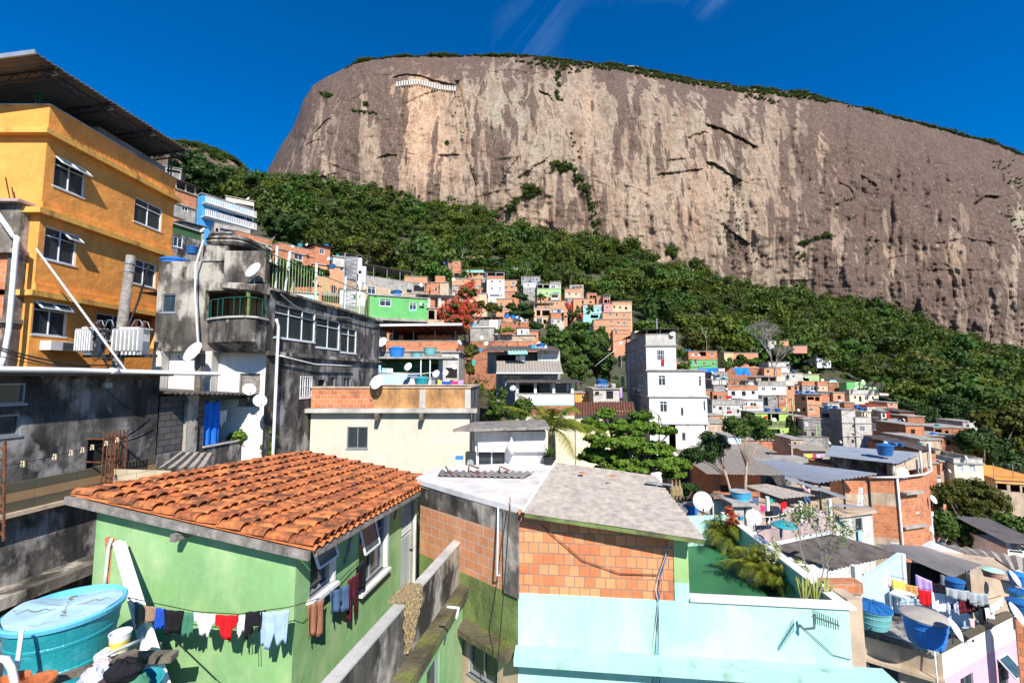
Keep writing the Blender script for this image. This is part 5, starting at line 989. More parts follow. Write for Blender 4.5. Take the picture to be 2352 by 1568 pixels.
# ================= the yellow building =================
YX = -17.25
ye = thing('yellow_building','yellow-orange four-storey building with a wide metal roof canopy','building',(YX-3,15.5,-4)); yz = at('P',117,243,15.5).z
yr = Wall((YX,15.5),(0,1),6.1); yf = Wall((YX-7,15.5),(1,0),7)
ys_ = [yr.uz('P',109,307)[1],yr.uz('P',93,487)[1],yr.uz('P',69,673)[1]]
wins = [(yr.rect('A',397,832,600,1140),'w'),(yr.rect('A',968,1128,1152,1382),'w'),(yr.rect('U',347,440,572,748),'w'),(yr.rect('B',950,182,1110,402),'w'),(yr.rect('U',262,1000,500,1285),'w'),(yr.rect('U',735,1100,985,1330),'w'),(yr.rect('B',930,545,1100,830),'o')]
m_ = MB(); wall_cells(m_,yr,-4,yz,[w_[0] for w_ in wins],[(-99,0)],t=.2); wall_cells(m_,yf,-4,yz,[],[(-99,0)]); m_.quad((YX-7,15.5,yz-1.1),(YX,15.5,yz-1.1),(YX,21.6,yz-1.1),(YX-7,21.6,yz-1.1))
m_.quad((YX,21.6,-4),(YX-7,21.6,-4),(YX-7,21.6,yz),(YX,21.6,yz)); m_.quad((YX-7,21.6,-4),(YX-7,15.5,-4),(YX-7,15.5,yz),(YX-7,21.6,yz)); m_.build('wall','yellow',ye)
for q,k in wins:
    if k != 'o': window(ye,yr,q,'w')
for i,z in enumerate(ys_):
    m_ = MB(); m_.box(YX-7,15.5-.28,z-.1,YX+.28,21.75,z+.1); m_.build('cornice','yellow_trim',ye)
    if i: m_ = MB(); m_.box(YX+.002,15.46,z+.1,YX+.1,21.6,z+.38); m_.build('band','yellow',ye)
m_ = MB(); m_.box(YX-7,15.44,yz,YX+.06,21.66,yz+.05); m_.build('coping','pale_concrete',ye)
for (u0,z0,u1,z1),parts in ((wins[0][0],((0,.5),(.5,1))),(wins[2][0],((.52,1),)),(wins[4][0],((0,.5),(.5,1)))):
    for a_,b_ in parts:  # top-hung sashes pushed open
        m_ = MB(); ua,ub = u0+(u1-u0)*a_+.03,u0+(u1-u0)*b_-.03; zt_ = z1-.04; h_ = .34
        p0,p1,p2,p3 = yr.pt(ua,zt_,.01),yr.pt(ub,zt_,.01),yr.pt(ub,zt_-h_*.75,.3),yr.pt(ua,zt_-h_*.75,.3)
        m_.quad(p0,p1,p2,p3,1)
        for s,e in ((p0,p1),(p1,p2),(p2,p3),(p3,p0)): m_.bar(s,e,.045,.045,0)
        m_.build('open_sash',['white_frame','blue_glass'],ye)
ac_unit('window air conditioner with a black grille on the lower yellow wall',yr,yr.rect('B',288,775,482,852))
# roof canopy with lattice beams
cn = thing('roof_canopy','wide corrugated metal canopy on green lattice beams above the yellow building','canopy',(YX-2,15.5,yz)); cx0,cx1 = -26,-16.6; zc = lambda x: 11.25-(cx1-x)*.14
def zs(x,y): return zc(x)+(y-14.4)*.045
m_ = MB(); corrug(m_,(cx1,14.35,zs(cx1,14.35)),(cx1,21.5,zs(cx1,21.5)),(cx0,21.5,zs(cx0,21.5)),(cx0,14.35,zs(cx0,14.35)),wl=.2,amp=.035); m_.build('roof_sheet','grey_metal_roof',cn,solid=.03)
m_ = MB(); m_.bar((cx0,14.3,zs(cx0,14.3)+.02),(cx1,14.3,zs(cx1,14.3)+.02),.06,.16); m_.build('edge_flashing','metal_roof',cn)
def lattice(p,q,h=.28,n=16):
    m_ = MB(); p,q = Vector(p),Vector(q); dz = V(0,0,h); m_.bar(p,q,.05); m_.bar(p-dz,q-dz,.05)
    for i in range(n): a_,b_ = p.lerp(q,i/n),p.lerp(q,(i+1)/n); m_.bar(a_ if i % 2 else a_-dz,b_-dz if i % 2 else b_,.022)
    m_.build('lattice_beam','dark_steel',cn)
for y in (15.0,17.2,19.3,21.3): lattice((cx0,y,zs(cx0,y)-.1),(cx1+.12,y,zs(cx1,y)-.08),n=30)
lattice((YX+.4,14.7,zs(YX,14.7)-.12),(YX+.4,21.4,zs(YX,21.4)-.12),n=26)
for (x,y) in ((-18.05,15.8),(YX-.1,21.3)):
    m_ = MB()
    for dx in (-.07,.07): m_.bar((x+dx,y,yz-1),(x+dx,y,zs(x,y)-.35),.05)
    for k in range(12): z = yz-1+k*.2; m_.bar((x-.07,y,z),(x+.07,y,z+.2),.02)
    m_.build('post','green_steel',cn)
rb_ = thing('rooftop_room','grey rooftop room in the shade of the metal canopy','building',(-20,19,yz)); m_ = MB(); m_.box(-22.5,18.3,yz-1,-18.2,21.5,10.55); m_.build('wall','grey_plaster',rb_); m_ = MB(); m_.box(-22.8,18.05,10.55,-17.9,21.7,10.8); m_.build('roof','grey_plaster',rb_)
# neighbour at the left edge with the white drain
lf = thing('rough_brick_house','rough rendered brick house at the left picture edge beside the yellow building','house',(-20,14,-2)); zt_ = at('P',40,468,15.2).z; m_ = MB(); xr_ = at('P',38,600,15.2).x
m_.box(-24,15.2,zt_-1.7,xr_,15.49,zt_,0); m_.box(-24,15.22,-3,xr_-.03,15.49,zt_-1.75,1); m_.box(xr_-.3,15.18,-3,xr_+.03,15.492,zt_-1.75,2); m_.build('wall',['dark_concrete','brick','dark_concrete'],lf)
for z in (zt_-1.72,zt_-4.2): m_ = MB(); m_.box(-24,15.0,z-.12,xr_+.1,15.49,z+.04); m_.build('floor_slab','dark_concrete',lf)
m_ = MB(); m_.box(-24,14.95,zt_,xr_+.15,15.49,zt_+.1); m_.build('roof_slab','rose_wall',lf)
for px,py in ((17,408),(27,430)): m_ = MB(); a_ = at('P',px+8,468,15.1); b_ = at('P',px-(4 if px < 20 else 0),py,15.1); m_.bar(a_,b_,.03); m_.build('rebar','rust',lf)
cable([at('P',-20,470,14.8),at('P',33,545,14.8),at('P',39,545,14.8),at('P',34,600,14.8),at('P',20,760,14.8),at('P',4,848,14.8)],.085,'thick white drain pipe running down beside the rough brick house',name='drain_pipe',m='pvc',cat='pipe',n=4)
cable([at('P',84,572,15),at('P',291,853,14.2)],.035,'white guy pole leaning across the yellow wall',name='guy_pole',m='pvc',cat='pole',n=3)
# pole with transformers
PY = 16.3; pt_ = at('P',301,587,PY); pb_ = at('P',268,850,PY)
pl = thing('utility_pole','weathered wooden utility pole carrying two transformers in front of the yellow wall','utility pole',tuple(pb_-V(0,0,3))); m_ = MB(); m_.tube([pb_-V(0,0,3),pb_,pt_],[.19,.18,.145],12); m_.build('pole','weathered_wood',pl,smooth=True)
m_ = MB()
for f_ in (.93,.86): c_ = pb_.lerp(pt_,f_); m_.tube([c_-V(0,0,.03),c_+V(0,0,.03)],.175,12)
m_.build('clamp','grey_frame',pl)
m_ = MB(); c_ = pb_.lerp(pt_,.12); m_.bar(c_+V(-1.2,-.1,0),c_+V(1.3,-.1,0),.1); m_.bar(c_+V(-1.2,.15,.02),c_+V(1.3,.15,.02),.1); m_.build('cross_arm','dark_steel',pl)
def transformer(px,w,lab):
    a_ = at('P',px,775,PY-.15); t = thing('transformer',lab,'transformer',tuple(a_-V(0,0,.55))); t['group'] = 'transformers on the pole'
    m_ = MB(); m_.box(a_.x-w*.32,a_.y-.2,a_.z-.65,a_.x+w*.32,a_.y+.3,a_.z+.3); m_.box(a_.x-w*.38,a_.y-.26,a_.z+.3,a_.x+w*.38,a_.y+.36,a_.z+.36); m_.build('tank','appliance',t)
    f = MB(); k = 7
    for i in range(k):
        x = a_.x-w*.48+w*.96*i/(k-1)
        f.grid(lambda u,v,x=x: (x+.028*math.cos(2*math.pi*v),a_.y-.42+.22*(0)+.0+u*.2,a_.z-.12+.42*math.copysign(abs(math.sin(2*math.pi*v))**.5,math.sin(2*math.pi*v))),2,14)
        f.box(x-.022,a_.y-.42,a_.z-.5,x+.022,a_.y-.2,a_.z+.24)
    f.build('cooling_fins','appliance',t)
    for i in range(3):
        q = MB(); x = a_.x-w*.3+w*.3*i; pr = [(0,0),(.05,.01),(.07,.03),(.04,.05),(.075,.08),(.04,.1),(.07,.13),(.035,.15),(.06,.18),(.03,.2),(.045,.24),(0,.25)]; q.lathe(pr,12,c=(x,a_.y,a_.z+.36)); q.build('bushing','porcelain',t)
transformer(310,.95,'ribbed white transformer right of the wooden pole'); transformer(215,.55,'smaller ribbed transformer left of the wooden pole')
for k in range(7):
    rr = random.Random(k); a_ = at('P',225+rr.uniform(-15,20),745+rr.uniform(0,20),PY-.4); pts = [a_+V((.55 if k < 4 else .7)*math.sin(t*.55+k)*(.5+.1*k)*.6+.2,-.1*rr.random(),-.5+.55*math.cos(t*.55+k)) for t in range(14)]
    cable(pts,.018,f'coiled black cable loop number {k+1} hanging at the transformers' if 0 else 'loops of black cable coiled between the two transformers',group='black cable loops at the transformers',name='cable_loop',n=2)
for k,(x0,y0,x1,y1) in enumerate(((216,748,240,742),(240,745,262,742),(300,745,330,742),(322,745,346,750))):
    a_,b_ = at('P',x0,y0+8,PY-.3),at('P',x1,y1+8,PY-.3); cable([a_,a_.lerp(b_,.3)+V(0,0,.28),a_.lerp(b_,.7)+V(0,0,.26),b_],.014,'thin grey jumper wires arching over the transformer bushings',group='jumper wires over the transformers',name='jumper_wire',m='grey_frame',n=3)
cable([at('P',342,610,PY),at('P',333,640,PY),at('P',318,690,PY),at('P',285,775,PY-.3)],.035,'thick black service cable dropping from the yellow wall to the pole',name='cable',n=4)
for (a_,b_,s_,l_) in (((0,798,13.5),(262,838,15.8),.18,'uppermost black power line in front of the yellow wall'),((0,803,13.5),(250,846,15.8),.2,'second black power line in front of the yellow wall'),((0,818,13.4),(230,850,15.8),.1,'thin lowest black line in front of the yellow wall')):
    cable([at('P',*a_),at('P',*b_)],.03 if 'thin' not in l_ else .015,l_,sag=s_,name='power_line',cat='power line')
cable([at('F',1665,905,44),at('F',1808,790,44)],.02,'pale cable stretched from the corner tower to the trees',name='cable',m='pvc',n=4)
# ================= long grey house with the gutter =================
GK = .1638; gw_r = V(GK,1,0).normalized(); gx = lambda y: -13.5+GK*y
gw = Wall((gx(6.5),6.5),gw_r,12.0); gy1 = hit('P',366,900,gw.a,gw.n); ln1 = (V(gy1.x,gy1.y,0)-gw.a).dot(gw.r)
gr = thing('grey_house','long stained grey house with an overhanging roof and white gutter','house',(gx(10)-2,11,-10)); GW = Wall(gw.a,gw_r,ln1); ztop = .02; zb1 = GW.uz('P',100,1092)[1]
zt1 = GW.uz('P',198,1077)[1]; zt0 = GW.uz('P',0,1182)[1]
wv = [(GW.rect('B',-60,1082,183,1222),'g'),(GW.rect('B',-60,1312,143,1448),'g'),(GW.rect('C',566,10,690,290),'d')]
m_ = MB(); wall_cells(m_,GW,zt1,ztop,[q for q,_ in wv],[(-99,0)]); wall_cells(m_,Wall(GW.a-GW.n*0,gw_r,ln1),zt0-.02,zt1,[],[(-99,1)]); e_ = GW.pt(ln1,0)
m_.quad(e_+V(0,0,ztop),e_-GW.n*5+V(0,0,ztop),e_-GW.n*5+V(0,0,-8),e_+V(0,0,-8)); m_.build('wall',['black_concrete','tile_brown'],gr)
for q,k in wv: window(gr,GW,q,k)
tl = MB(); hb = (zt1-zt0)/3
for row in range(3):
    for k in range(14):
        u0 = k*.9; mi_ = (0,1,0)[row]; GW.boxon(tl,u0+.006,zt0+row*hb+.006,u0+.894,zt0+(row+1)*hb-.006,.0,.012,mi_)
tl.build('tile_band',['tile_olive','tile_brown'],gr)
lw = MB(); GW.boxon(lw,0,zt0-.1,ln1,zt0,-.3,.12); lw.build('ledge','tan_wall',gr)
lw = MB(); W2 = Wall(GW.pt(0,0,-.25),gw_r,ln1); z2 = zt0-1.75; wall_cells(lw,W2,-9.5,zt0-.1,[],[(-99,0)]); lw.build('basement_wall','black_concrete',gr)
lw = MB(); GW.boxon(lw,0,z2-.25,ln1,z2,-.25,.5); lw.build('kerb_ledge','dark_concrete',gr)
rf = MB(); rf.obox(GW.pt(-1,ztop,.5),GW.r*(ln1+1.0),-GW.n*7,(0,0,.12)); rf.build('roof','dark_asbestos',gr)
gt_ = MB(); gt_.tube([GW.pt(-1,.17,.58),GW.pt(4.6,.16,.6),GW.pt(9.2,.1,.58),GW.pt(ln1+.95,.02,.56)],.07,10); gt_.tube([GW.pt(5.55,.155,.6),GW.pt(5.75,.15,.6)],.085,10); gt_.build('gutter','pvc',gr,smooth=True)
cg = thing('window_cage','rusty barred cage standing out from the grey house window','window cage',tuple(GW.pt(6,zt1,.4))); (u0,z0,u1,z1) = GW.rect('C',560,0,690,295); m_ = MB(); dz = .55
for i in range(7): u = u0+(u1-u0)*i/6; m_.bar(GW.pt(u,z0,dz),GW.pt(u,z1+.2,dz),.025)
for z in (z0+.1,z0+.75,z1): m_.bar(GW.pt(u0,z,dz),GW.pt(u1,z,dz),.03); m_.bar(GW.pt(u0,z,0),GW.pt(u0,z,dz),.03); m_.bar(GW.pt(u1,z,0),GW.pt(u1,z,dz),.03)
for i in range(3): m_.bar(GW.pt(u1,z0,.12+i*.14),GW.pt(u1,z1,.12+i*.14),.02)
m_.build('bars','rust',cg)
fl = thing('floodlight','small grey floodlight under the eave of the grey house','light',tuple(GW.pt(6.5,-.5,.1))); q_ = GW.rect('B',700,1078,752,1112); m_ = MB(); GW.boxon(m_,q_[0],q_[1],q_[2],q_[3],.12,.24); m_.build('lamp_head','grey_frame',fl); m_ = MB(); m_.bar(GW.pt((q_[0]+q_[2])/2,q_[3]-.02,0),GW.pt((q_[0]+q_[2])/2,q_[3]-.02,.15),.04); m_.build('arm','dark_steel',fl)
cable([GW.pt((q_[0]+q_[2])/2,q_[1],.1),GW.pt(7.2,-1.2,.05),GW.pt(ln1-1.5,-1.75,.05),GW.pt(ln1-.2,-1.55,.05)],.012,'thin black wire sagging across the grey house wall',sag=.12)
# left foreground iron stand and peg line
ist = thing('iron_stand','rusty lattice stand at the left picture edge','stand',tuple(at('P',3,1240,8.5))); m_ = MB()
for px in (-12,12): m_.bar(at('P',px,1010,8.6),at('P',px-4,1242,8.6),.03)
for k in range(8): y0_ = 1012+k*28; m_.bar(at('P',-12,y0_,8.6),at('P',12,y0_+28,8.6),.018)
m_.build('frame','rust',ist)
p0,p1 = at('C',40,175,8.6),GW.pt(u1,z1,.5); cable([p0,p1],.008,'thin clothes line with wooden pegs on the grey wall',sag=.05,name='clothes_line')
for k,f_ in enumerate((.1,.32,.45,.55,.64,.78,.9)):
    c_ = p0.lerp(p1,f_)-V(0,0,.05*4*f_*(1-f_)); m_ = MB(); m_.bar(c_+V(-.02,0,.04),c_+V(-.035,0,-.09),.022); m_.bar(c_+V(.02,0,.04),c_+V(.03,0,-.085),.022); tag(m_.build('clothes_peg','tile_cream'),'small wooden peg on the empty line before the grey wall','clothes peg','wooden pegs on the empty line')
# block wall part with blue curtain
bw2 = Wall(GW.pt(ln1+.02,0,.02),gw_r,1); ee = hit('P',578,900,GW.a,GW.n); ln2 = (V(ee.x,ee.y,0)-bw2.a).dot(gw_r); bw2 = Wall(bw2.a,gw_r,ln2)
bk = thing('block_house','grey block house with a curtained opening beside the long grey house','house',tuple(bw2.pt(ln2/2,-9))); zr = bw2.uz('P',480,905)[1]; op = bw2.rect('B',1470,1205,1775,1470)
m_ = MB(); wall_cells(m_,bw2,-9,zr,[op],[(op[1],0),(-99,1)]); m_.quad(bw2.pt(ln2,zr),bw2.pt(ln2,zr,-4),bw2.pt(ln2,-9,-4),bw2.pt(ln2,-9),1); m_.build('wall',['grey_block','black_concrete'],bk)
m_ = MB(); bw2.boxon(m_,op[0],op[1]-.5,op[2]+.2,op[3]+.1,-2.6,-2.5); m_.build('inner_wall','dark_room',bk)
m_ = MB(); u_ = bw2.rect('B',1325,1170,1385,1500); bw2.boxon(m_,u_[0],-4,u_[2],zr,.003,.12); m_.build('pillar','dark_concrete',bk)
m_ = MB(); corrug(m_,bw2.pt(-.2,zr+.1,.6),bw2.pt(ln2+.6,zr-.12,.6),bw2.pt(ln2+.6,zr+.1,-4),bw2.pt(-.2,zr+.32,-4),wl=.2,amp=.03); m_.build('roof','dark_asbestos',bk,solid=.03)
m_ = MB(); m_.box(0,0,0,.01,.01,.01) if 0 else bw2.boxon(m_,op[0]-.02,op[1]-.06,op[2],op[1],-.1,.06); m_.build('sill','pale_concrete',bk)
a_,b_ = bw2.pt(op[0]+.05,op[3]-.06,-.1),bw2.pt(op[0]+(op[2]-op[0])*.35,op[3]-.06,-.1); hang(a_,b_,op[3]-op[1]+.05,'sheet','cloth_tarp','blue curtain hanging in the opening of the block house','curtain','curtain',amp=.05,towards=tuple(bw2.n))
a_,b_ = bw2.pt(op[0]+(op[2]-op[0])*.4,op[3]-.42,-.3),bw2.pt(op[0]+(op[2]-op[0])*.62,op[3]-.4,-.3); hang(a_,b_,.75,'rag','cloth_white','white cloth hanging beside the blue curtain','laundry','towel',amp=.05,towards=tuple(bw2.n))
# courtyard wall in front of that (dark)
# ================= the dark concrete house =================
CY = 17.0; ca = at('P',366,600,CY); cb_ = at('P',615,650,CY); zb = at('P',366,806,CY).z; ztp = ca.z; xl,xr = ca.x,cb_.x
ch = thing('concrete_house','blackened concrete house with a corner balcony and roof tank tower','house',((xl+xr)/2,CY+2,-8)); F1 = Wall((xl,CY),(1,0),xr-xl)
hw = [F1.rect('B',1160,440,1252,574),F1.rect('E',455,878,894,1095)]
m_ = MB(); wall_cells(m_,F1,zb,ztp,[hw[0],(hw[1][0],hw[1][1],F1.ln-.12,hw[1][3])],[(-99,0)],t=.25); L1 = Wall((xl,CY+6),(0,-1),6); wall_cells(m_,L1,zb,ztp,[],[(-99,0)]); m_.quad((xl,CY,ztp),(xr,CY,ztp),(xr,CY+5,ztp),(xl,CY+5,ztp)); m_.quad((xl,CY+.01,zb),(xl,CY+5,zb),(xr,CY+5,zb),(xr,CY+.01,zb)); m_.build('wall','dark_concrete',ch)
m_ = MB(); m_.box(xl+.2,CY+2.2,zb,xr-.1,CY+2.35,ztp-.1); m_.box(hw[1][0]+xl+.2,CY+.2,hw[1][1]-.1,xr-.1,CY+2.2,hw[1][1]); m_.build('room_wall','tan_wall',ch)
window(ch,F1,hw[0],'g','louvre_window')
# roof parapet piece, tower and hood
xt0 = at('E',430,640,CY-.1).x; xt1 = at('E',610,640,CY-.1).x; xt2 = at('E',718,600,CY-.1).x; zt0_,zt1_ = at('E',430,600,CY).z,at('E',430,492,CY-.2).z
m_ = MB(); m_.box(xt0,CY-.06,ztp+.002,xt1,CY+2.5,zt0_+.25); m_.build('tower_base','dark_concrete',ch)
m_ = MB(); cx_,rx_ = (xt0+xt2)/2,(xt2-xt0)/2
def roundbox(mb,cx,cy,rx,ry,z0,z1,bulge=0):
    n = 28; prof = [(.97,z0),(1+bulge,z0+(z1-z0)*.3),(1,z0+(z1-z0)*.55),(1+bulge*1.5,z0+(z1-z0)*.62),(1.0,z0+(z1-z0)*.68),(1,z1)]; base = len(mb.v)
    for k,z in prof:
        for j in range(n):
            a = 2*math.pi*j/n; ca_,sa_ = math.cos(a),math.sin(a); mb.v.append((cx+rx*k*math.copysign(abs(ca_)**.45,ca_),cy+ry*k*math.copysign(abs(sa_)**.45,sa_),z))
    for i in range(len(prof)-1):
        for j in range(n): mb.f.append((base+i*n+j,base+i*n+(j+1) % n,base+(i+1)*n+(j+1) % n,base+(i+1)*n+j)); mb.m.append(0)
    mb.f.append(tuple(base+(len(prof)-1)*n+j for j in range(n))); mb.m.append(0); mb.f.append(tuple(base+j for j in reversed(range(n)))); mb.m.append(0)
roundbox(m_,cx_,CY+1.1,rx_,1.25,zt0_+.26,zt1_+.1,.05); m_.build('tank_tower','dark_concrete',ch)
m_ = MB(); m_.box(xt0+.3,CY-.2,zt1_+.12,xt1+.2,CY+2,zt1_+.2); m_.build('lid_slab','black_concrete',ch)
m_ = MB(); m_.box(xt1+.002,CY-.25,ztp+.003-.9,xr+.02,CY+.0,ztp+.35); m_.build('parapet','dark_concrete',ch)
m_ = MB(); z_ = at('E',600,855,CY-1).z; xh = at('E',588,840,CY-.9).x; m_.add([(xh,CY-1.0,z_),(xr+.1,CY-1.0,z_-.12),(xr+.1,CY,z_-.1),(xh-.5,CY,z_+.02),(xh,CY-1.0,z_+.2),(xr+.1,CY-1.0,z_+.1),(xr+.1,CY,z_+.35),(xh-.5,CY,z_+.35)],((0,3,2,1),(4,5,6,7),(0,1,5,4),(1,2,6,5),(3,0,4,7),(2,3,7,6))); m_.build('balcony_hood','dark_concrete',ch)
xb0 = at('E',455,1100,CY-.3).x; xb1 = at('E',565,1100,CY-.7).x; zf = hw[1][1]; zu = at('E',560,1290,CY-.8).z; xm = at('E',735,1100,CY-1).x
pts2 = [(xb0-.1,CY),(xb0+.3,CY-.35),(xb1+.3,CY-.8),(xm,CY-.95),(xr+.05,CY-.75),(xr+.05,CY)]; m_ = MB(); n_ = len(pts2)
top_ = [(x,y,zf) for x,y in pts2]; mid_ = [(x,y,zu+.25) for x,y in pts2]; low_ = [((x-xm)*.9+xm,CY-(CY-y)*.35,zu-.12) for x,y in pts2]; m_.add(top_+mid_+low_,[(i,n_+i,n_+i+1,i+1) for i in range(n_-1)]+[(n_+i,2*n_+i,2*n_+i+1,n_+i+1) for i in range(n_-1)]+[tuple(range(n_)),tuple(2*n_+i for i in reversed(range(n_)))]); m_.build('balcony','dark_concrete',ch)
m_ = MB()
for i in range(n_-1): m_.bar(V(*pts2[i],zf+.04),V(*pts2[i+1],zf+.04),.14,.07)
m_.build('balcony_sill','pale_concrete',ch)
rl = MB(); zrt = at('E',470,935,CY-.6).z
for i in range(n_-1):
    a_,b_ = V(*pts2[i],zf+.07),V(*pts2[i+1],zf+.07); k = max(1,int((b_-a_).length/.26)); dz_ = V(0,0,zrt-zf-.07); rl.bar(a_+dz_,b_+dz_,.03)
    for j in range(k+1): q = a_.lerp(b_,j/k); rl.bar(q,q+dz_,.025)
rl.build('railing','green_steel',ch)
m_ = MB(); m_.tube([(xm,CY-.85,zf),(xm,CY-.85,z_-.05)],.075,10); m_.build('balcony_post','moss_green',ch)
# lower white storey, set back behind columns
m_ = MB(); zl = at('P',400,925,CY).z
for px0,px1 in ((346,365),(467,481)): a_ = at('P',px0+2,860,CY-.02); b_ = at('P',px1+4,860,CY-.02); m_.box(a_.x,CY-.02,zl-3,b_.x,CY+.35,zb)
m_.build('column','old_white',ch)
m_ = MB(); F2 = Wall((xl+.3,CY+.4),(1,0),xr-xl-.3); dr = F2.rect('E',700,1470,838,1700); wall_cells(m_,F2,zl-3,zb,[dr],[(-99,0)]); m_.build('lower_wall','white',ch); window(ch,F2,dr,'D','doorway')
# right-hand long wing
rw = Wall((xr+.06,CY+.02),(.13,1),10.2); wt = rw.uz('P',617,662)[1]; wb_ = -6; wn = [(rw.rect('E',955,965,1238,1250),'w'),(rw.rect('E',1252,1062,1414,1302),'w'),(rw.rect('E',1428,1135,1535,1330),'w'),(rw.rect('E',1135,1490,1210,1640),'b'),(rw.rect('E',1262,1515,1310,1640),'d'),(rw.rect('E',1352,1495,1385,1568),'g'),(rw.rect('E',1445,1500,1495,1600),'g')]
wg = thing('house_wing','long blackened wing with a row of tall dark windows and a fenced roof','house',tuple(rw.pt(5,-6,-2))); m_ = MB(); wall_cells(m_,rw,wb_,wt,[q for q,_ in wn],[(-99,0)]); e1 = rw.pt(rw.ln,0); m_.quad(e1+V(0,0,wt),e1+V(0,0,wb_),e1+V(0,0,wb_)-rw.n*6,e1+V(0,0,wt)-rw.n*6); m_.quad(rw.pt(0,wt),rw.pt(rw.ln,wt),rw.pt(rw.ln,wt,-6),rw.pt(0,wt,-6)); m_.build('wall','black_concrete',wg)
for q,k in wn: window(wg,rw,q,k)
for py_,dz_ in ((812,.16),(0,.1)):
    z = rw.uz('P',617,py_)[1] if py_ else wt; m_ = MB(); rw.boxon(m_,-.02,z-.06,rw.ln+.1,z+dz_-.06,.003,.16); m_.build('ledge','dark_concrete',wg)
fz = thing('spiked_fence','spiked iron fence with white posts along the roof of the dark wing','fence',tuple(rw.pt(5,wt))); m_ = MB(); rr = random.Random(4)
for i in range(46): u = .3+i*.21; m_.bar(rw.pt(u,wt,-.25),rw.pt(u,wt+1.6+rr.uniform(-.08,.08),-.25),.017)
m_.build('bars','pale_green',fz); m_ = MB(); m_.bar(rw.pt(.2,wt+1.5,-.25),rw.pt(rw.ln,wt+1.5,-.25),.03); m_.bar(rw.pt(.2,wt+.15,-.25),rw.pt(rw.ln,wt+.15,-.25),.03); m_.build('rail','green_steel',fz)
for u in (.9,1.5,3.8,6.6,8.3): m_ = MB(); m_.tube([rw.pt(u,wt,-.4),rw.pt(u+(.25 if u == 1.5 else 0),wt+2,-.4)],.055,8); m_.build('post','pvc',fz)
end = house('small annexe with a tall window at the far end of the dark wing','E',1562,1685,1200,1640,28,-78,D=4,m='black_concrete',win=[(1562,1240,1660,1415)])
cable([rw.pt(.5,wt-.1,.1),rw.pt(2.2,wt-.6,.1),rw.pt(6,wt-.35,.1),rw.pt(10,wt-.3,.1)],.03,'grey hose sagging along the top of the dark wing',sag=.06,m='grey_frame',name='hose')
cable([rw.pt(.15,wt-1.2,.25),rw.pt(.3,wt-1.5,.25),rw.pt(.3,-4.5,.25)],.06,'white drain pipe at the corner of the dark wing',name='drain_pipe',m='pvc',cat='pipe',n=3)
cable([at('E',440,520,CY-.3),at('E',385,700,CY-.3),at('E',380,900,CY-.35),at('E',405,1300,CY-.4),at('E',408,1560,CY-.6)],.035,'white conduit running down the front of the concrete house',name='conduit',m='pvc',cat='pipe',n=4)
m_ = MB(); a_ = at('B',1440,870,CY-.7); b_ = at('B',1415,1125,CY-.7); m_.box(a_.x-.12,a_.y-.12,b_.z-2,a_.x+.1,a_.y+.1,a_.z); tag(m_.build('wooden_post','wood'),'dark wooden post in front of the white lower storey','post')
cable([rw.pt(.3,at('E',905,1335,CY).z,.2),rw.pt(3,rw.uz('E',1250,1408)[1],.2),rw.pt(6.5,rw.uz('E',1420,1415)[1],.2)],.035,'white pipe crossing the middle of the dark wing',name='pipe',m='pvc',cat='pipe',n=3)
tower = thing('lattice_mast','tall galvanised lattice mast with white panel antennas','antenna mast',tuple(at('Q',1210,1360,40))); m_ = MB(); p0 = at('Q',1210,1370,40); hm = at('Q',1210,490,40).z-p0.z; s_ = .75
for k in range(3): a = k*2.1+.3; m_.bar(p0+V(math.cos(a)*s_,math.sin(a)*s_,-3),p0+V(math.cos(a)*s_*.9,math.sin(a)*s_*.9,hm),.09)
for i in range(15):
    for k in range(3):
        a,b = k*2.1+.3,(k+1)*2.1+.3; za = hm*i/15; zb_ = hm*(i+1)/15; m_.bar(p0+V(math.cos(a)*s_,math.sin(a)*s_,za),p0+V(math.cos(b)*s_,math.sin(b)*s_,zb_),.045); m_.bar(p0+V(math.cos(a)*s_,math.sin(a)*s_,za),p0+V(math.cos(b)*s_,math.sin(b)*s_,za),.045)
m_.build('lattice','grey_frame',tower)
for dx,dz in ((.9,-.9),(1.3,-1.7),(1.0,-2.1)): m_ = MB(); m_.box(p0.x+dx,p0.y-.3,p0.z+hm+dz-.9,p0.x+dx+.35,p0.y-.05,p0.z+hm+dz+.6); m_.build('panel_antenna','appliance',tower)
# ================= green house with the tiled roof =================
def island_mat(name,c1,c2,c3,dirt,damt=.6):
    m = mat(name,c1,var=0,bump=.15,stain=dirt,samt=damt,sscale=4.5,stretch=(1,1,1)); t = m.node_tree; g = t.nodes.new('ShaderNodeNewGeometry'); r = t.nodes.new('ShaderNodeValToRGB')
    e = r.color_ramp.elements; e[0].color = (*c1,1); e[1].color = (*c2,1); k = e.new(.5); k.color = (*c3,1); t.links.new(g.outputs['Random Per Island'],r.inputs[0])
    for n in t.nodes:
        if n.type == 'MIX_RGB' and not n.inputs[1].is_linked: t.links.new(r.outputs[0],n.inputs[1]); t.links.new(r.outputs[0],n.inputs[2]); break
island_mat('roof_tile',(.56,.16,.045),(.4,.11,.04),(.66,.22,.07),(.06,.035,.025),.62)
dG = V(math.sin(rad(9.3)),math.cos(rad(9.3)),0); rG = V(dG.y,-dG.x,0)
C0 = at('P',680,1288,7.2); C0g = V(C0.x,C0.y,0); e_ = hit('P',966,1160,C0g,rG); LG = (e_-C0g).dot(dG); WG = (C0g-hit('P',214,1300,C0g,-dG)).dot(rG)
RW = Wall(C0g,dG,LG); FW = Wall(C0g-rG*WG,rG,WG); zg = C0.z+.05; pl_ = C0g-dG*.22; pbk = C0g+dG*(LG+.15)
nl,nr_,bl,br_ = hit('P',160,1135,pl_,-dG),hit('P',716,1262,pl_,-dG),hit('P',690,1040,pbk,-dG),hit('P',1000,1104,pbk,-dG)
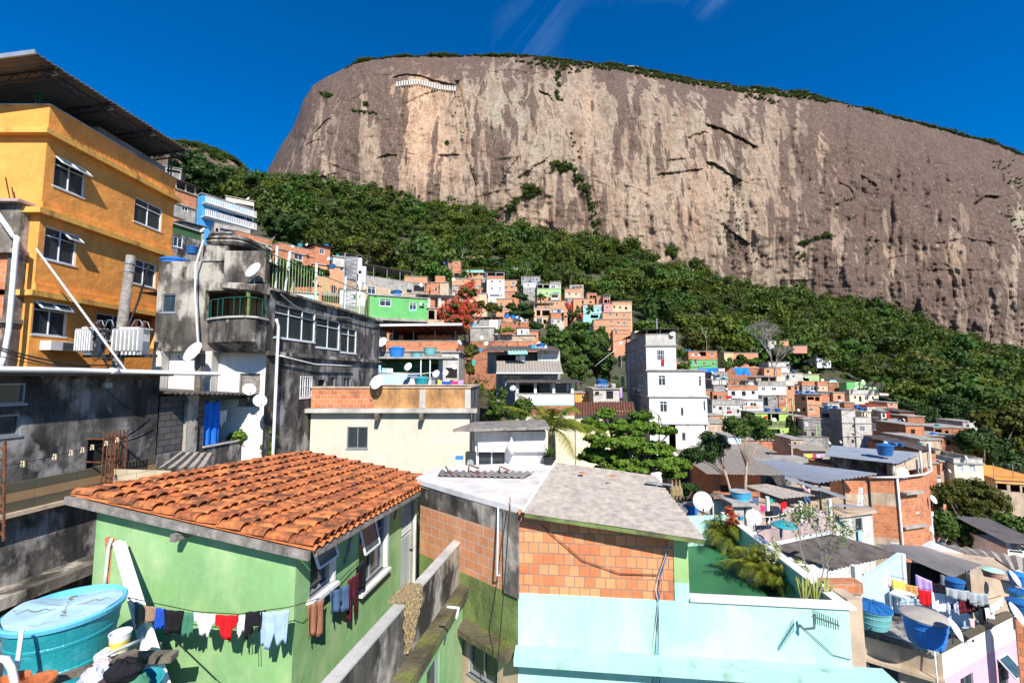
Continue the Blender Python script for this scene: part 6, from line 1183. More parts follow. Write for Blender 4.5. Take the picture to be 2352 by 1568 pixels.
gh_ = thing('green_house','green plastered house with an orange barrel-tile roof in the left foreground','house',tuple(C0g-rG*2+V(0,0,-8)))
wG = [(RW.rect('D',508,700,628,912),'g'),(RW.rect('D',820,572,974,822),'g'),(RW.rect('D',1090,405,1158,940),'x')]
zl_ = lambda t: (nl.z*(1-t)+nr_.z*t)-.1
m_ = MB(); wall_cells(m_,RW,-8.5,zg,[q for q,_ in wG],[(-99,0)],t=.12)
a_,b_ = FW.pt(0,-8.5),FW.pt(WG,-8.5); m_.quad(a_,b_,FW.pt(WG,zg),FW.pt(0,zl_(.12))); a_ = FW.pt(0,0); m_.quad(a_+dG*LG+V(0,0,-8.5),a_+V(0,0,-8.5),a_+V(0,0,zl_(.12)),a_+dG*LG+V(0,0,zl_(.12)))
m_.quad(RW.pt(LG,-8.5),a_+dG*LG+V(0,0,-8.5),a_+dG*LG+V(0,0,zl_(.12)),RW.pt(LG,zg)); m_.build('wall','green_wall',gh_)
for q,k in wG[:2]:
    o_ = window(gh_,RW,q,'g','window'); u0,z0,u1,z1 = q; m_ = MB(); RW.boxon(m_,u1-.001,z0,u1+.07,z1+.02,-.02,.07); RW.boxon(m_,u0-.08,z0-.09,u1+.1,z0-.03,-.02,.14); m_.build('window_surround','white',gh_)
    uu = u1 if q is wG[1][0] else u0+(u1-u0); ua = u0+(u1-u0)*(.45 if q is wG[1][0] else 0)-(.0); ub = u1 if q is not wG[1][0] else u0+(u1-u0)*.55; ua = u0 if q is wG[1][0] else u0+.03
    m_ = MB(); h_ = (z1-z0)*.42; p0,p1,p2,p3 = RW.pt(ua,z1,.0),RW.pt(ub,z1,.0),RW.pt(ub,z1-h_,.14),RW.pt(ua,z1-h_,.14); m_.quad(p3,p2,p1,p0,1)
    for s,e in ((p0,p1),(p1,p2),(p2,p3),(p3,p0)): m_.bar(s,e,.035,.035,0)
    m_.build('open_sash',['white_frame','blue_glass'],gh_)
u0,z0,u1,z1 = wG[2][0]; m_ = MB(); RW.boxon(m_,u0,z0,u1,z1,-.12,-.08); dr_ = m_.build('door','white_frame',gh_); m_ = MB()
for k in range(16): z = z1-.06-k*.055; m_.obox(RW.pt(u0+.05,z,-.075),RW.r*(u1-u0-.1),RW.n*.03-V(0,0,.02),(0,0,.02))
m_.build('louvres','appliance',dr_); m_ = MB(); RW.boxon(m_,u0+.06,z0+.1,u1-.06,z1-1.0,-.079,-.07); m_.build('glass_panel','curtain',dr_); m_ = MB(); RW.boxon(m_,u1+.0,z0,u1+.16,z1+.05,-.1,.06); m_.build('door_frame','white',gh_)
m_ = MB(); m_.bar(RW.pt(u1-.1,z0+1,-.05),RW.pt(u1-.1,z0+1,.04),.04); m_.build('handle','grey_frame',dr_)
def RP(u,v,h=0): return (nl*(1-u)+nr_*u)*(1-v)+(bl*(1-u)+br_*u)*v+V(0,0,h)
nrow = 27; ntile = 11; tm = MB(); rr = random.Random(5); wrow = ((bl-nl).length)/nrow
for j in range(nrow):
    for i in range(ntile):
        u0 = (i-.12)/ntile; u1 = (i+1.02)/ntile; vj = (j+.5+rr.uniform(-.06,.06))/nrow; jz = rr.uniform(-.008,.012); sk = rr.uniform(-.12,.12)/nrow
        a = RP(max(u0,0),vj); b = RP(min(u1,1.012),vj+sk); ax = (b-a); side = (RP(u0,vj+.01)-RP(u0,vj-.01)).normalized(); nz_ = ax.cross(side); nz_ = nz_ if nz_.z > 0 else -nz_; nz_.normalize()
        def tf(s,t,a=a,ax=ax,side=side,nz_=nz_,jz=jz):
            R = wrow*(.42+.09*s); th = math.pi*(t*1.06-.03); return a+ax*s+side*(-R*math.cos(th))+nz_*(R*.78*math.sin(th)+.012+.05*s+jz)
        tm.grid(tf,3,7)
o_ = tm.build('roof_tiles','roof_tile',gh_,smooth=False,solid=.014)
cm = MB()
cm.grid(lambda u,v: RP(v*1.01,u,.02-.028*math.cos(u*nrow*2*math.pi+math.pi*0)*1.0),nrow*8,4); cm.build('roof_channels','terracotta',gh_)
m_ = MB(); off = V(0,0,-.09); m_.bar(nl+off-rG*.05-dG*.02,nr_+off-rG*.02-dG*.02,.05,.13); m_.bar(br_+off,nr_+off-dG*-.1,.04,.1); m_.build('fascia_board','weathered_wood',gh_)
m_ = MB()
for px,py in ((432,1222),): a_ = hit('P',px,py,C0g,-dG); m_.bar(a_-dG*.28,a_+dG*.2,.1,.12)
m_.build('beam_end','weathered_wood',gh_)
m_ = MB(); a_,b_ = hit('C',672,630,C0g-dG*.004,-dG),hit('C',742,700,C0g-dG*.004,-dG); n0 = len(m_.v); pts_ = [(672,640),(700,625),(748,640),(742,690),(716,705),(712,790),(706,870),(694,962),(668,962),(680,880),(684,800),(676,700)]; m_.add([hit('C',x,y,C0g-dG*.006,-dG) for x,y in pts_],(tuple(range(len(pts_))),)); m_.build('bare_brick_patch','near_brick',gh_)
cable([hit('C',718,640,C0g-dG*.05,-dG),hit('C',698,700,C0g-dG*.05,-dG),hit('C',668,965,C0g-dG*.05,-dG)],.025,'white water pipe in the broken plaster channel of the green wall',name='water_pipe',m='pvc',cat='pipe',n=3)
for k,(x0,y0,x1,y1,lab) in enumerate(((752,678,1050,1640,'long white gutter profile leaning on the green wall, right one'),(728,665,985,1640,'long white gutter profile leaning on the green wall, left one'))):
    a_,b_ = at('C',x0,y0,7.5),at('C',x1,y1,6.55); m_ = MB(); d_ = (b_-a_).normalized(); s_ = d_.cross(V(0,1,.3)).normalized(); n_ = s_.cross(d_).normalized(); w_ = .06 if k == 0 else .04
    m_.obox(a_-s_*w_,d_*(b_-a_).length,s_*w_*2,n_*.012); m_.obox(a_-s_*w_,d_*(b_-a_).length,s_*.012,n_*.09); m_.obox(a_+s_*(w_-.012),d_*(b_-a_).length,s_*.012,n_*.09); tag(m_.build('gutter_profile','pvc'),lab,'gutter')
for k,(x0,y0,x1,y1) in enumerate(((715,800,760,635),(1036,515,1052,445))):
    q0,q1 = RW.uz('D',x0,y0),RW.uz('D',x1,y1); m_ = MB(); m_.bar(RW.pt(q0[0],q0[1],.02),RW.pt(q1[0],q1[1],.02),.05,.06); tag(m_.build('wooden_bracket','weathered_wood'),('pale wooden bracket between the two windows of the green house','small wooden bracket beside the door of the green house')[k],'bracket')
# big turquoise tank
mat('tank_turquoise',(.02,.3,.34),.35,var=.12,stain=(.1,.42,.46),samt=.3,sscale=5,stretch=(1,1,1),bump=.25,bscale=30,spec=.5); mat('tank_rim',(.13,.5,.7),.4,bump=0)
mat('tank_lid',(.42,.62,.7),.6,var=.12,stain=(.1,.1,.08),samt=.22,sscale=3.5,stretch=(1,2.5,1),bump=.1)
tk = thing('water_tank','large turquoise water tank with a warped pale blue lid in the left corner','water tank',tuple(at('C',430,1490,6.0)),rz=0); tk['group'] = 'water tanks on the roofs'
cT = at('C',425,1080,5.95); R_ = .6; zr_ = cT.z; zb2 = zr_-.92; m_ = MB(); c_ = (cT.x,cT.y,0)
m_.lathe([(0,zb2),(R_*.74,zb2),(R_*.76,zb2+.02),(R_*.82,zb2+.3),(R_*.835,zb2+.31),(R_*.84,zb2+.34),(R_*.825,zb2+.35),(R_*.88,zb2+.62),(R_*.895,zb2+.63),(R_*.9,zb2+.66),(R_*.885,zb2+.67),(R_*.95,zr_-.05)],48,c=c_); m_.build('body','tank_turquoise',tk,smooth=False)
m_ = MB(); m_.lathe([(R_*.93,zr_-.06),(R_*1.0,zr_-.05),(R_*1.02,zr_),(R_*.99,zr_+.02),(R_*.94,zr_+.01),(R_*.92,zr_-.12),(R_*.6,zr_-.16),(0,zr_-.16)],48,c=c_); m_.build('rim','tank_rim',tk)
m_ = MB()
def lidf(u,v):
    a = 2*math.pi*u; r = R_*.93*(.02+.98*v); x,y = r*math.cos(a),r*math.sin(a); w = .03*math.sin(2*a+1)*v+.02*math.sin(x*9+y*3)*v-.015*abs(math.sin(3*a)); back = max(0,y*.9-x*.35-.28); return V(c_[0]+x,c_[1]+y,zr_+.012+w-.14*back)
m_.grid(lidf,64,10); m_.build('lid','tank_lid',tk,solid=.006); m_ = MB()
for a,l_ in ((.08,.8),(.35,.95),(.57,.9),(.86,.6)): m_.tube([lidf(a+.02*math.sin(i*2.3),.15+(l_-.15)*i/7)+V(0,0,.004) for i in range(8)],[.002+.007*math.sin(i/7*3.14) for i in range(8)],5)
m_.build('lid_cracks','wood',tk)
m_ = MB(); a_ = at('C',628,1400,5.45); m_.tube([a_+V(0,.12,0),a_,a_+V(.1,-.08,0)],.045,10); m_.build('outlet','pvc',tk)
cable([at('C',640,1408,5.35),at('C',900,1290,5.9)],.02,'white outlet pipe running from the turquoise tank to the wall',name='water_pipe',m='pvc',cat='pipe',n=3); cable([at('C',140,1228,5.2),at('C',105,1500,5.1)],.022,'white overflow pipe at the left of the turquoise tank',name='water_pipe',m='pvc',cat='pipe',n=3)
cable([at('C',-10,1410,4.9),at('C',40,1415,4.9),at('C',75,1470,4.9),at('C',105,1600,4.9)],.035,'thick bent white pipe in the lower left corner',name='bent_pipe',m='pvc',cat='pipe',n=4)
# slab the tank stands on, timber, pots, bucket, laundry heap
s_ = thing('tank_platform','grimy concrete platform with boards under the turquoise tank','platform',(-5.5,6,-8)); m_ = MB(); m_.box(-10,5.0,-9,-5.35,7.0,zb2-.12); m_.build('slab','black_concrete',s_)
for k in range(4):
    m_ = MB(); y_ = cT.y-.75+k*.4; m_.obox((cT.x-.9,y_,zb2-.115),(1.9,.1,0),(-.01,.16,0),(0,0,.09)); m_.build('board','wood',s_)
m_ = MB(); a_ = at('C',330,1555,5.15); b_ = at('C',880,1370,5.7); m_.bar(a_,b_,.12,.05); m_.build('board','wood',s_)
bk_ = thing('bucket','white paint bucket with a yellow label beside the turquoise tank','bucket',tuple(at('C',765,1372,5.9))); a_ = at('C',765,1372,5.9); m_ = MB(); m_.lathe([(0,0),(.085,0),(.115,.24),(.122,.245),(.12,.255),(.108,.25),(.08,.02),(0,.02)],24,c=tuple(a_)); m_.build('pail','pvc',bk_)
m_ = MB(); m_.lathe([(.094,.05),(.109,.17)],24,c=tuple(a_-V(0,.003,0))); m_.build('label','cloth_yellow',bk_)
for k,(x,lab) in enumerate(((60,'left terracotta pot at the lower left edge'),(235,'right terracotta pot lying at the lower left edge'))):
    a_ = at('C',x,1622,4.9); m_ = MB(); m_.lathe([(.0,-.1),(.1,-.1),(.13,.08),(.155,.08),(.155,.12),(.13,.12),(.11,-.02),(0,-.02)],24,c=tuple(a_)); tag(m_.build('clay_pot','terracotta'),lab,'pot')
for k,(x,y,sx,m__,lab) in enumerate(((620,1520,60,'cloth_print','patterned cloth in the laundry heap beside the tank'),(790,1490,75,'cloth_black','crumpled black cloth on top of the laundry heap'),(700,1570,90,'cloth_dark','dark crumpled clothes at the bottom of the laundry heap'),(860,1560,60,'cloth_green','green striped cloth at the right of the laundry heap'),(565,1580,60,'cloth_grey','grey cloth at the left of the laundry heap'),(660,1440,35,'cloth_pinkprint','small pink and white cloth on the laundry heap'))):
    a_ = at('C',x,y,5.15+k*.02); R2 = sx*.3577*5.15/1000*1.3; rr = random.Random(k); ph = [rr.random()*6 for _ in range(6)]; m_ = MB()
    m_.grid(lambda u,v: a_+V(R2*math.cos(6.2832*u)*math.sin(math.pi*v)*(1+.12*math.sin(9*u*6.28/3*1+ph[0])+.1*math.sin(v*21+ph[1])),R2*.8*math.sin(6.2832*u)*math.sin(math.pi*v),R2*.62*math.cos(math.pi*v)*(1+.2*math.sin(u*31+ph[2]+v*9))),40,20); tag(m_.build('crumpled_cloth',m__,smooth=True),lab,'laundry')
tb_ = thing('basin','blue plastic basin under the laundry heap','basin',tuple(at('C',880,1500,5.2))); a_ = at('C',850,1640,5.3); m_ = MB(); m_.lathe([(0,-.14),(.2,-.14),(.27,.1),(.29,.1),(.29,.12),(.26,.12),(.19,-.12),(0,-.12)],28,c=tuple(a_)); m_.build('bowl','teal_tank',tb_)
# clothes line in front of the green wall
cl_pts = [at('C',820,1018,6.85),at('C',1250,1108,6.85),at('D',40,1125,6.75),at('D',350,1082,6.7),at('D',415,1068,6.75),RW.pt(RW.uz('D',530,1015)[0],RW.uz('D',530,1015)[1],.12),RW.pt(RW.uz('D',800,880)[0],RW.uz('D',800,880)[1]+.3,.06)]
cable(cl_pts,.006,'black clothes line stretched along the green house',name='clothes_line',n=4)
cable([at('C',820,1020,6.85),at('C',1050,1225,6.9),at('C',1390,1550,7.0)],.006,'barbed wire strand crossing the lower green wall',name='barbed_wire',n=4)
def hp(c,x0,x1,y0,y1,yb,Y0,Y1,shape,m,lab,name='garment',amp=.03,**k):
    P_,Q_ = at(c,x0,y0,Y0),at(c,x1,y1,Y1); h = (yb-(y0+y1)/2)*CR[c][2]*(Y0+Y1)/2000; return hang(P_,Q_,h,shape,'cloth_'+m,lab,name=name,amp=amp,**k)
hp('C',872,1012,1048,1075,1205,6.8,6.8,'rag','camo','brown camouflage garment, first on the line before the green wall',amp=.05)
hp('C',1003,1082,1075,1090,1200,6.82,6.82,'sheet','blue','bright blue shirt next to the camouflage garment','shirt')
hp('C',1058,1190,1090,1098,1232,6.8,6.8,'tee','black','black t-shirt hung upside down on the line before the green wall','t_shirt')
hp('C',1165,1250,1104,1110,1238,6.82,6.82,'sheet','green','faded green cloth between the black and white shirts','shirt'); hp('C',1250,1392,1108,1122,1236,6.8,6.8,'tee','white','white t-shirt in the middle of the line, left of the red shirt','t_shirt')
hp('C',1392,1535,1122,1125,1272,6.78,6.76,'tee','red','bright red shirt on the line before the green wall','t_shirt'); hp('D',38,110,1125,1122,1268,6.78,6.78,'rag','white','white garment just right of the red shirt','shirt')
hp('D',95,215,1105,1095,1262,6.72,6.72,'rag','black','black garment with long dangling strings beside the denim shorts',amp=.05)
for dx in (0,18): cable([at('D',108+dx,1250,6.7),at('D',112+dx,1385,6.7)],.006,'striped cord dangling from the black garment',name='cord',n=3,group='cords of the black garment')
hp('D',185,372,1108,1088,1300,6.7,6.72,'shorts','denim','pale washed denim shorts at the corner of the green house','shorts',amp=.035)
def hrw(x0,y0,x1,y1,yb,off,shape,m,lab,name='garment',amp=.03):
    a,b = RW.uz('D',x0,y0),RW.uz('D',x1,y1); zb_ = RW.uz('D',(x0+x1)/2,yb)[1]; return hang(RW.pt(a[0],a[1],off),RW.pt(b[0],b[1],off),(a[1]+b[1])/2-zb_,shape,'cloth_'+m,lab,name=name,amp=amp,towards=tuple(RW.n))
hrw(418,1062,535,1015,1250,.16,'trousers','brown','long brown cloth, first on the shaded side of the green house','trousers'); hrw(545,975,690,920,1100,.2,'shorts','dkdenim','blue jeans shorts below the first side window','shorts',.05)
hrw(685,905,760,850,1130,.16,'trousers','maroon','long dark trousers below the gap between the side windows','trousers'); hrw(745,830,815,770,960,.14,'sheet','black','black cloth hanging at the second side window')
# grey parapet wall, passage, mossy ledge
zp = -3.72; n1_,f1_ = atz('P',772,1568,zp),atz('P',1062,1238,zp); dp_ = (f1_-n1_).normalized(); n1_ = n1_-dp_*1.6; nn_ = V(dp_.y,-dp_.x,0); Lp = (f1_-n1_).length; PW = Wall((n1_.x,n1_.y),dp_,Lp)
pa = thing('parapet_wall','stained grey parapet wall running beside the green house','wall',tuple(n1_.lerp(f1_,.5)+V(0,0,-3))); m_ = MB(); PW.boxon(m_,0,-6.6,Lp,zp-.03,-.17,0,0); m_.build('wall','dark_concrete',pa); m_ = MB(); PW.boxon(m_,-.01,zp-.03,Lp+.01,zp,-.19,.012); m_.build('coping','pale_concrete',pa)
m_ = MB(); o1 = atz('P',940,1568,-4.6); o2 = atz('P',1078,1345,-4.6); d2 = (o2-o1).normalized(); o1 = o1-d2*1.5; i1,i2 = PW.pt(0,-4.6,.003),PW.pt(Lp+.1,-4.6,.003); m_.add([i1,o1,o2,i2]+[p-V(0,0,.2) for p in (i1,o1,o2,i2)],((0,1,2,3),(7,6,5,4),(1,5,6,2),(2,6,7,3),(0,4,5,1))); lg_ = m_.build('mossy_ledge','moss',pa)
LW = Wall((o1-V(d2.y,-d2.x,0)*.12),d2,(o2-o1).length-.1); m_ = MB(); wz = [(LW.rect('D',1250,1500,1330,1640),'g')]; wall_cells(m_,LW,-9,-4.79,[q for q,_ in wz],[(-99,0)]); m_.build('lower_wall','mint_green_old' if 'mint_green_old' in MATS else 'green_wall',pa); [window(pa,LW,q,k) for q,k in wz]
m_ = MB(); g0,g1 = RW.pt(-1.5,-5.72,.0),RW.pt(LG+.5,-5.72,0); m_.add([g0,PW.pt(0,-5.72,-.18),PW.pt(Lp,-5.72,-.18),g1],((0,1,2,3),)); m_.build('passage_floor','concrete',pa)
ep = thing('wall_stub','short white and grey wall stub closing the passage beside the brick wall','wall',tuple(f1_+V(-.5,.2,-1.5))); m_ = MB(); s0 = RW.pt(LG+.05,0,.05); m_.obox((s0.x,s0.y-.25,-6),(.62,-.05,0),(.02,.16,0),(0,0,2.1)); m_.build('pillar','concrete',ep); m_ = MB(); m_.obox((s0.x+.64,s0.y-.3,-6),(f1_.x-s0.x-.64,-.35,0),(.02,.14,0),(0,0,2.3)); m_.build('wall','white',ep)
mat('straw',(.42,.31,.16),.95,var=.45,vscale=30,bump=1,bscale=60)
cu,cz_ = PW.uz('D',1165,1095); m_ = MB(); rr = random.Random(2)
def rugf(u,v):
    s = v*1.25; w = .62; uu = cu-.38+w*1.05*u+.03*math.sin(v*9); hgt = .95-.55*abs(u-.35)*2*(.6) ; out = V(0,0,0)
    if s < .3: return PW.pt(uu,zp+.035+.012*math.sin(u*40+v*60),-.28+s*.95)
    return PW.pt(uu,zp+.03-(s-.3)*hgt*(1.15-.7*u),.02+.02*math.sin(u*23+v*30)+.012*math.sin(u*70))
m_.grid(rugf,46,34); tag(m_.build('shaggy_rug','straw',solid=.03),'shaggy straw coloured rug draped over the grey parapet wall','rug')
cable([at('D',1378,1078,7.6),at('D',1455,1085,7.6),at('D',1438,1155,7.55)],.022,'white elbow pipe sticking out above the mossy ledge',name='elbow_pipe',m='pvc',cat='pipe',n=3)
# ================= brick building with white roof, mint building =================
yM = rad(6); rM = V(math.cos(yM),-math.sin(yM),0); dM = V(math.sin(yM),math.cos(yM),0); A_ = at('P',1190,1185,9.0); AM = V(A_.x,A_.y,0); e_ = hit('P',1950,1400,AM,-dM); LM = (e_-AM).dot(rM); MW = Wall(AM,rM,LM)
dl = V(-math.sin(rad(48)),math.cos(rad(48)),0); e2 = hit('P',966,1130,AM,V(-dl.y,dl.x,0)); LL = (e2-AM).length if 0 else (V(e2.x,e2.y,0)-AM).length; BW = Wall(AM+dl*LL,-dl,LL)
bb_ = thing('brick_building','old brick building with a white flat roof between the green and mint houses','building',tuple(AM+dl*2+V(0,0,-9)))
zc_ = BW.uz('P',1188,1180)[1]; z1b = BW.uz('I',60,500)[1]; z2b = BW.uz('I',150,930)[1]; z3b = BW.uz('I',200,1290)[1]; wbr = BW.rect('I',30,1290,212,1620)
m_ = MB(); wall_cells(m_,BW,-12,zc_,[wbr],[(z1b-.12,0),(z2b,1),(z3b,2),(-99,3)]); m_.build('wall',['dark_concrete','pale_brick','moss_green','tan_wall'],bb_); window(bb_,BW,wbr,'g')
m_ = MB(); BW.boxon(m_,0,z3b-.02,LL+.02,z3b+.1,.002,.4); m_.build('ledge','moss',bb_)
m_ = MB(); BW.boxon(m_,LL-.36,z2b,LL+.03,zc_+.02,.003,.05); m_.build('concrete_column','dark_concrete',bb_)
m_ = MB(); zr2 = zc_+.0; rp_ = [atz('P',x,y,zr2) for x,y in ((1196,1178),(1066,1142),(962,1110),(952,1092),(1010,1070),(1262,1060),(1285,1062))]; m_.add(rp_+[p-V(0,0,.25) for p in rp_],[tuple(range(7)),tuple(reversed(range(7,14)))]+[(i,(i+1) % 7,(i+1) % 7+7,i+7) for i in range(7)]); m_.build('roof','white_roof',bb_)
m_ = MB()
for a,b in ((0,1),(1,2)): m_.bar(rp_[a]+V(0,.06,.05),rp_[b]+V(0,.06,.05),.14,.12)
m_.build('kerb','white',bb_)
mi_ = thing('mint_building','mint green building with a raw brick room and a green roof terrace','building',tuple(AM+rM*3+V(0,0,-12)))
zmt = MW.uz('P',1400,1372)[1]; zt2 = MW.uz('P',1210,1182)[1]; ub = MW.uz('P',1548,1300)[0]; uc = MW.uz('P',1584,1380)[0]; zcap = (MW.uz('P',1584,1378)[1]+MW.uz('P',1948,1392)[1])/2; zle = MW.uz('P',1600,1522)[1]; u0b = .02
def qz(mb,u0,z0,u1,z1,o=0,m=0): mb.quad(MW.pt(u0,z0,o),MW.pt(u1,z0,o),MW.pt(u1,z1,o),MW.pt(u0,z1,o),m)
zgr = MW.uz('P',1565,1338)[1]; m_ = MB(); zL,zR = at('I',388,474,8.7).z-.03,at('I',1545,645,8.15).z-.02; tz = lambda u: zL+(zR-zL)*u/uc; qz(m_,0,-12,LM,zle,0,0); qz(m_,0,zle,LM,zmt,.0,0); qz(m_,ub,zmt,uc,zgr,0,0); qz(m_,uc,zmt,LM,zcap,0,0); m_.quad(MW.pt(ub,zgr),MW.pt(uc,zgr),MW.pt(uc,tz(uc)),MW.pt(ub,tz(ub)),1); m_.quad(MW.pt(0,zmt,-.02),MW.pt(ub,zmt,-.02),MW.pt(ub,tz(ub),-.02),MW.pt(0,tz(0),-.02),2)
m_.quad(MW.pt(0,zmt,-.02),MW.pt(ub,zmt,-.02),MW.pt(ub,zmt,0),MW.pt(0,zmt,0),0); m_.quad(MW.pt(ub,zmt,0),MW.pt(ub,zmt,-.02),MW.pt(ub,tz(ub),-.02),MW.pt(ub,tz(ub),0),1)
DY = 3.6; m_.quad(MW.pt(uc,zmt),MW.pt(uc,zmt,-DY),MW.pt(uc,zR+.1,-DY),MW.pt(uc,zR),1); e3 = MW.pt(LM,0); m_.quad(e3+V(0,0,-12),e3-MW.n*7+V(0,0,-12),e3-MW.n*7+V(0,0,zcap-.02),e3+V(0,0,zcap-.02),0); m_.build('wall',['mint','lime_wall_pale' if 'lime_wall_pale' in MATS else 'pale_green','near_brick'],mi_)
m_ = MB(); m_.obox(MW.pt(-.05,zle-.02,-.0),rM*(LM+.55),MW.n*.42,(0,0,.14)); m_.build('ledge','mint_trim',mi_)
# terrace
cr_ = MW.pt(LM,0); fr_ = atz('P',1682,1190,zcap); fr_ = V(fr_.x,fr_.y,0); zfl = zcap-.78; bk1 = atz('P',1576,1254,zfl); bkz = at('P',1581,1187,bk1.y).z; bk2 = fr_
fp = [MW.pt(uc,zfl,-.15),MW.pt(LM-.1,zfl,-.15),fr_+V(0,.1,zfl),bk1+V(-.6,.1,0)]; m_ = MB(); m_.add(fp,((0,1,2,3),)); m_.build('terrace_floor','terrace_green',mi_)
m_ = MB(); m_.obox(MW.pt(uc+.003,zcap-.02,.05),rM*(LM-uc+.1),-MW.n*.24,(0,0,.05)); dpr = (fr_-cr_).normalized(); npr = V(dpr.y,-dpr.x,0); m_.obox(cr_-MW.n*.2+npr*.06+V(0,0,zcap-.018),dpr*((fr_-cr_).length+.3),-npr*.22,(0,0,.05)); m_.build('coping','rose_cap' if 'rose_cap' in MATS else 'white',mi_)
m_ = MB(); m_.obox(cr_-MW.n*.05+V(0,0,zfl-3),dpr*((fr_-cr_).length+.3),-npr*.14,(0,0,zcap-zfl+2.97)); m_.build('terrace_wall','teal_wall',mi_)
m_ = MB(); m_.add([V(bk1.x-.8,bk1.y,zfl-.5),V(fr_.x+.1,fr_.y+.12,zfl-.5),V(fr_.x+.1,fr_.y+.12,bkz),V(bk1.x-.8,bk1.y,bkz)],((0,1,2,3),)); m_.build('back_wall','mint',mi_,solid=.12)
# asbestos roof over the brick room
a_,b_ = at('I',388,474,8.7),at('I',1545,645,8.15); c_,d_ = at('I',1222,238,11.9),at('I',596,154,12.1); m_ = MB(); corrug(m_,a_,d_,c_,b_,wl=.18,amp=.03); m_.build('roof','asbestos',mi_,solid=.02)
m_ = MB(); m_.bar(a_-V(0,-.03,.06),b_-V(0,-.03,.06),.05,.07); m_.build('gutter','moss_green',mi_); m_ = MB(); m_.bar(a_+V(-.03,0,.03),d_+V(-.03,0,.03),.05,.05); m_.build('edge_strip','white',mi_)
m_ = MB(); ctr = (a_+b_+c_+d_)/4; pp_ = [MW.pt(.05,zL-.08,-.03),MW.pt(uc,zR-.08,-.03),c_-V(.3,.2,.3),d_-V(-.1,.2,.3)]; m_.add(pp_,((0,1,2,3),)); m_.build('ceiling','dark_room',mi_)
for x in (415,1440): q_ = at('I',x,500+(x-415)*.16,8.8); m_ = MB(); m_.bar(q_,q_+dM*.8,.07,.08); m_.build('rafter_end','weathered_wood',mi_)
# bits on the roofs
for k,(x0,y0,x1,y1) in enumerate(((742,240,765,246),(940,262,980,268))): q_ = at('I',x0,y0,11-k*.5); m_ = MB(); m_.obox(q_+V(0,0,.06),(.13,.02,0),(0,.08,0),(0,0,.025)); tag(m_.build('tile_shard','terracotta'),('broken orange tile bit on the asbestos roof, left one','broken tile bit on the asbestos roof, right one')[k],'shard')
q_ = at('I',1165,300,10.9); m_ = MB(); m_.obox(q_+V(0,0,.06),(.3,-.03,-.02),(.05,.14,0),(0,0,.012)); m_.obox(q_+V(.32,-.05,.04),(.3,-.08,-.02),(.05,.12,0),(0,0,.012)); tag(m_.build('loose_panels','metal_roof'),'two loose pale sheets lying on the asbestos roof','sheet')
# yagi antenna on the mint wall
yg = thing('yagi_antenna','grey yagi television antenna on a bent bracket on the mint wall','antenna',tuple(MW.pt(LM-1.5,zcap-.8,.1))); b0 = MW.pt(*MW.uz('J',1120,1500),.02); b1 = MW.pt(*MW.uz('J',1165,1450),.3); b2 = MW.pt(*MW.uz('J',1160,1325),.34); m_ = MB(); m_.tube([b0,b0+MW.n*.12,b1,b2],.022,8); m_.build('bracket','grey_frame',yg)
t0,t1 = b2+V(-.05,0,-.03),at('J',1468,1510,7.35); m_ = MB(); m_.bar(t0,t1,.022); m_.build('boom','grey_frame',yg); m_ = MB()
for k in range(12): q = t0.lerp(t1,.04+k*.082); m_.bar(q+V(-.0,0,.12-.004*k),q-V(0,0,.12-.004*k),.009)
m_.build('elements','dark_steel',yg)
cable([b0,MW.pt(*MW.uz('J',1190,1560),.03),MW.pt(*MW.uz('K',120,1330),.03),MW.pt(*MW.uz('K',265,1368),.03)],.006,'black antenna cable running along the mint wall',n=5)
for k,off in enumerate((0,.03,.06,.1)): cable([MW.pt(*MW.uz('I',1318,668),.03),MW.pt(*MW.uz('I',1245+k*5,870),.04),MW.pt(*MW.uz('I',1225+k*12,960),.04),MW.pt(*MW.uz('I',1243,1040),.04),MW.pt(*MW.uz('I',1215+k*10,1300),.04),MW.pt(*MW.uz('I',1185+k*22,1568),.04)],.006,'loose thin wires hanging down over the brick and mint wall',n=3,group='loose wires on the mint wall',m=('pvc','black_cable','bright_blue','black_cable')[k])
cable([MW.pt(*MW.uz('I',490,545),.03),MW.pt(*MW.uz('I',760,775),.03),MW.pt(*MW.uz('I',1000,860),.03),MW.pt(*MW.uz('I',1240,868),.03)],.009,'brown wires sagging across the raw brick wall',n=4,m='rust'); cable([at('I',292,430,8.9),at('I',262,860,8.75),at('I',205,1568,8.3)],.01,'black cable dropping past the dark concrete column',n=5); cable([at('I',218,435,9.3),at('I',210,880,9.15),at('I',235,875,9.1)],.02,'thin white pipe on the brick side wall',name='pipe',m='pvc',cat='pipe',n=3)
# white box shed
wx = house('small white shed with a framed window on the white flat roof','F',858,1335,1345,1600,14.2,0,D=1.3,m='white',win=[(872,1468,1065,1590,'w')],roof='none',down=0)
m_ = MB(); wx.front.boxon(m_,.1,wx.front.uz('F',900,1478)[1],wx.ln*.995,wx.zt+.02,.003,.16); m_.build('upper_panel','old_white',wx.root); a_ = at('F',705,1340,13.6); b_ = at('F',1362,1322,13.6)
m_ = MB(); m_.add([a_,b_,b_+V(0,2.0,.03),a_+V(.5,2.0,.03)],((0,1,2,3),)); m_.build('roof','weathered_wood',wx.root,solid=.08)
sk = thing('sack','white sack hanging on the front of the small white shed','sack',tuple(at('F',1102,1445,13.9))); q_ = at('F',1102,1450,13.85); m_ = MB(); m_.lathe([(0,-.25),(.05,-.22),(.12,-.1),(.15,.0),(.11,.1),(.04,.2),(.015,.3)],18,c=tuple(q_),wob=lambda a,z: .08*math.sin(3*a+z*9)); m_.build('bag','cloth_white',sk,smooth=True)
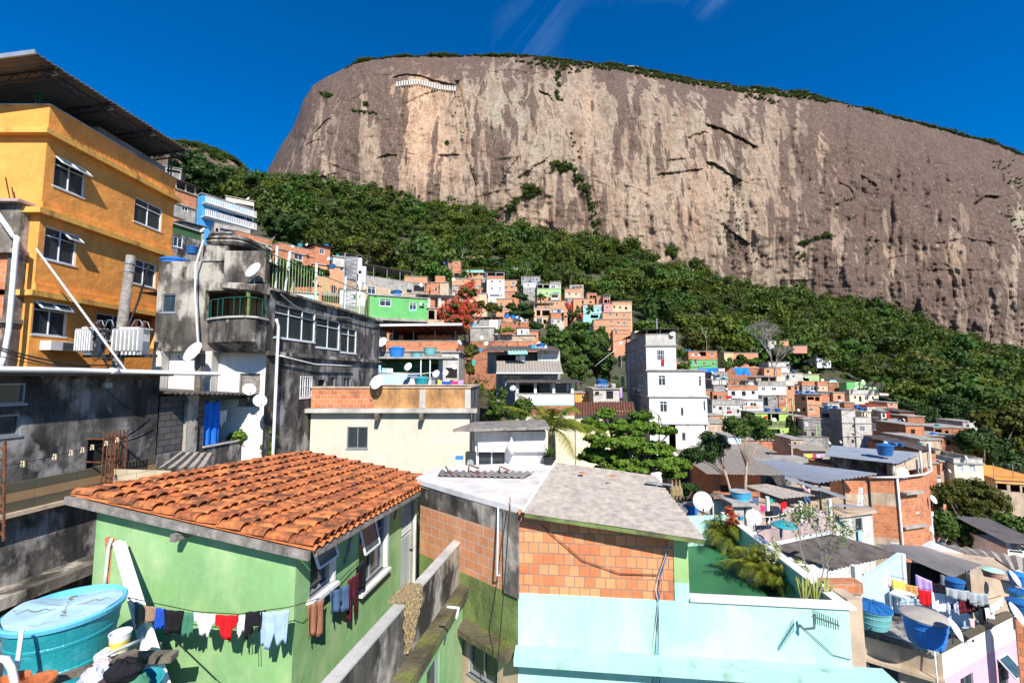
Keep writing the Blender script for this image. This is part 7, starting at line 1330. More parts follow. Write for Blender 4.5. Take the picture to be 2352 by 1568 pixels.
sp = thing('loudspeaker','black loudspeaker box beside the small white shed','loudspeaker',tuple(at('F',818,1600,13.8))); q_ = at('F',790,1600,13.9); m_ = MB(); m_.box(q_.x,q_.y,q_.z,q_.x+.32,q_.y+.35,q_.z+.5); m_.build('cabinet','dark_steel',sp); m_ = MB(); m_.tube([(q_.x+.16,q_.y-.005,q_.z+.2),(q_.x+.16,q_.y-.02,q_.z+.2)],.11,16); m_.build('driver','grey_frame',sp)
cn_ = thing('paint_can','square white and blue can left of the loudspeaker','can',tuple(at('F',740,1570,13.6))); q_ = at('F',722,1590,13.6); m_ = MB(); m_.box(q_.x,q_.y,q_.z,q_.x+.22,q_.y+.2,q_.z+.24,0); m_.box(q_.x-.002,q_.y-.002,q_.z+.24,q_.x+.222,q_.y+.202,q_.z+.33,1); m_.build('tin',['white','bright_blue'],cn_)
rs = thing('scrap_pile','corrugated sheet with rusty bent bars lying on the white roof','scrap',tuple(at('I',200,230,12.3))); zz_ = zr2+.05; m_ = MB(); corrug(m_,atz('I',-170,235,zz_),atz('I',390,248,zz_),atz('I',450,215,zz_+.02),atz('I',-150,205,zz_+.02),wl=.18,amp=.035); m_.build('sheet','grey_metal_roof',rs,solid=.02)
for pts_ in (((-120,175),(-100,215),(0,238),(90,225)),((25,225),(30,168),(95,190)),((225,222),(228,178),(290,202),(240,222)),((60,215),(150,222),(185,268),(170,270))): cable([at('I',x,y,12.4) for x,y in pts_],.022,'',m='rust',name='bent_bar',parent=rs,n=3)
m_ = MB(); q_ = at('I',294,345,9.6); m_.tube([at('I',294,470,9.2),q_+V(0,-.35,0)],.01,5); tag(m_.build('rebar','rust'),'thin upright iron bar at the corner of the white roof','bar')
bt_ = thing('bottle','small blue bottle at the far corner of the tiled roof','bottle',tuple(at('D',1262,320,11.8))); q_ = at('D',1262,322,11.9); m_ = MB(); m_.lathe([(0,0),(.055,0),(.06,.14),(.02,.2),(.02,.25),(0,.25)],12,c=tuple(q_)); m_.build('body','sky_tank',bt_)
cr2 = thing('tiled_terrace','cream tiled parapet and pale sheet roof behind the tile roof','wall',tuple(at('C',900,290,14))); qa,qb = at('C',735,195,12.2),at('C',1100,205,13.4); m_ = MB(); m_.add([qa-V(0,0,1.2),qb-V(0,0,1.2),qb,qa],((0,1,2,3),)); m_.build('parapet','wall_tile',cr2,solid=.15)
m_ = MB(); qa,qb = at('C',1018,190,12.6),at('C',1330,185,14.3); corrug(m_,qa,qb,qb+V(-.6,1.2,.25),qa+V(-.3,1.2,.25),wl=.35,amp=.05); m_.build('sheet','asbestos',cr2,solid=.03)
# ================= right foreground =================
def poly(root,name,m,pts,th=0,solid=0):
    mb = MB(); n = len(pts); mb.add(list(pts)+([p-V(0,0,th) for p in pts] if th else []),[tuple(range(n))]+([tuple(reversed(range(n,2*n)))]+[(i,(i+1) % n,(i+1) % n+n,i+n) for i in range(n)] if th else [])); return mb.build(name,m,root,solid=solid)
def sheet(lab,c,z,q,m,wl=.18,amp=.03,name='sheet_roof',parent=None,dz=(0,0,0,0)):
    a = [atz(c,x,y,z+d) for (x,y),d in zip(q,dz)]; mb = MB(); corrug(mb,*a,wl=wl,amp=amp); o = mb.build(name,m,parent,solid=.02)
    if parent is None: tag(o,lab,'roof')
    return a
def post(root,p,q,m='dark_steel',r=.05,name='post'): mb = MB(); mb.tube([p,q],r,8); return mb.build(name,m,root)
# blue-grey metal roof on black posts
bm = thing('metal_roof','wide blue-grey ribbed metal roof on black posts over a terrace','roof',tuple(atz('P',1876,1150,-8.3))); a_ = sheet('','P',-6.4,((1875,1109),(2015,1088.7),(1766,1057),(1678,1063.5)),'metal_roof',.4,.06,parent=bm)
for x in (1290,1500,1722): p_ = atz('J',x,300,-6.45); q_ = atz('J',x+15,505-(x-1290)*.08+10,-8.3); t_ = at('J',x,245,q_.y); post(bm,V(q_.x,q_.y,-8.35),V(q_.x,q_.y,t_.z),r=.06)
th_ = thing('terrace_house','whitewashed house below the metal roof with a blue towel at its window','house',tuple(atz('P',1960,1260,-10))); fw0,fw1 = atz('P',1914,1184,-8.3),atz('P',2003,1170,-8.3); dr_ = (V(fw1.x,fw1.y,0)-V(fw0.x,fw0.y,0)); TW = Wall((fw0.x,fw0.y),dr_,dr_.length); wq = TW.rect('K',306,228,368,328)
m_ = MB(); wall_cells(m_,TW,-14,-8.35,[wq],[(-99,0)]); m_.build('wall','old_white',th_); window(th_,TW,wq,'g'); fl_ = [V(fw0.x-.15,fw0.y-.2,-8.3),V(fw1.x+.15,fw1.y-.2,-8.3),V(fw1.x+2.5,fw1.y+7,-8.3),V(fw0.x-4.5,fw0.y+6,-8.3),V(fw0.x-4.5,fw0.y,-8.3)]; poly(th_,'terrace_slab','tan_wall',fl_,.14)
tb2 = thing('terrace_back_wall','tan and brick back wall shaded by the blue-grey metal roof','wall',tuple(atz('P',1950,1140,-8.3))); b0,b1 = at('H',425,1200,31),at('H',735,1185,31); w_ = Wall((b0.x,b0.y),(1,-.02),(b1-b0).length); m_ = MB(); wall_cells(m_,w_,-14,b0.z,[],[(b0.z-.9,0),(-99,1)]); m_.build('wall',['brick','tan_wall'],tb2)
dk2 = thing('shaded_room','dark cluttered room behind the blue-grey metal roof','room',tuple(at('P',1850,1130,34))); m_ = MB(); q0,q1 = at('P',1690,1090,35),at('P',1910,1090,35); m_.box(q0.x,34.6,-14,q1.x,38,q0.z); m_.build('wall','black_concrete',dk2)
m_ = MB(); m_.bar(at('J',990,222,27.5),at('J',1520,400,26.5),.13,.16); tag(m_.build('steel_beam','metal_roof'),'long pale steel beam carried slanting under the metal roof','beam')
ld = thing('stepladder','white aluminium stepladder leaning open on the shaded terrace','ladder',tuple(at('J',1665,475,26.8))); m_ = MB(); L0,L1,L2,L3 = at('J',1622,475,26.6),at('J',1642,312,26.9),at('J',1668,470,26.6),at('J',1660,312,26.9)
m_.bar(L0,L1,.05); m_.bar(L2,L3,.05)
for k in range(6): m_.bar(L0.lerp(L1,k/6+.08),L2.lerp(L3,k/6+.08),.04)
m_.build('steps','pvc',ld); m_ = MB(); m_.bar(L3,at('J',1702,440,27.3),.035); m_.bar(L1,at('J',1680,440,27.3),.035); m_.build('rear_frame','pvc',ld)
for k in range(5): q_ = at('J',1330+k*45,470+k*2,25.8); m_ = MB(); m_.obox(q_,(1.5,-.1*k,0),(.1,.12,0),(0,0,.05)); tag(m_.build('metal_profile','metal_roof'),'pale metal profile lying on the terrace slab','profile','metal profiles on the terrace slab')
# a person under the roof, both arms raised to the beam
def person():
    q_ = at('J',1182,350,27.7); base = V(q_.x,q_.y,-8.3); r = thing('person','person in a pink t-shirt with both arms raised to a steel beam','person',tuple(base))
    vs = [(0,0,.95),(0,0,1.15),(0,0,1.38),(0,0,1.5),(0,.01,1.62),(0,.0,1.74),(-.2,0,1.42),(-.36,-.05,1.6),(-.3,-.15,1.86),(-.28,-.17,1.95),(.2,0,1.42),(.38,-.05,1.58),(.42,-.15,1.84),(.42,-.17,1.94),(-.1,0,.88),(-.12,0,.48),(-.12,.03,.08),(-.12,-.12,.03),(.1,0,.88),(.12,0,.48),(.12,.03,.08),(.12,-.12,.03)]
    es = [(0,1),(1,2),(2,3),(3,4),(4,5),(2,6),(6,7),(7,8),(8,9),(2,10),(10,11),(11,12),(12,13),(0,14),(14,15),(15,16),(16,17),(0,18),(18,19),(19,20),(20,21)]
    rd = [.15,.145,.15,.07,.09,.095,.075,.05,.038,.04,.075,.05,.038,.04,.095,.062,.045,.04,.095,.062,.045,.04]
    me = bpy.data.meshes.new('body'); me.from_pydata([(x,y,z) for x,y,z in vs],es,[]); o = bpy.data.objects.new('body',me); me.materials.append(MATS['skin_tone']); md = o.modifiers.new('skin','SKIN')
    for i,q in enumerate(rd): me.skin_vertices[0].data[i].radius = (q,q*.75 if i < 3 else q)
    me.skin_vertices[0].data[0].use_root = True; o.modifiers.new('sub','SUBSURF').levels = 2; o.modifiers['sub'].render_levels = 2; finish(o,r,Vector(base))
    m_ = MB(); b = base; m_.lathe([(.165,.92),(.17,1.1),(.19,1.3),(.2,1.42),(.12,1.5),(.075,1.51)],20,c=tuple(b)); m_.tube([b+V(-.17,0,1.42),b+V(-.29,-.03,1.53)],[.095,.075],10); m_.tube([b+V(.17,0,1.42),b+V(.3,-.03,1.51)],[.095,.075],10); m_.build('t_shirt','cloth_palepink',r,smooth=True)
    m_ = MB(); m_.lathe([(.0,1.86),(.07,1.85),(.105,1.77),(.108,1.7),(.1,1.64)],16,c=tuple(b+V(0,.025,0))); m_.build('hair','cloth_dark',r,smooth=True)
    m_ = MB(); m_.lathe([(.165,.96),(.175,.8),(.17,.74)],16,c=tuple(b)); m_.tube([b+V(-.1,0,.85),b+V(-.12,0,.5)],[.11,.085],10); m_.tube([b+V(.1,0,.85),b+V(.12,0,.5)],[.11,.085],10); m_.build('shorts','cloth_dkdenim',r,smooth=True)
mat('skin_tone',(.3,.15,.09),.6,bump=0); person()
# rose terrace in front with its brown sheet roof
ro = thing('rose_terrace_house','rose coloured terrace house with a low brown sheet roof over laundry','house',tuple(atz('P',1790,1300,-10))); r0,r1 = atz('J',725,690,-7.3),atz('J',1150,640,-7.3); r2 = atz('J',1415,560,-7.3)
m_ = MB()
for p,q in ((r0,r1),(r1,r2)): m_.add([p-V(0,0,4),q-V(0,0,4),q,p],((0,1,2,3),))
m_.build('parapet','rose_wall',ro,solid=.16); poly(ro,'terrace_floor','tan_wall',[r0+V(0,.05,-.75),r1+V(0,.05,-.75),r2+V(0,.1,-.75),r2+V(0,5,-.75),r0+V(-3,6,-.75),r0+V(-2.6,1,-.75)],.15)
iw0,iw1 = at('J',860,470,22.6),at('J',1420,520,23.5); m_ = MB(); m_.add([iw0-V(0,0,3),iw1-V(0,0,3),iw1,iw0],((0,1,2,3),)); m_.build('inner_wall','rose_wall',ro,solid=.1)
a_ = sheet('','J',-5.35,((960,408),(1255,380),(845,282),(640,296)),'asbestos',.2,.03,parent=ro,dz=(-.25,-.25,0,0))
for x0,y0,y1 in ((838,390,655),(1125,430,620),(1378,410,560)): q_ = at('J',x0,y0,20.6 if x0 < 1300 else 22); post(ro,q_,V(q_.x,q_.y,at('J',x0,y1,q_.y).z),'white',.085)
st = thing('tank_stand','crumbling concrete stand below the light blue tank','stand',tuple(atz('P',1705,1200,-8))); q0,q1 = at('J',535,448,20.4),at('J',722,462,20.4); m_ = MB(); m_.box(q0.x-.1,20.2,q0.z-.1,q1.x,21.7,q0.z+.04); m_.build('slab','concrete',st)
for x in (548,655): q_ = at('J',x,470,20.45); m_ = MB(); m_.box(q_.x,20.45,q_.z-2.2,q_.x+.45,21.4,q_.z); m_.build('pier','pale_concrete',st)
sd = thing('shed_wall','low whitewashed shed wall and leaning boards beside the blue tank','wall',tuple(at('P',1640,1170,22))); q0,q1 = at('J',345,415,21.5),at('J',540,460,21.2); m_ = MB(); m_.box(q0.x,21.3,-11,q1.x,21.6,q0.z); m_.build('wall','old_white',sd); m_ = MB(); m_.add([at('J',335,375,21),at('J',640,470,20.9),at('J',700,440,22.5),at('J',380,355,22.5)],((0,1,2,3),)); m_.build('board_roof','wood',sd,solid=.05)
sheet('small grey metal roof strip beside the asbestos roof','J',-5.9,((120,540),(150,520),(95,430),(60,445)),'metal_roof',.3)
# dark sheet roof, white awning, pale blue room
dkr = thing('shed_house','pale blue walled house under a dark corrugated roof and white awning','house',tuple(atz('P',1950,1400,-10)))
sheet('','P',-6.5,((1916,1306),(2070,1271),(1905,1226),(1768,1254)),'dark_asbestos',.2,.04,parent=dkr,dz=(-.1,-.1,.1,.1)); sheet('','P',-6.62,((1766,1252),(1892,1346),(1968,1329),(1812,1250)),'metal_white' if 'metal_white' in MATS else 'white',.34,.05,parent=dkr,name='awning',dz=(0,-.15,-.15,0))
q0,q1 = at('K',300,620,14.3),at('K',668,530,16.4); m_ = MB(); m_.add([V(q0.x,q0.y,-9),V(q1.x,q1.y,-9),q1+V(0,0,.1),V(q0.x,q0.y,q1.z)],((0,1,2,3),)); m_.build('wall','pale_blue',dkr,solid=.12); q_ = at('K',306,612,14.0); post(dkr,q_,V(q_.x,q_.y,-8.9),'white',.12,'column'); post(dkr,q1+V(.02,-.1,.1),V(q1.x,q1.y-.1,-8.5),'white',.08,'column')
q0,q1 = at('K',60,790,10.6),at('K',275,750,10.9); m_ = MB(); m_.box(q0.x,10.6,-12,q1.x,10.9,q0.z-.13); m_.build('tan_wall','tan_wall',dkr); m_ = MB(); m_.box(q0.x,10.55,q0.z-.13,q1.x,10.85,q0.z+.12); m_.build('brick_course','brick',dkr)
m_ = MB(); m_.bar(at('J',870,805,12.5),at('J',1385,700,15.5),.1,.06); tag(m_.build('white_beam','pvc'),'white roof edge profile above the dark corrugated roof','beam')
nar = thing('corner_pier','narrow stained concrete wall at the right corner of the mint building','wall',tuple(at('K',245,1300,9))); q0,q1 = at('K',243,850,9.4),at('K',292,850,9.6); m_ = MB(); m_.box(q0.x,9.4,-14,q1.x,9.9,q0.z-.1); m_.build('wall','tan_wall',nar)
sheet('brown corrugated lower roof between the mint and pink houses','K',-7.9,((300,1600),(575,1600),(345,1340),(282,1300)),'asbestos',.18)
# grey metal roof with dark store beneath
gm = thing('store_house','dark storage room under a wide grey ribbed metal roof','house',tuple(atz('P',2150,1400,-10))); sheet('','K',-6.9,((1100,712),(1335,603),(835,455),(478,440)),'grey_metal_roof',.24,.03,parent=gm,dz=(-.1,-.1,.1,.1))
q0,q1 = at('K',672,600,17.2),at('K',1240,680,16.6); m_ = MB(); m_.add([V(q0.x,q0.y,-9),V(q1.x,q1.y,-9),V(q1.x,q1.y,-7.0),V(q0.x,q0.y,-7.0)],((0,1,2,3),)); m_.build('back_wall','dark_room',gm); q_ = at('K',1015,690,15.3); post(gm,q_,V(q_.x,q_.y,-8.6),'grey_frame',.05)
for k,(x0,y0,w) in enumerate(((1222,672,120),(1345,700,330))): q0 = at('K',x0,y0,15.2+k*.3); q1 = at('K',x0+w,y0+(60 if k else 25),15.3+k*.2); m_ = MB(); m_.add([V(q0.x,q0.y,-9.5),V(q1.x,q1.y,-9.5),q1,q0],((0,1,2,3),)); tag(m_.build('tan_partition','tan_wall',solid=.12),('tan partition wall at the end of the grey metal roof','long tan wall with a curved shadow below the clay tank')[k],'wall')
sheet('patched broken asbestos roofs behind the grey metal roof','K',-8.2,((1250,560),(1690,660),(1690,545),(1000,430)),'asbestos',.22,.045); sheet('white painted roof strip behind the grey metal roof','K',-8.0,((1220,558),(1260,545),(960,430),(840,452)),'white',.5,.01); sheet('small white sheet at the foot of the brick tower house','K',-8.3,((850,450),(980,450),(930,405),(830,452)),'white_roof',.5,.01)
house('low tan building under the patched asbestos roofs','K',960,1750,640,1000,18.3,25,D=2.5,m='tan_wall',roof='none',down=0)
gy = house('grey roofed shelter with a white wall at the right picture edge','K',1545,1760,480,540,30,15,D=4,m='white',win=[(1560,485,1670,515,'o')],roof='none'); canopy(gy,.6,m='grey_metal_roof',posts=3)
# brick tower house with a tin roof terrace
bt_ = thing('brick_tower_house','tall angular brick house with a tin-roofed top terrace','house',tuple(at('P',2060,1200,31.5))); co = [at('H',725,1188,30.8),at('H',928,1180,30.2),at('H',945,1178,30.35),at('H',1110,1160,31),at('H',1172,1135,33)]; zt_ = co[1].z; co.append(V(co[-1].x-3,37,0)); co.append(V(co[0].x,37,0)); m_ = MB(); FW_ = []
for i in range(len(co)):
    a,b = co[i],co[(i+1) % len(co)]; d_ = V(b.x-a.x,b.y-a.y,0); w_ = Wall((a.x,a.y),d_,d_.length); FW_.append(w_); hs_ = []
    if i == 0: hs_ = []
    if i == 3: hs_ = [w_.rect('H',1112,1270,1128,1400)]
    lv = w_.uz('H',915 if i < 2 else 1000,1300)[1]; lv2 = w_.uz('H',900,1395)[1]; lv3 = w_.uz('H',900,1640)[1]
    wall_cells(m_,w_,-17,zt_,hs_,([(lv,0),(lv2,1),(lv3,0),(-99,1)] if i == 0 else [(-99,0)]))
m_.build('wall',['brick','tan_wall'],bt_); poly(bt_,'terrace_floor','concrete',[V(p.x,p.y,zt_-.5) for p in co])
w_ = FW_[2]; window(bt_,w_,w_.rect('H',1065,1290,1100,1440),'w'); w_ = FW_[3]; window(bt_,w_,w_.rect('H',1150,1235,1168,1370),'g'); w_ = FW_[0]; window(bt_,w_,w_.rect('K',590,365,660,430),'w'); w_ = FW_[1]
m_ = MB(); w_ = FW_[2]; lz = w_.uz('H',950,1285)[1]; w_.boxon(m_,0,lz-.12,w_.ln*.8,lz,.003,.45); m_.build('ledge','concrete',bt_); m_ = MB(); lz2 = w_.uz('K',700,290)[1]; w_.boxon(m_,0,lz2-.15,w_.ln,lz2,.003,.25); m_.build('ledge','concrete',bt_)
cable([co[0]+V(0,-.2,.15),co[1]+V(.1,-.2,.1),co[3]+V(.1,-.2,.1),co[4]+V(.15,-.1,.1),co[4]+V(.15,-.1,2.2)],.07,'',m='pvc',name='white_pipe',parent=bt_,n=2); cable([V(co[1].x,co[1].y-.1,zt_),V(co[1].x+.1,co[1].y-.1,-15)],.07,'',m='pvc',name='white_pipe',parent=bt_,n=2); cable([V(co[3].x,co[3].y-.15,zt_+1.7),V(co[3].x,co[3].y-.15,zt_)],.07,'',m='pvc',name='white_pipe',parent=bt_,n=2)
sheet('','H',-5.7,((933,1072),(1148,990),(440,933),(388,1012)),'metal_roof',.3,.03,parent=bt_,dz=(-.15,0,.1,-.1)); q0,q1 = at('H',450,1030,33.5),at('H',925,1060,31.5); m_ = MB(); m_.add([V(q0.x,q0.y,-9),V(q1.x,q1.y,-9),V(q1.x,q1.y,-6),V(q0.x,q0.y,-6)],((0,1,2,3),)); m_.build('inner_wall','black_concrete',bt_,solid=.1)
m_ = MB(); m_.box(q1.x-.9,30.8,-9,q1.x+.1,31.2,-6.1); m_.build('pillar','tan_wall',bt_); [post(bt_,V(p.x,p.y+.15,zt_),V(p.x,p.y+.15,-5.8),'old_white',.07) for p in (co[1],co[3],co[4])]
q0 = at('H',960,1130,31.6); m_ = MB(); m_.add([q0,q0+V(3.6,1.6,0),q0+V(3.6,1.6,1.1),q0+V(0,0,.9)],((0,1,2,3),)); m_.build('inner_parapet','tan_wall',bt_,solid=.1)
# lower white side of the tower, seen at its right
house('white and blue side house at the foot of the brick tower','K',870,945,200,430,33.2,-30,D=3,m='white',roof='none',win=[(897,228,925,280)])
# ================= pink house terrace =================
zk = -7.9; Pn,Pl,Pr = atz('P',2163,1497,zk),atz('P',1957,1441,zk),atz('P',2331,1411,zk); Pb = Pl+Pr-Pn; pk = thing('pink_house','pink house with a stained white parapet and crowded roof terrace','house',tuple(Pn+V(0,1,-5))); Lw = Wall((Pl.x,Pl.y),Pn-Pl,(Pn-Pl).length); Rw = Wall((Pn.x,Pn.y),Pr-Pn,(Pr-Pn).length)
hl = [Lw.rect('K',385,1368,680,1640)]; hr = [Rw.rect('K',1462,1395,1560,1640),Rw.rect('K',1160,1535,1280,1700)]; zb_ = Rw.uz('K',1050,1520)[1]
m_ = MB(); wall_cells(m_,Lw,-14,zk-.05,hl,[(-99,0)]); wall_cells(m_,Rw,-14,zk,hr,[(zb_,1),(-99,2)]); m_.build('wall',['tan_wall','stained_white','pink_wall'],pk); window(pk,Lw,hl[0],'g'); [window(pk,Rw,h,'g') for h in hr]
u0,z0,u1,z1 = hr[0]; m_ = MB(); p0,p1,p2,p3 = Rw.pt(u0,z1+.1,.02),Rw.pt(u1,z1+.1,.02),Rw.pt(u1,z1-.3,.4),Rw.pt(u0,z1-.3,.4); m_.quad(p3,p2,p1,p0,1); [m_.bar(s,e,.035,.035,0) for s,e in ((p0,p1),(p1,p2),(p2,p3),(p3,p0))]; m_.build('open_sash',['white_frame','blue_glass'],pk)
zl2 = Lw.uz('K',320,1310)[1]; m_ = MB(); Lw.boxon(m_,0,zl2-.1,Lw.ln,zl2,.003,.25); m_.build('ledge','tan_wall',pk); m_ = MB(); Rw.boxon(m_,0,zk,Rw.ln,zk+.04,-.2,.03); m_.build('parapet_coping','tile_olive',pk); m_ = MB(); Lw.boxon(m_,0,zk-.1,Lw.ln-.05,zk-.02,-.15,.12); m_.build('slab_edge','dark_concrete',pk)
poly(pk,'terrace_floor','black_concrete',[Pl+V(0,0,-.12),Pn+V(0,0,-.12),Pr+V(0,0,-.12),Pb+V(1,2,-.12),Pl+V(-.3,3,-.12)])
m_ = MB(); Rw.boxon(m_,0,zk-.5,Rw.ln,zk-.001,-.16,-.15); m_.build('parapet_inner','blue_wall',pk); m_ = MB(); q0,q1 = at('K',620,900,15.6),at('K',1230,1030,14.6); m_.add([V(q0.x,q0.y,zk-.12),V(q1.x,q1.y,zk-.12),V(q1.x,q1.y,zk+.35),V(q0.x,q0.y,zk+.5)],((0,1,2,3),)); m_.build('low_wall','pale_blue',pk,solid=.1)
cable([Pn+V(-.25,-.05,.05),Pn+V(-.3,-.12,-1),Pn+V(-.3,-.12,-3)],.02,'',m='pvc',name='conduit',parent=pk,n=2)
house('bare red brick wall at the lower right edge','K',1612,1850,1060,1500,13.6,42,D=.3,m='near_brick',roof='none'); 
pt = thing('plastic_table','white plastic table on the laundry terrace','table',tuple(at('K',690,950,15))); a_ = at('K',583,838,15.2); b_ = at('K',735,892,14.7); m_ = MB(); m_.add([a_,b_,b_+V(.55,.35,0),a_+V(.55,.35,0)],((0,1,2,3),)); m_.build('table_top','pvc',pt,solid=.05)
for p in (a_+V(.06,.02,0),b_+V(-.02,.02,0),b_+V(.5,.3,0),a_+V(.5,.3,0)): post(pt,p,p-V(0,0,.62),'pvc',.035,'leg')
pu = at('K',370,700,16.2); m_ = MB(); m_.grid(lambda u,v: at('K',365+250*u,745+60*u+(-75*(1-u)**3 if v < .1 else 0)+v*125,16.2-.6*u)+V(0,-.06*math.sin(u*30)*v,0),30,10); tag(m_.build('purple_cover','cloth_purple',smooth=True,solid=.01),'dark purple cloth covering a table on the laundry terrace','cloth')
# laundry rows
def line(c,x0,y0,Y0,x1,y1,Y1,lab): cable([at(c,x0,y0,Y0),at(c,x1,y1,Y1)],.008,lab,name='clothes_line',n=2)
line('K',490,668,15.9,1050,800,14.9,'rear clothes line on the laundry terrace'); line('K',815,798,14.6,1400,850,14.2,'front clothes line on the laundry terrace'); line('K',1240,930,14,1490,855,14.4,'short clothes line at the right terrace corner')
for a in ((495,592,670,700,760,'pinkprint','small pink print cloth, first on the rear line'),(600,703,718,738,808,'yellow','plain yellow cloth on the rear line'),(706,812,758,778,848,'floral','orange and red floral cloth on the rear line'),(792,922,678,735,812,'lilac','lilac towel hanging high on the rear line'),(918,1032,742,770,838,'black','black garment right of the lilac towel')): hp('K',a[0],a[1],a[2],a[3],a[4],15.7-(a[0]-490)*.0015,15.7-(a[1]-490)*.0015,'sheet',a[5],a[6])
for a in ((815,920,800,815,920,'red','bright red towel on the front line'),(920,1062,825,840,965,'white','white gathered cloth right of the red towel'),(1032,1130,848,858,992,'print','blue patterned trousers on the front line'),(1125,1228,858,868,985,'maroon','dark maroon shirt on the front line'),(1232,1380,865,872,975,'dark','dark grey sheet below the pale sheets')): hp('K',a[0],a[1],a[2],a[3],a[4],14.6-(a[0]-815)*.0007,14.6-(a[1]-815)*.0007,'trousers' if 'trousers' in a[6] else 'sheet',a[5],a[6],amp=.04)
for a in ((1035,1232,785,815,870,'grey','pale grey sheet hung over the front line, left one'),(1230,1378,825,838,925,'grey','pale grey sheet hung over the front line, right one')): hp('K',*a[:5],14.2,14.1,'sheet',*a[5:],amp=.05)
for a in ((1302,1358,960,950,1060,'black','small black garment at the terrace corner'),(1352,1432,955,935,1032,'white','white patterned pillowcase at the terrace corner'),(1400,1492,935,868,965,'white','white cloth highest at the terrace corner'),(1195,1272,1035,1040,1100,'pinkprint','small pink floral cloth low beside the parapet')): hp('K',*a[:5],13.8,13.9,'sheet',*a[5:])
for a in ((705,765,395,400,480,20.3,'dkdenim','dark blue clothes under the brown sheet roof'),(775,825,460,470,535,20.2,'pink','bright pink garment under the brown sheet roof'),(815,885,515,510,625,19.9,'black','dark jeans hanging from the rose terrace'),(950,1005,430,435,520,21,'red','red and dark shirt under the brown sheet roof'),(712,760,385,388,420,20.8,'maroon','purple towel under the brown sheet roof'),(860,915,405,410,450,21,'teal','teal shirt under the brown sheet roof')): hp('J',*a[:5],a[5],a[5],'rag',*a[6:])
q_ = TW.rect('K',308,325,345,405); hang(TW.pt(q_[0],q_[3],.12),TW.pt(q_[2],q_[3],.12),q_[3]-q_[1],'sheet','cloth_sky','sky blue towel hanging from the window of the whitewashed house',name='towel')
for a in (('F',588,632,990,1002,1040,32.6,'yellow','cream towel on the white parapet terrace'),('F',632,692,1006,1008,1042,32.6,'blue','blue towel on the white parapet terrace'),('F',692,745,1008,1003,1042,32.6,'pink','magenta towel on the white parapet terrace'),('F',742,780,1000,998,1040,32.6,'lilac','lilac towel on the white parapet terrace'),('F',178,222,895,898,950,33.8,'sky','light blue shirt, left end of the line above the pale blue terrace'),('F',228,262,915,918,958,33.8,'denim','denim shirt on the line above the pale blue terrace'),('F',265,302,918,920,962,33.8,'white','white patterned shirt on the line above the pale blue terrace'),('F',1132,1160,835,835,865,42.4,'palepink','pink towel on the grey balcony'),('F',1160,1195,830,830,870,42.3,'white','white towel on the grey balcony'),('F',838,858,862,862,900,44,'teal','teal towel left of the grey balcony house'),
          ('N',228,535,392,392,462,116,'tarp','long blue tarpaulin sagging over the grey parapet'),('N',555,660,405,402,455,115,'palepink','pale pink sheet beside the blue tarpaulin'),('O',262,372,1338,1338,1395,56.8,'yellow','lime yellow sheet in front of the low shed'),('O',372,428,1345,1345,1400,56.8,'pink','pink garments in front of the low shed'),('O',428,480,1345,1345,1395,56.8,'white','white and blue garments in front of the low shed'),('O',480,528,1340,1335,1392,56.8,'lilac','lilac garment in front of the low shed'),('N',700,772,1078,1078,1108,94.5,'red','red bedding on the sill of the two-tone house'),('G',583,600,445,445,490,44.7,'red','red cloth hanging from the barred tower window'),('G',280,298,650,650,725,44,'lilac','pale laundry on the shaded side of the corner tower'),('N',1282,1345,1165,1162,1205,82.5,'red','red towel on the lime green house loggia'),('N',700,770,838,838,885,96,'red','red and black laundry at the brick balcony'),('O',1340,1470,455,465,495,108,'palepink','row of pink laundry at the forest edge'),('F',410,462,520,520,532,62.5,'sky','turquoise towel under the right window of the green box house'),('O',1440,1490,745,750,825,88.5,'red','red curtain on the lilac house terrace')):
    hp(a[0],a[1],a[2],a[3],a[4],a[5],a[6],a[6],'sheet',a[7],a[8],amp=.06)
tp = MB(); tp.grid(lambda u,v: at('N',808+220*u+(30*u+12)*v*1.2,392+v*(85+30*(u > .1))+8*math.sin(u*9)*v,117-3*v+.8*math.sin(u*12+v*3)*v),24,12); tag(tp.build('tarpaulin','cloth_tarp',smooth=True,solid=.03),'bright blue tarpaulin stretched over the brick yard','tarpaulin')
for q in (('N',1575,1010,1640,1080,104,'lime_wall','yellow cloth awning beside the brick tower'),('O',605,275,720,303,122,'cloth_sky','light blue sheet on the dark brick house')): m_ = MB(); a,b = at(q[0],q[1],q[4],q[5]),at(q[0],q[3],q[2],q[5]); m_.add([a,V(b.x,a.y-.3,a.z),b+V(0,.3,0),V(a.x+.8,b.y+.3,b.z)],((0,1,2,3),)); tag(m_.build('cloth_awning',q[6],solid=.03),q[7],'awning')
# ================= trees that stand out =================
pxtree('tree','dark leafy tree behind the yellow building under the canopy edge','P',[(395,338,470,410),(420,365,520,430),(400,395,480,440)],100,445,3600,.55,'leaf_dark',trunk_r=.4)
pxtree('tree','dark crowned trees at the saddle between the small hill and the cliff','P',[(555,395,605,432),(455,400,520,440)],210,450,1600,.9,'leaf_dark',trunk_r=.5)
pxtree('tree','pair of dense dark green trees right of the blue house','E',[(805,310,1000,490),(960,320,1190,520),(880,420,1100,550)],92,560,4200,.5,'leaf_dark',trunk_r=.35)
pxtree('tree','dark round tree beside the spiked fence','Q',[(170,520,420,690),(330,540,620,800),(520,600,830,880),(750,660,980,830)],41,960,4200,.28,'leaf_dark',trunk_r=.22)
pxtree('tree','broad olive brown tree at the forest foot above the grey canopy','Q',[(1230,290,1560,520),(1400,260,1850,560),(1500,400,1800,660)],120,700,4200,.5,'leaf_olive',trunk_r=.4)
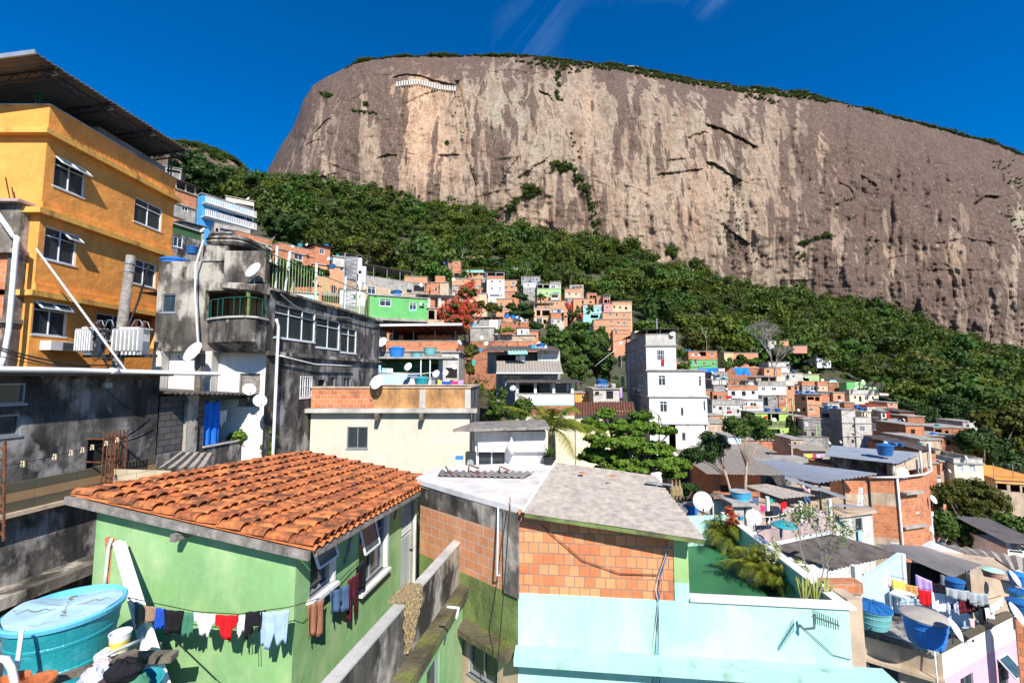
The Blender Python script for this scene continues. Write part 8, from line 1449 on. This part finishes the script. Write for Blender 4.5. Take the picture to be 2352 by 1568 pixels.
ft = pxtree('flowering_tree','tall tree covered in coral red blossoms in the middle of the village','L',[(1030,540,1210,720),(880,640,1290,900),(680,860,1180,1120),(590,960,900,1230),(900,900,1310,1220),(700,1130,1150,1270),(950,1230,1150,1400)],59,1480,5200,.22,'leaf_mid',gx=1080,trunk_r=.3,sub=22,subr=.34)
bv = []; bf_ = []; nb_ = 0
for x0,y0,x1,y1 in [(1030,540,1210,720),(880,640,1290,900),(680,860,1180,1120),(590,960,900,1230),(900,900,1310,1220),(700,1130,1150,1270),(950,1230,1150,1400)]:
    s_ = .14358*59/1000; p_ = at('L',(x0+x1)/2,(y0+y1)/2,59); rx,rz = (x1-x0)*s_/2,(y1-y0)*s_/2; k = int((x1-x0)*(y1-y0)/2500)
    for q in range(k):
        a = RNG.normal(0,1,3); a[1] = -abs(a[1]); a /= np.linalg.norm(a); c_ = np.array(p_)+a*np.array((rx,rx*.9,rz))*RNG.uniform(.85,1.08); n_ = 34; d_ = RNG.normal(0,1,(n_,3)); d_ /= np.linalg.norm(d_,axis=1)[:,None]; v,f = leaf_quads(c_+d_*RNG.uniform(.08,.3,(n_,1)),d_,.12,RNG); bv.append(v); bf_.append(f+nb_); nb_ += len(v)
tag(mesh_np('blossom',np.concatenate(bv),np.concatenate(bf_),'blossom',ft),kind='stuff')
pxtree('tree','loose green tree right of the flowering tree','L',[(1100,850,1400,1100),(1300,900,1660,1130)],82,1200,2600,.3,'leaf_olive',subr=.3)
pxtree('tree','tall dark layered tree between the white block and the green house','M',[(0,380,110,560),(-90,540,240,720),(-160,700,300,880),(-180,820,360,990)],108,1040,4600,.45,'leaf_dark',gx=60,subr=.33)
pxtree('tree','big bushy green tree in the valley left of the white corner tower','M',[(400,1080,900,1500),(770,1000,1250,1400),(900,1150,1500,1700),(500,1250,1000,1760),(700,1500,1250,1900),(830,1560,1180,2020),(1150,1080,1560,1560)],62,2150,22000,.4,'leaf_mid',gx=1000,trunk_r=.4,sub=40,subr=.3)
pxtree('tree','dark tree directly behind the left edge of the white corner tower','F',[(1560,640,1790,880),(1600,760,1810,1040)],66,1100,4200,.36,'leaf_dark')
pxtree('tree','reddish leaved thin tree among the hillside houses','M',[(790,700,900,850),(980,880,1080,1000)],127,1040,900,.4,'blossom'); pxtree('tree','thin brownish tree in front of the turquoise house','M',[(760,820,980,1010),(900,740,1080,950),(1100,720,1290,920)],125,1050,1700,.4,'leaf_olive',subr=.25)
pxtree('tree','round dark bush tree below the open concrete floors','M',[(240,1010,440,1150)],112,1180,1500,.45,'leaf_dark'); pxtree('tree','glossy leafy tree in front of the white veranda','F',[(930,1090,1100,1290),(1060,1110,1270,1310),(980,1040,1080,1160),(900,1180,1020,1300)],27,1400,4600,.2,'leaf_mid',gx=1080,aspect=.5,subr=.32)
pxtree('tree','spreading almond tree with layered glossy leaves behind the asbestos roof','G',[(330,810,530,900),(80,790,260,880),(150,880,600,990),(-30,860,200,990),(450,920,710,1000),(-20,980,480,1090),(300,1030,690,1150),(-30,1080,420,1210),(350,1130,770,1250),(550,1210,780,1300),(100,1180,500,1260)],21,1500,30000,.19,'leaf_bright',gx=330,trunk_r=.22,sub=60,subr=.27,thick=.7,aspect=.6)
for k,(bx,lab) in enumerate((([(730,1060,940,1200),(700,1090,830,1190),(790,950,1010,1100),(880,1000,1060,1180)],'left slender tree with a forked pale trunk behind the blue tank'),([(1010,850,1180,990),(1110,830,1330,960),(1190,900,1400,1050),(1040,900,1240,1010)],'right slender tree with an umbrella crown behind the light blue tank'))):
    Y_ = 24.5-k; gx_,gy_ = ((1085,1430),(1180,1350))[k]; p0 = at('G',gx_,gy_,Y_); cr = []; s_ = .3211*Y_/1000
    for i,(x0,y0,x1,y1) in enumerate(bx): p_ = at('G',(x0+x1)/2,(y0+y1)/2,Y_+(i % 3-1)*.5); cr.append((tuple(p_),((x1-x0)*s_/2,(x1-x0)*s_/2.2,(y1-y0)*s_/2)))
    r_ = thing('tree',lab,'tree',tuple(p0)); vs = []; ff = []; b = 0
    for cc,r3 in cr: pq,nn = blob_points(cc,r3,2300,RNG,sub=18,subr=.34); v,f = leaf_quads(pq,nn,.13,RNG,.6,.7); vs.append(v); ff.append(f+b); b += len(v)
    mesh_np('crown',np.concatenate(vs),np.concatenate(ff),'leaf_mid' if k else 'leaf_dark',r_); t_ = MB(); md = at('G',(1030,1190)[k],(1230,1180)[k],Y_); t_.tube([p0-V(0,0,2),p0,md],[.09,.075,.055],8)
    for cc,r3 in cr:
        for j in range(3): q = Vector(cc)+V(RNG.uniform(-.6,.6)*r3[0],RNG.uniform(-.4,.4),RNG.uniform(-.3,.6)*r3[2]); s0 = p0.lerp(md,RNG.uniform(.6,1)); t_.tube([s0,s0.lerp(q,.4)+V(0,0,.25),q],[.03,.02,.008],5)
    t_.build('trunk','tan_wall',r_,smooth=True)
pxtree('tree','dark ivy covered mass right of the lime green house','N',[(1640,1180,1780,1400),(1680,1300,1880,1560)],80,1600,2600,.4,'leaf_dark'); pxtree('bush','low bright hedge in front of the laundry shed','O',[(30,1350,250,1500),(200,1390,450,1530),(400,1440,640,1560)],50,1580,3000,.22,'leaf_bright',cat='bush')
pxtree('tree','large olive crowned tree at the right edge','T',[(600,130,930,400),(740,130,1080,520),(500,170,660,320),(680,300,1000,580)],66,700,12000,.4,'leaf_olive',trunk_r=.5,sub=40,subr=.3); pxtree('tree','dark green tree in front of the olive tree at the right edge','T',[(430,320,640,540),(560,310,770,600),(600,470,880,680)],60,760,10000,.36,'leaf_dark',trunk_r=.4,sub=30)
pxtree('tree','broad feathery olive tree below the yellow-beige house','T',[(230,710,480,950),(380,690,720,960),(600,740,800,1050),(350,850,700,1070)],41,1200,15000,.24,'leaf_olive',trunk_r=.35,sub=50,subr=.27,aspect=.4); pxtree('tree','glossy dark tree below the feathery olive tree','T',[(230,940,420,1180),(350,990,600,1240),(520,1060,790,1270),(700,960,960,1200)],34,1350,9500,.2,'leaf_mid',trunk_r=.3,sub=40)
pxtree('tree','dense dark trees above the brick stair house','T',[(-20,120,260,300),(200,40,480,290),(380,130,560,270)],105,330,5200,.5,'leaf_dark',sub=30); pxtree('tree','shaded tree mass behind the brown brick house','O',[(1500,480,1760,640),(1640,560,2100,800),(1900,540,2300,900)],112,900,5200,.5,'leaf_mid',sub=30)
pxtree('bush','vine covered bank between the brick house and the bare tree','N',[(780,180,1000,400),(980,220,1290,400),(640,300,850,400)],136,450,3600,.5,'leaf_mid',cat='bush'); pxtree('tree','climbing plants beside the old brick wall house','F',[(760,760,880,850),(790,850,860,980)],55,1020,1800,.3,'leaf_olive'); pxtree('tree','trees closing the valley left of the hillside cluster','F',[(1225,600,1310,660),(1240,640,1300,760)],90,800,1500,.4,'leaf_dark'); pxtree('tree','tree filling the gap below the forest left of the tall white block','L',[(990,270,1100,400),(560,130,980,290),(180,380,330,470),(340,280,490,480),(1370,230,1600,400)],196,500,5000,.7,'leaf_dark',sub=30)
pxtree('bush','garden bushes between the white corner tower and the slope houses','G',[(690,460,790,540),(1000,440,1100,530),(690,340,760,470)],122,560,2600,.45,'leaf_mid',cat='bush'); pxtree('bush','leafy seedlings beside the beige house wall','D',[(-20,-80,130,30),(200,-70,300,30),(170,20,290,110)],17.5,170,900,.13,'leaf_bright',cat='bush',subr=.3,trunk_r=.03)
pxtree('bush','dark shrub below the hanging plants beside the blue tank','J',[(20,260,230,380),(40,350,150,440)],21,520,2200,.12,'leaf_dark',cat='bush'); pxtree('bush','small garden on the railing terrace house','L',[(1500,1340,1620,1420),(1640,1320,1840,1400)],69,1440,900,.3,'leaf_bright',cat='bush')
twigs('bare_tree','leafless grey-brown tree on the right slope',at('N',1440,500,120),13,6,.28,.62,seed=5,ntw=3)
for k in range(9): q_ = RNG.uniform(130,230); x_ = q_*RNG.uniform(-.3,.9); o = twigs('bare_tree','thin bare pale tree standing up out of the forest',V(x_,q_,float(ground_z(x_,q_))+4),9,4,.16,.4,seed=40+k,ntw=2); o['group'] = 'bare trees in the forest'
twigs('bare_tree','second dry grey shrub leaning below the leafless tree',at('N',1500,520,118),8,5,.2,.8,seed=9,ntw=3)
palm('palm_tree','coconut palm with long arching fronds behind the white shed',at('F',1372,1470,19),.8,20,3.5,trunk_r=.16,droop=.8,up=.95,ll=.75,lw=.06,nleaf=34,seed=4)
for k,(c,x,y,Y,lab) in enumerate((('M',395,720,141,'banana plant among the upper houses'),('N',30,420,132,'small palm left of the green and brick house'),('A',1525,850,290,'tiny palm on the distant rock'),('H',820,500,108,'palm at the forest edge above the right houses'),('H',1675,600,120,'banana plant below the cliff forest'),('H',1820,560,120,'large banana clump below the cliff forest'))): palm('palm_tree',lab,at(c,x,y,Y),2,13,3.4 if Y < 200 else 5,'leaf_mid',trunk_r=.2,ll=1.2,lw=.3,nleaf=12,seed=k+20)
# potted plants on the green terrace
def pot(root,p,r,h,m='lid_grey'):
    m_ = MB(); m_.lathe([(0,0),(r*.72,0),(r*.95,h*.9),(r*1.06,h*.9),(r*1.06,h),(r*.9,h),(r*.85,h*.85),(0,h*.85)],24,c=tuple(p)); m_.build('pot',m,root)
def tp_(x,y): return atz('J',x,y,zfl)
for k,(x,y,sc_,m_p,lab) in enumerate(((462,862,1.05,'moss_green','bushy areca palm in a green pot at the far end of the terrace'),(732,1138,1.0,'lid_grey','large areca palm in a ribbed white pot on the green terrace'),(1050,1262,.9,'dark_steel','low yellow-green palm at the near corner of the terrace'),(845,1190,.85,'dark_steel','small shaded palm behind the variegated plant'))):
    p_ = tp_(x,y); r_ = thing('potted_palm',lab,'plant',tuple(p_)); pot(r_,p_,.2*sc_+.05,.42*sc_,m_p); palm('','',p_+V(0,0,.38*sc_),.05,int(20*sc_)+8,1.2*sc_,'leaf_palm',droop=1.0,up=1.15,ll=.26*sc_+.05,lw=.02,nleaf=20,seed=k,parent=r_)
p_ = tp_(540,880); r_ = thing('croton','croton with orange red and green leaves between the palms','plant',tuple(p_)); pot(r_,p_,.17,.3,'moss_green')
for m__,cz__ in (('leaf_red',.95),('leaf_bright',.6)): pq,nn = blob_points(tuple(p_+V(0,0,cz__)),(.25,.25,.3),150,RNG,sub=8); v,f = leaf_quads(pq,nn,.16,RNG,.4); mesh_np('leaves',v,f,m__,r_)
p_ = tp_(930,1200); r_ = thing('variegated_plant','cream and green variegated plant beside the white pot','plant',tuple(p_)); pq,nn = blob_points(tuple(p_+V(-.05,0,.75)),(.24,.24,.5),420,RNG,sub=14,subr=.32); v,f = leaf_quads(pq,nn,.075,RNG,.45); mesh_np('leaves',v,f,'leaf_variegated',r_); m_ = MB(); m_.tube([p_,p_+V(-.05,0,.8)],.015,5); m_.build('stem','wood',r_)
for k in range(3):
    p_ = atz('J',1190+k*95,1300,zcap-.12)+V(0,.1,0); r_ = thing('snake_plant',('left','middle','right')[k]+' snake plant of the row with yellow edged upright leaves','plant',tuple(p_)); m_ = MB()
    for j in range(8): a = j*2.4; b0 = p_+V(math.cos(a)*.05,math.sin(a)*.04,0); tpv = b0+V(math.cos(a)*.1,math.sin(a)*.06,.3+.25*((j*7) % 5)/5); s_ = V(.028,.01,0); m_.add([b0-s_*.6,b0+s_*.6,b0.lerp(tpv,.6)+s_,tpv,b0.lerp(tpv,.6)-s_],((0,1,2,3,4),))
    m_.build('leaves','leaf_striped',r_)
twigs('sapling','tall thin sapling with sparse leaves at the near corner of the terrace',tp_(1300,1275),1.8,4,.022,.42,'dry_twig',seed=12,leafm='leaf_bright',leafn=950,leaf=.065,trunks=3,up=1.3,ntw=2)
sp_ = at('I',545,185,14); r_ = thing('potted_plant','spiky yucca in a dark pot beside the white shed','plant',tuple(sp_)); pot(r_,sp_,.2,.35,'dark_steel'); m_ = MB()
for j in range(26): a = j*2.4; e = .3+((j*5) % 7)/7*1.1; b0 = sp_+V(0,0,.35); tpv = b0+V(math.cos(a)*math.cos(e),math.sin(a)*math.cos(e),math.sin(e))*.5; s_ = V(-math.sin(a),math.cos(a),0)*.03; m_.add([b0-s_,b0+s_,tpv],((0,1,2),))
m_.build('leaves','leaf_mid',r_)
# ================= tanks and dishes =================
for t_ in (('blue','E',358,618,100,36,'blue tank on the roof behind the concrete house'),('bright','B',1250,320,240,18.6,'bright blue tank lid rising over the concrete house roof'),('teal','Q',570,378,88,66,'teal tank on the long brick house'),('blue','Q',925,385,80,68,'blue tank on the brick rooftop room'),('sky','Q',992,552,50,64,'small blue tank left of the pale cistern box'),('teal','Q',1080,502,52,67,'teal tank on top of the pale cistern box'),('blue','Q',1002,665,92,58.5,'dark blue tank in front of the low brick house'),('blue','F',332,437,66,66,'dark blue tank with white lettering on the green box house'),
           ('bright','F',326,855,114,40.5,'bright blue tank on the green house roof'),('aqua','F',552,828,98,41.5,'aqua tank at the right of the green house roof'),('aqua','F',462,855,80,40.6,'flat aqua tank in the middle of the green house roof'),('teal','F',496,1046,108,32.2,'teal tank with a flat lid in front of the white parapet'),('sky','F',1248,795,56,46,'light blue tank on the grey balcony house'),('blue','F',1303,796,62,46,'blue tank behind the two dishes of the balcony house'),('sky','F',893,805,36,47,'small grey-blue tank left of the grey balcony house'),
           ('blue','F',1712,1055,84,50.5,'dark blue tank with white letters on the low white box'),('white','F',1790,1050,42,50,'pale round cistern beside the dark blue tank'),('bright','L',1712,1172,95,82,'bright blue tank, left of the three on the mossy parapet'),('bright','L',1808,1180,80,82,'bright blue tank, middle of the three on the mossy parapet'),('bright','L',1885,1188,70,82,'bright blue tank, right of the three on the mossy parapet'),('sky','L',1182,1310,86,77,'light blue tank below the flowering tree'),('blue','L',712,306,55,169,'blue tank on the low brick row house'),('blue','L',1358,520,60,157,'blue tank left of the tall white block'),
           ('blue','M',228,392,44,173,'blue tank at the left of the white house roof'),('blue','M',368,408,48,173,'blue tank at the right of the white house roof'),('aqua','M',660,577,52,149.5,'grey-blue tank on the balcony box of the pale green house'),('blue','M',690,880,66,131,'dark blue tank above the brick balcony wall'),('blue','N',35,132,60,136,'left blue tank on the brick and green house'),('blue','N',92,132,58,136,'right blue tank on the brick and green house'),('blue','N',1340,1110,106,84.5,'left blue tank on the lime green house'),('blue','N',1510,1112,108,84.5,'right blue tank on the lime green house'),('aqua','N',672,590,100,107,'pale aqua tank on the covered terrace roof'),('blue','N',1765,478,62,118,'blue tank at the foot of the bare tree'),
           ('blue','O',155,472,76,101,'dark blue tank, first of the row on the brick tower'),('sky','O',224,470,66,101,'lighter blue tank, second of the row on the brick tower'),('blue','O',310,472,76,101,'dark blue tank, third of the row on the brick tower'),('blue','O',378,474,52,101,'small blue tank, last of the row on the brick tower'),('blue','O',585,695,94,89.5,'left dark blue tank on the grey rendered tower house'),('blue','O',705,696,92,89.5,'right dark blue tank on the grey rendered tower house'),('bright','O',1010,682,82,97,'bright blue tank in front of the red roof edge'),('blue','O',1075,716,88,95,'blue tank, middle one before the striped terrace'),('blue','O',1140,714,60,95.5,'small blue tank before the striped terrace'),('sky','O',1625,875,66,88,'turquoise tank right of the lilac terrace'),('blue','O',102,168,58,119,'blue tank on stilts near the rocks below the bare tree'),
           ('blue','H',848,1008,150,31.4,'big dark blue tank standing on the tin roof'),('blue','H',865,925,48,38,'small blue tank behind the tin roof'),('bright','H',925,935,42,40,'bright blue tank behind the tin roof'),('blue','H',968,942,50,39,'blue tank beside the bright tank behind the tin roof'),('aqua','T',140,440,48,46,'grey tank on the asbestos roof behind the tin roof'),('teal','T',264,302,46,77,'teal tank on the concrete stair house'),('bright','T',234,372,52,71,'blue tank lid below the concrete stair house'),('open','J',178,545,140,20.8,'open blue tank behind the satellite dish'),('sky','J',614,446,190,21,'light blue tank with a broken lid on the concrete stand'),('sky','J',610,590,64,19.6,'light blue basin tank in the shade below the stand'),
           ('ribbed','K',450,1100,330,13.7,'aqua tank with a ribbed blue lid beside the mint building'),('grey','K',885,1240,405,13.1,'large blue tank with a dusty grey lid at the terrace edge'),('blue','K',1120,815,175,15.2,'dark blue lidded tank under the grey metal roof'),('clay','K',1428,722,192,16.2,'clay coloured tank with a pale green lid'),('bright','K',1640,770,190,15.2,'blue tank behind the right edge dish'),('ribbed','K',1650,905,210,14.2,'ribbed blue lidded tank at the right edge, upper one'),('blue','K',1650,1010,230,13.8,'blue lidded tank at the right edge, lower one')): tank(*t_)
sh2 = thing('upturned_tub','shallow blue tub lying upside down on the rose terrace','tub',tuple(at('J',985,640,19.6))); m_ = MB(); m_.lathe([(.5,0),(.51,.03),(.42,.1),(.21,.2),(.05,.23),(0,.23)],32,c=tuple(at('J',985,645,19.8))); m_.build('shell','teal_tank',sh2)
for d_ in (('B',1800,262,125,16.1,'white dish with faded lettering on the concrete house balcony'),('B',1366,847,150,15.9,'large white dish on the pole below the concrete house'),('B',1785,1120,85,16.6,'upper of two tilted dishes at the block house roof',40),('B',1862,1200,90,16.4,'lower of two tilted dishes at the block house roof',40),('F',186,1008,98,19.6,'white dish on the brick parapet of the beige house'),('F',401,905,56,32,'white dish above the pale blue parapet terrace'),('F',590,953,52,31.8,'left dish beside the aqua tank terrace'),('F',655,948,42,33,'right dish beside the aqua tank terrace'),('F',718,905,40,44,'square-looking dish on the grey wall by the brick terrace',30),('F',756,742,36,47,'dish at the right end of the brick terrace',60),('F',225,738,70,47,'wire mesh coloured dish at the left of the brick terrace'),
           ('F',929,750,32,58,'dish on the old brick wall house'),('F',900,710,28,62,'upper small dish near the railing terrace'),('F',1285,750,26,48,'left small dish behind the light blue tank'),('F',1325,775,36,46,'round dish in front of the blue balcony tank'),('F',1110,1050,40,35,'dish with dark lettering at the white veranda'),('F',494,356,28,76,'dish at the end of the grey parapet house',30),('F',710,318,26,108,'dish above the stair house'),('F',1137,573,16,79,'tiny dish left of the white cottage'),('F',1166,582,16,79,'tiny dish above the white cottage'),('E',428,444,42,40,'dish on the pole beside the roof tank tower'),('E',757,219,26,77,'dish on the beige house behind the blue balconies'),('Q',180,765,76,42,'dish behind the spiked fence'),('Q',948,530,56,60,'dish at the right end of the long brick house'),('Q',655,340,40,64,'dish beside the rooftop sheet on the long brick house'),('Q',472,365,44,61,'tilted dish on the parapet of the long brick house',50),('Q',1175,548,46,39.5,'small drum dish on the lattice mast'),
           ('G',658,261,40,44.5,'dish on the roof corner of the white tower'),('G',287,330,24,47,'small dish on the shaded side of the white tower'),('N',148,190,34,131,'left dish on the brick and green house'),('N',252,192,34,131,'right dish on the brick and green house'),('N',690,727,38,100,'dish at the corner of the long brick parapet'),('N',1452,1220,60,82,'dish in the loggia of the lime green house'),('N',470,470,50,115,'tilted dish on the grey parapet house',40),('N',905,1050,50,94,'dish on the two-tone plastered house'),('N',1655,628,40,118,'dish right of the turquoise tinted house'),('N',2020,470,40,124,'dish on the red edged roof'),('O',520,270,38,117,'dish above the brick topped beige house'),('O',1103,284,36,113,'dish on the green gable room'),('O',995,393,38,109,'dish in the terrace of the peach house'),('O',777,572,38,105,'dish on the brick house with white pillars'),('O',172,706,36,98,'small dish on the shaded side of the brick tower'),('O',962,1055,38,87,'dark-backed dish on the grey rendered front',120),('O',628,1178,44,76,'left dish on the long retaining wall',30),('O',788,1166,40,76,'right dish on the long retaining wall',30),('O',1703,845,40,88,'dish beside the turquoise tank',30),('O',1434,1178,44,36,'dish peeking over the tin roof'),('O',1955,940,34,84,'dish on the rust brown chimney pillar',30),
           ('J',278,428,152,19.5,'big weathered dish in front of the open blue tank'),('J',722,568,122,18.2,'white dish on the rose terrace corner'),('H',982,1138,76,30,'large grey dish on the brick tower terrace'),('K',950,72,62,32,'dish on a bracket at the right of the brick tower',20),('K',925,308,60,32.5,'white dish on the side house of the brick tower',25),('T',488,535,30,49.5,'dish on the parapet of the yellow-beige house',30),('T',360,636,26,49,'dish on the brick wing with laundry',30),('K',335,1045,135,11.6,'white dish seen edge-on beside the ribbed tank',48),('K',1140,1130,150,12.2,'white dish leaning outward at the pink house parapet',42),('K',1620,715,110,14.6,'tilted dish near the right edge above the tan wall',35),('K',1640,1002,150,12.6,'large tilted dish at the right picture edge',35),('T',195,388,22,60,'small dish above the narrow brick house',20)): dish(*d_[:6],**({'az': d_[6]} if len(d_) > 6 else {}))
# street poles and stray aerials
for c,x,y0,y1,Y,m__,lab in (('N',1730,880,1290,93,'pale_green','greenish concrete street pole beside the brick tower'),('N',1660,1030,1200,95,'pale_green','shorter green pole left of the street pole'),('O',420,928,1110,80,'pale_green','green pole in front of the dusky pink house'),('N',618,950,1190,90,'pale_concrete','pale concrete pole before the two-tone house'),('G',560,842,1100,40,'weathered_wood','wooden cable pole in front of the white corner building'),('G',545,155,235,46,'grey_frame','thin aerial rod on the corner tower roof'),('Q',1448,680,920,64,'white','thin white pole beside the lattice mast'),('Q',122,330,610,30,'pale_green','green pole at the corner of the spiked fence')):
    a_,b_ = at(c,x,y0,Y),at(c,x,y1,Y); r_ = thing('pole',lab,'pole',tuple(b_)); m_ = MB(); m_.tube([V(a_.x,a_.y,b_.z-1.5),a_],[.0016*Y+.03,.0012*Y+.02],8); m_.build('shaft',m__,r_); m_ = MB(); m_.bar(a_+V(-.012*Y*.6,0,-.4),a_+V(.012*Y*.6,0,-.4),.001*Y+.02); m_.build('cross_arm','wood',r_)
cr = random.Random(15)
for k in range(34):
    c,x0,y0,Y0,x1,y1,Y1 = ('P',cr.uniform(640,2050),0,0,0,0,0); y0 = float(np.interp(x0,[640,1100,1450,1700,2050],[640,760,800,930,980]))+cr.uniform(-40,50); Y0 = float(np.interp(y0,[640,760,900,1050],[75,62,44,34])) if x0 < 1450 else cr.uniform(70,95); x1 = x0+cr.uniform(-140,160); y1 = y0+cr.uniform(-35,45)
    cable([at(c,x0,y0,Y0),at(c,x1,y1,Y0-cr.uniform(-3,6))],.012+Y0*.0003,'thin cable sagging between the houses',sag=.4,group='thin cables between the houses',n=6)
rr = random.Random(8)
for k,(c,x0,y0,Y0,x1,y1,Y1) in enumerate((('G',560,850,40,250,560,44),('G',565,850,40,620,1000,40),('N',1730,890,93,1640,850,100),('N',1730,890,93,1500,1000,85),('N',1735,1000,93,1800,1350,80),('F',78,905,30,590,945,31),('J',700,540,18.5,1110,460,20.5),('J',1180,440,20.5,1400,560,19))): cable([at(c,x0,y0,Y0),at(c,x1,y1,Y1)],.01+Y0*.0005,'thin cable sagging between the houses',sag=.3,group='thin cables between the houses',n=6,m='black_cable' if k < 5 else 'pvc')
hg = at('J',45,270,20)
cable([at('J',-20,268,20),at('J',90,275,20)],.02,'short rail with pegs in front of the dark shrub',name='drying_rail',m='rust',n=2)
for k in range(3): a_ = at('J',15+k*32,285,20); m_ = MB(); m_.lathe([(.02,.3),(.04,.1),(.12,-.1),(.13,-.35),(.02,-.6)],12,c=tuple(a_-V(0,0,.1))); tag(m_.build('hanging_bag','straw'),'small straw coloured bag hanging from the drying rail','bag','straw bags on the drying rail')
# lettering that can still be read at this size: dish marks and tank marks as in the photograph
for txt,c,x,y,Y,s_,m__ in (('ACQUALIMP','F',330,425,64.6,.34,'white'),('FORTLEV','F',1712,1042,48.8,.38,'white'),('FORTLEV','F',1303,785,44.6,.3,'white'),('Embratel','B',1800,262,15.85,.09,'cloth_red'),('Sky','F',1108,1043,34.5,.34,'black_cable')):
    cu_ = bpy.data.curves.new('lettering','FONT'); cu_.body = txt; cu_.size = s_; cu_.extrude = .004; cu_.align_x = 'CENTER'; cu_.materials.append(MATS[m__]); o = bpy.data.objects.new('lettering',cu_); dep = bpy.context.evaluated_depsgraph_get(); COL.objects.link(o); bpy.context.view_layer.update(); me = bpy.data.meshes.new_from_object(o.evaluated_get(bpy.context.evaluated_depsgraph_get())); COL.objects.unlink(o); o2 = bpy.data.objects.new('lettering',me); COL.objects.link(o2); p_ = at(c,x,y,Y); o2.location = p_; o2.rotation_euler = (rad(90),0,math.atan2(-p_.x,p_.y)*0)
    tgt = min((q for q in scene.objects if q.get('category') in ('water tank','satellite dish') and q.parent is None),key=lambda q: (q.location-p_).length); bpy.context.view_layer.update(); o2.parent = tgt; o2.matrix_parent_inverse = tgt.matrix_world.inverted()
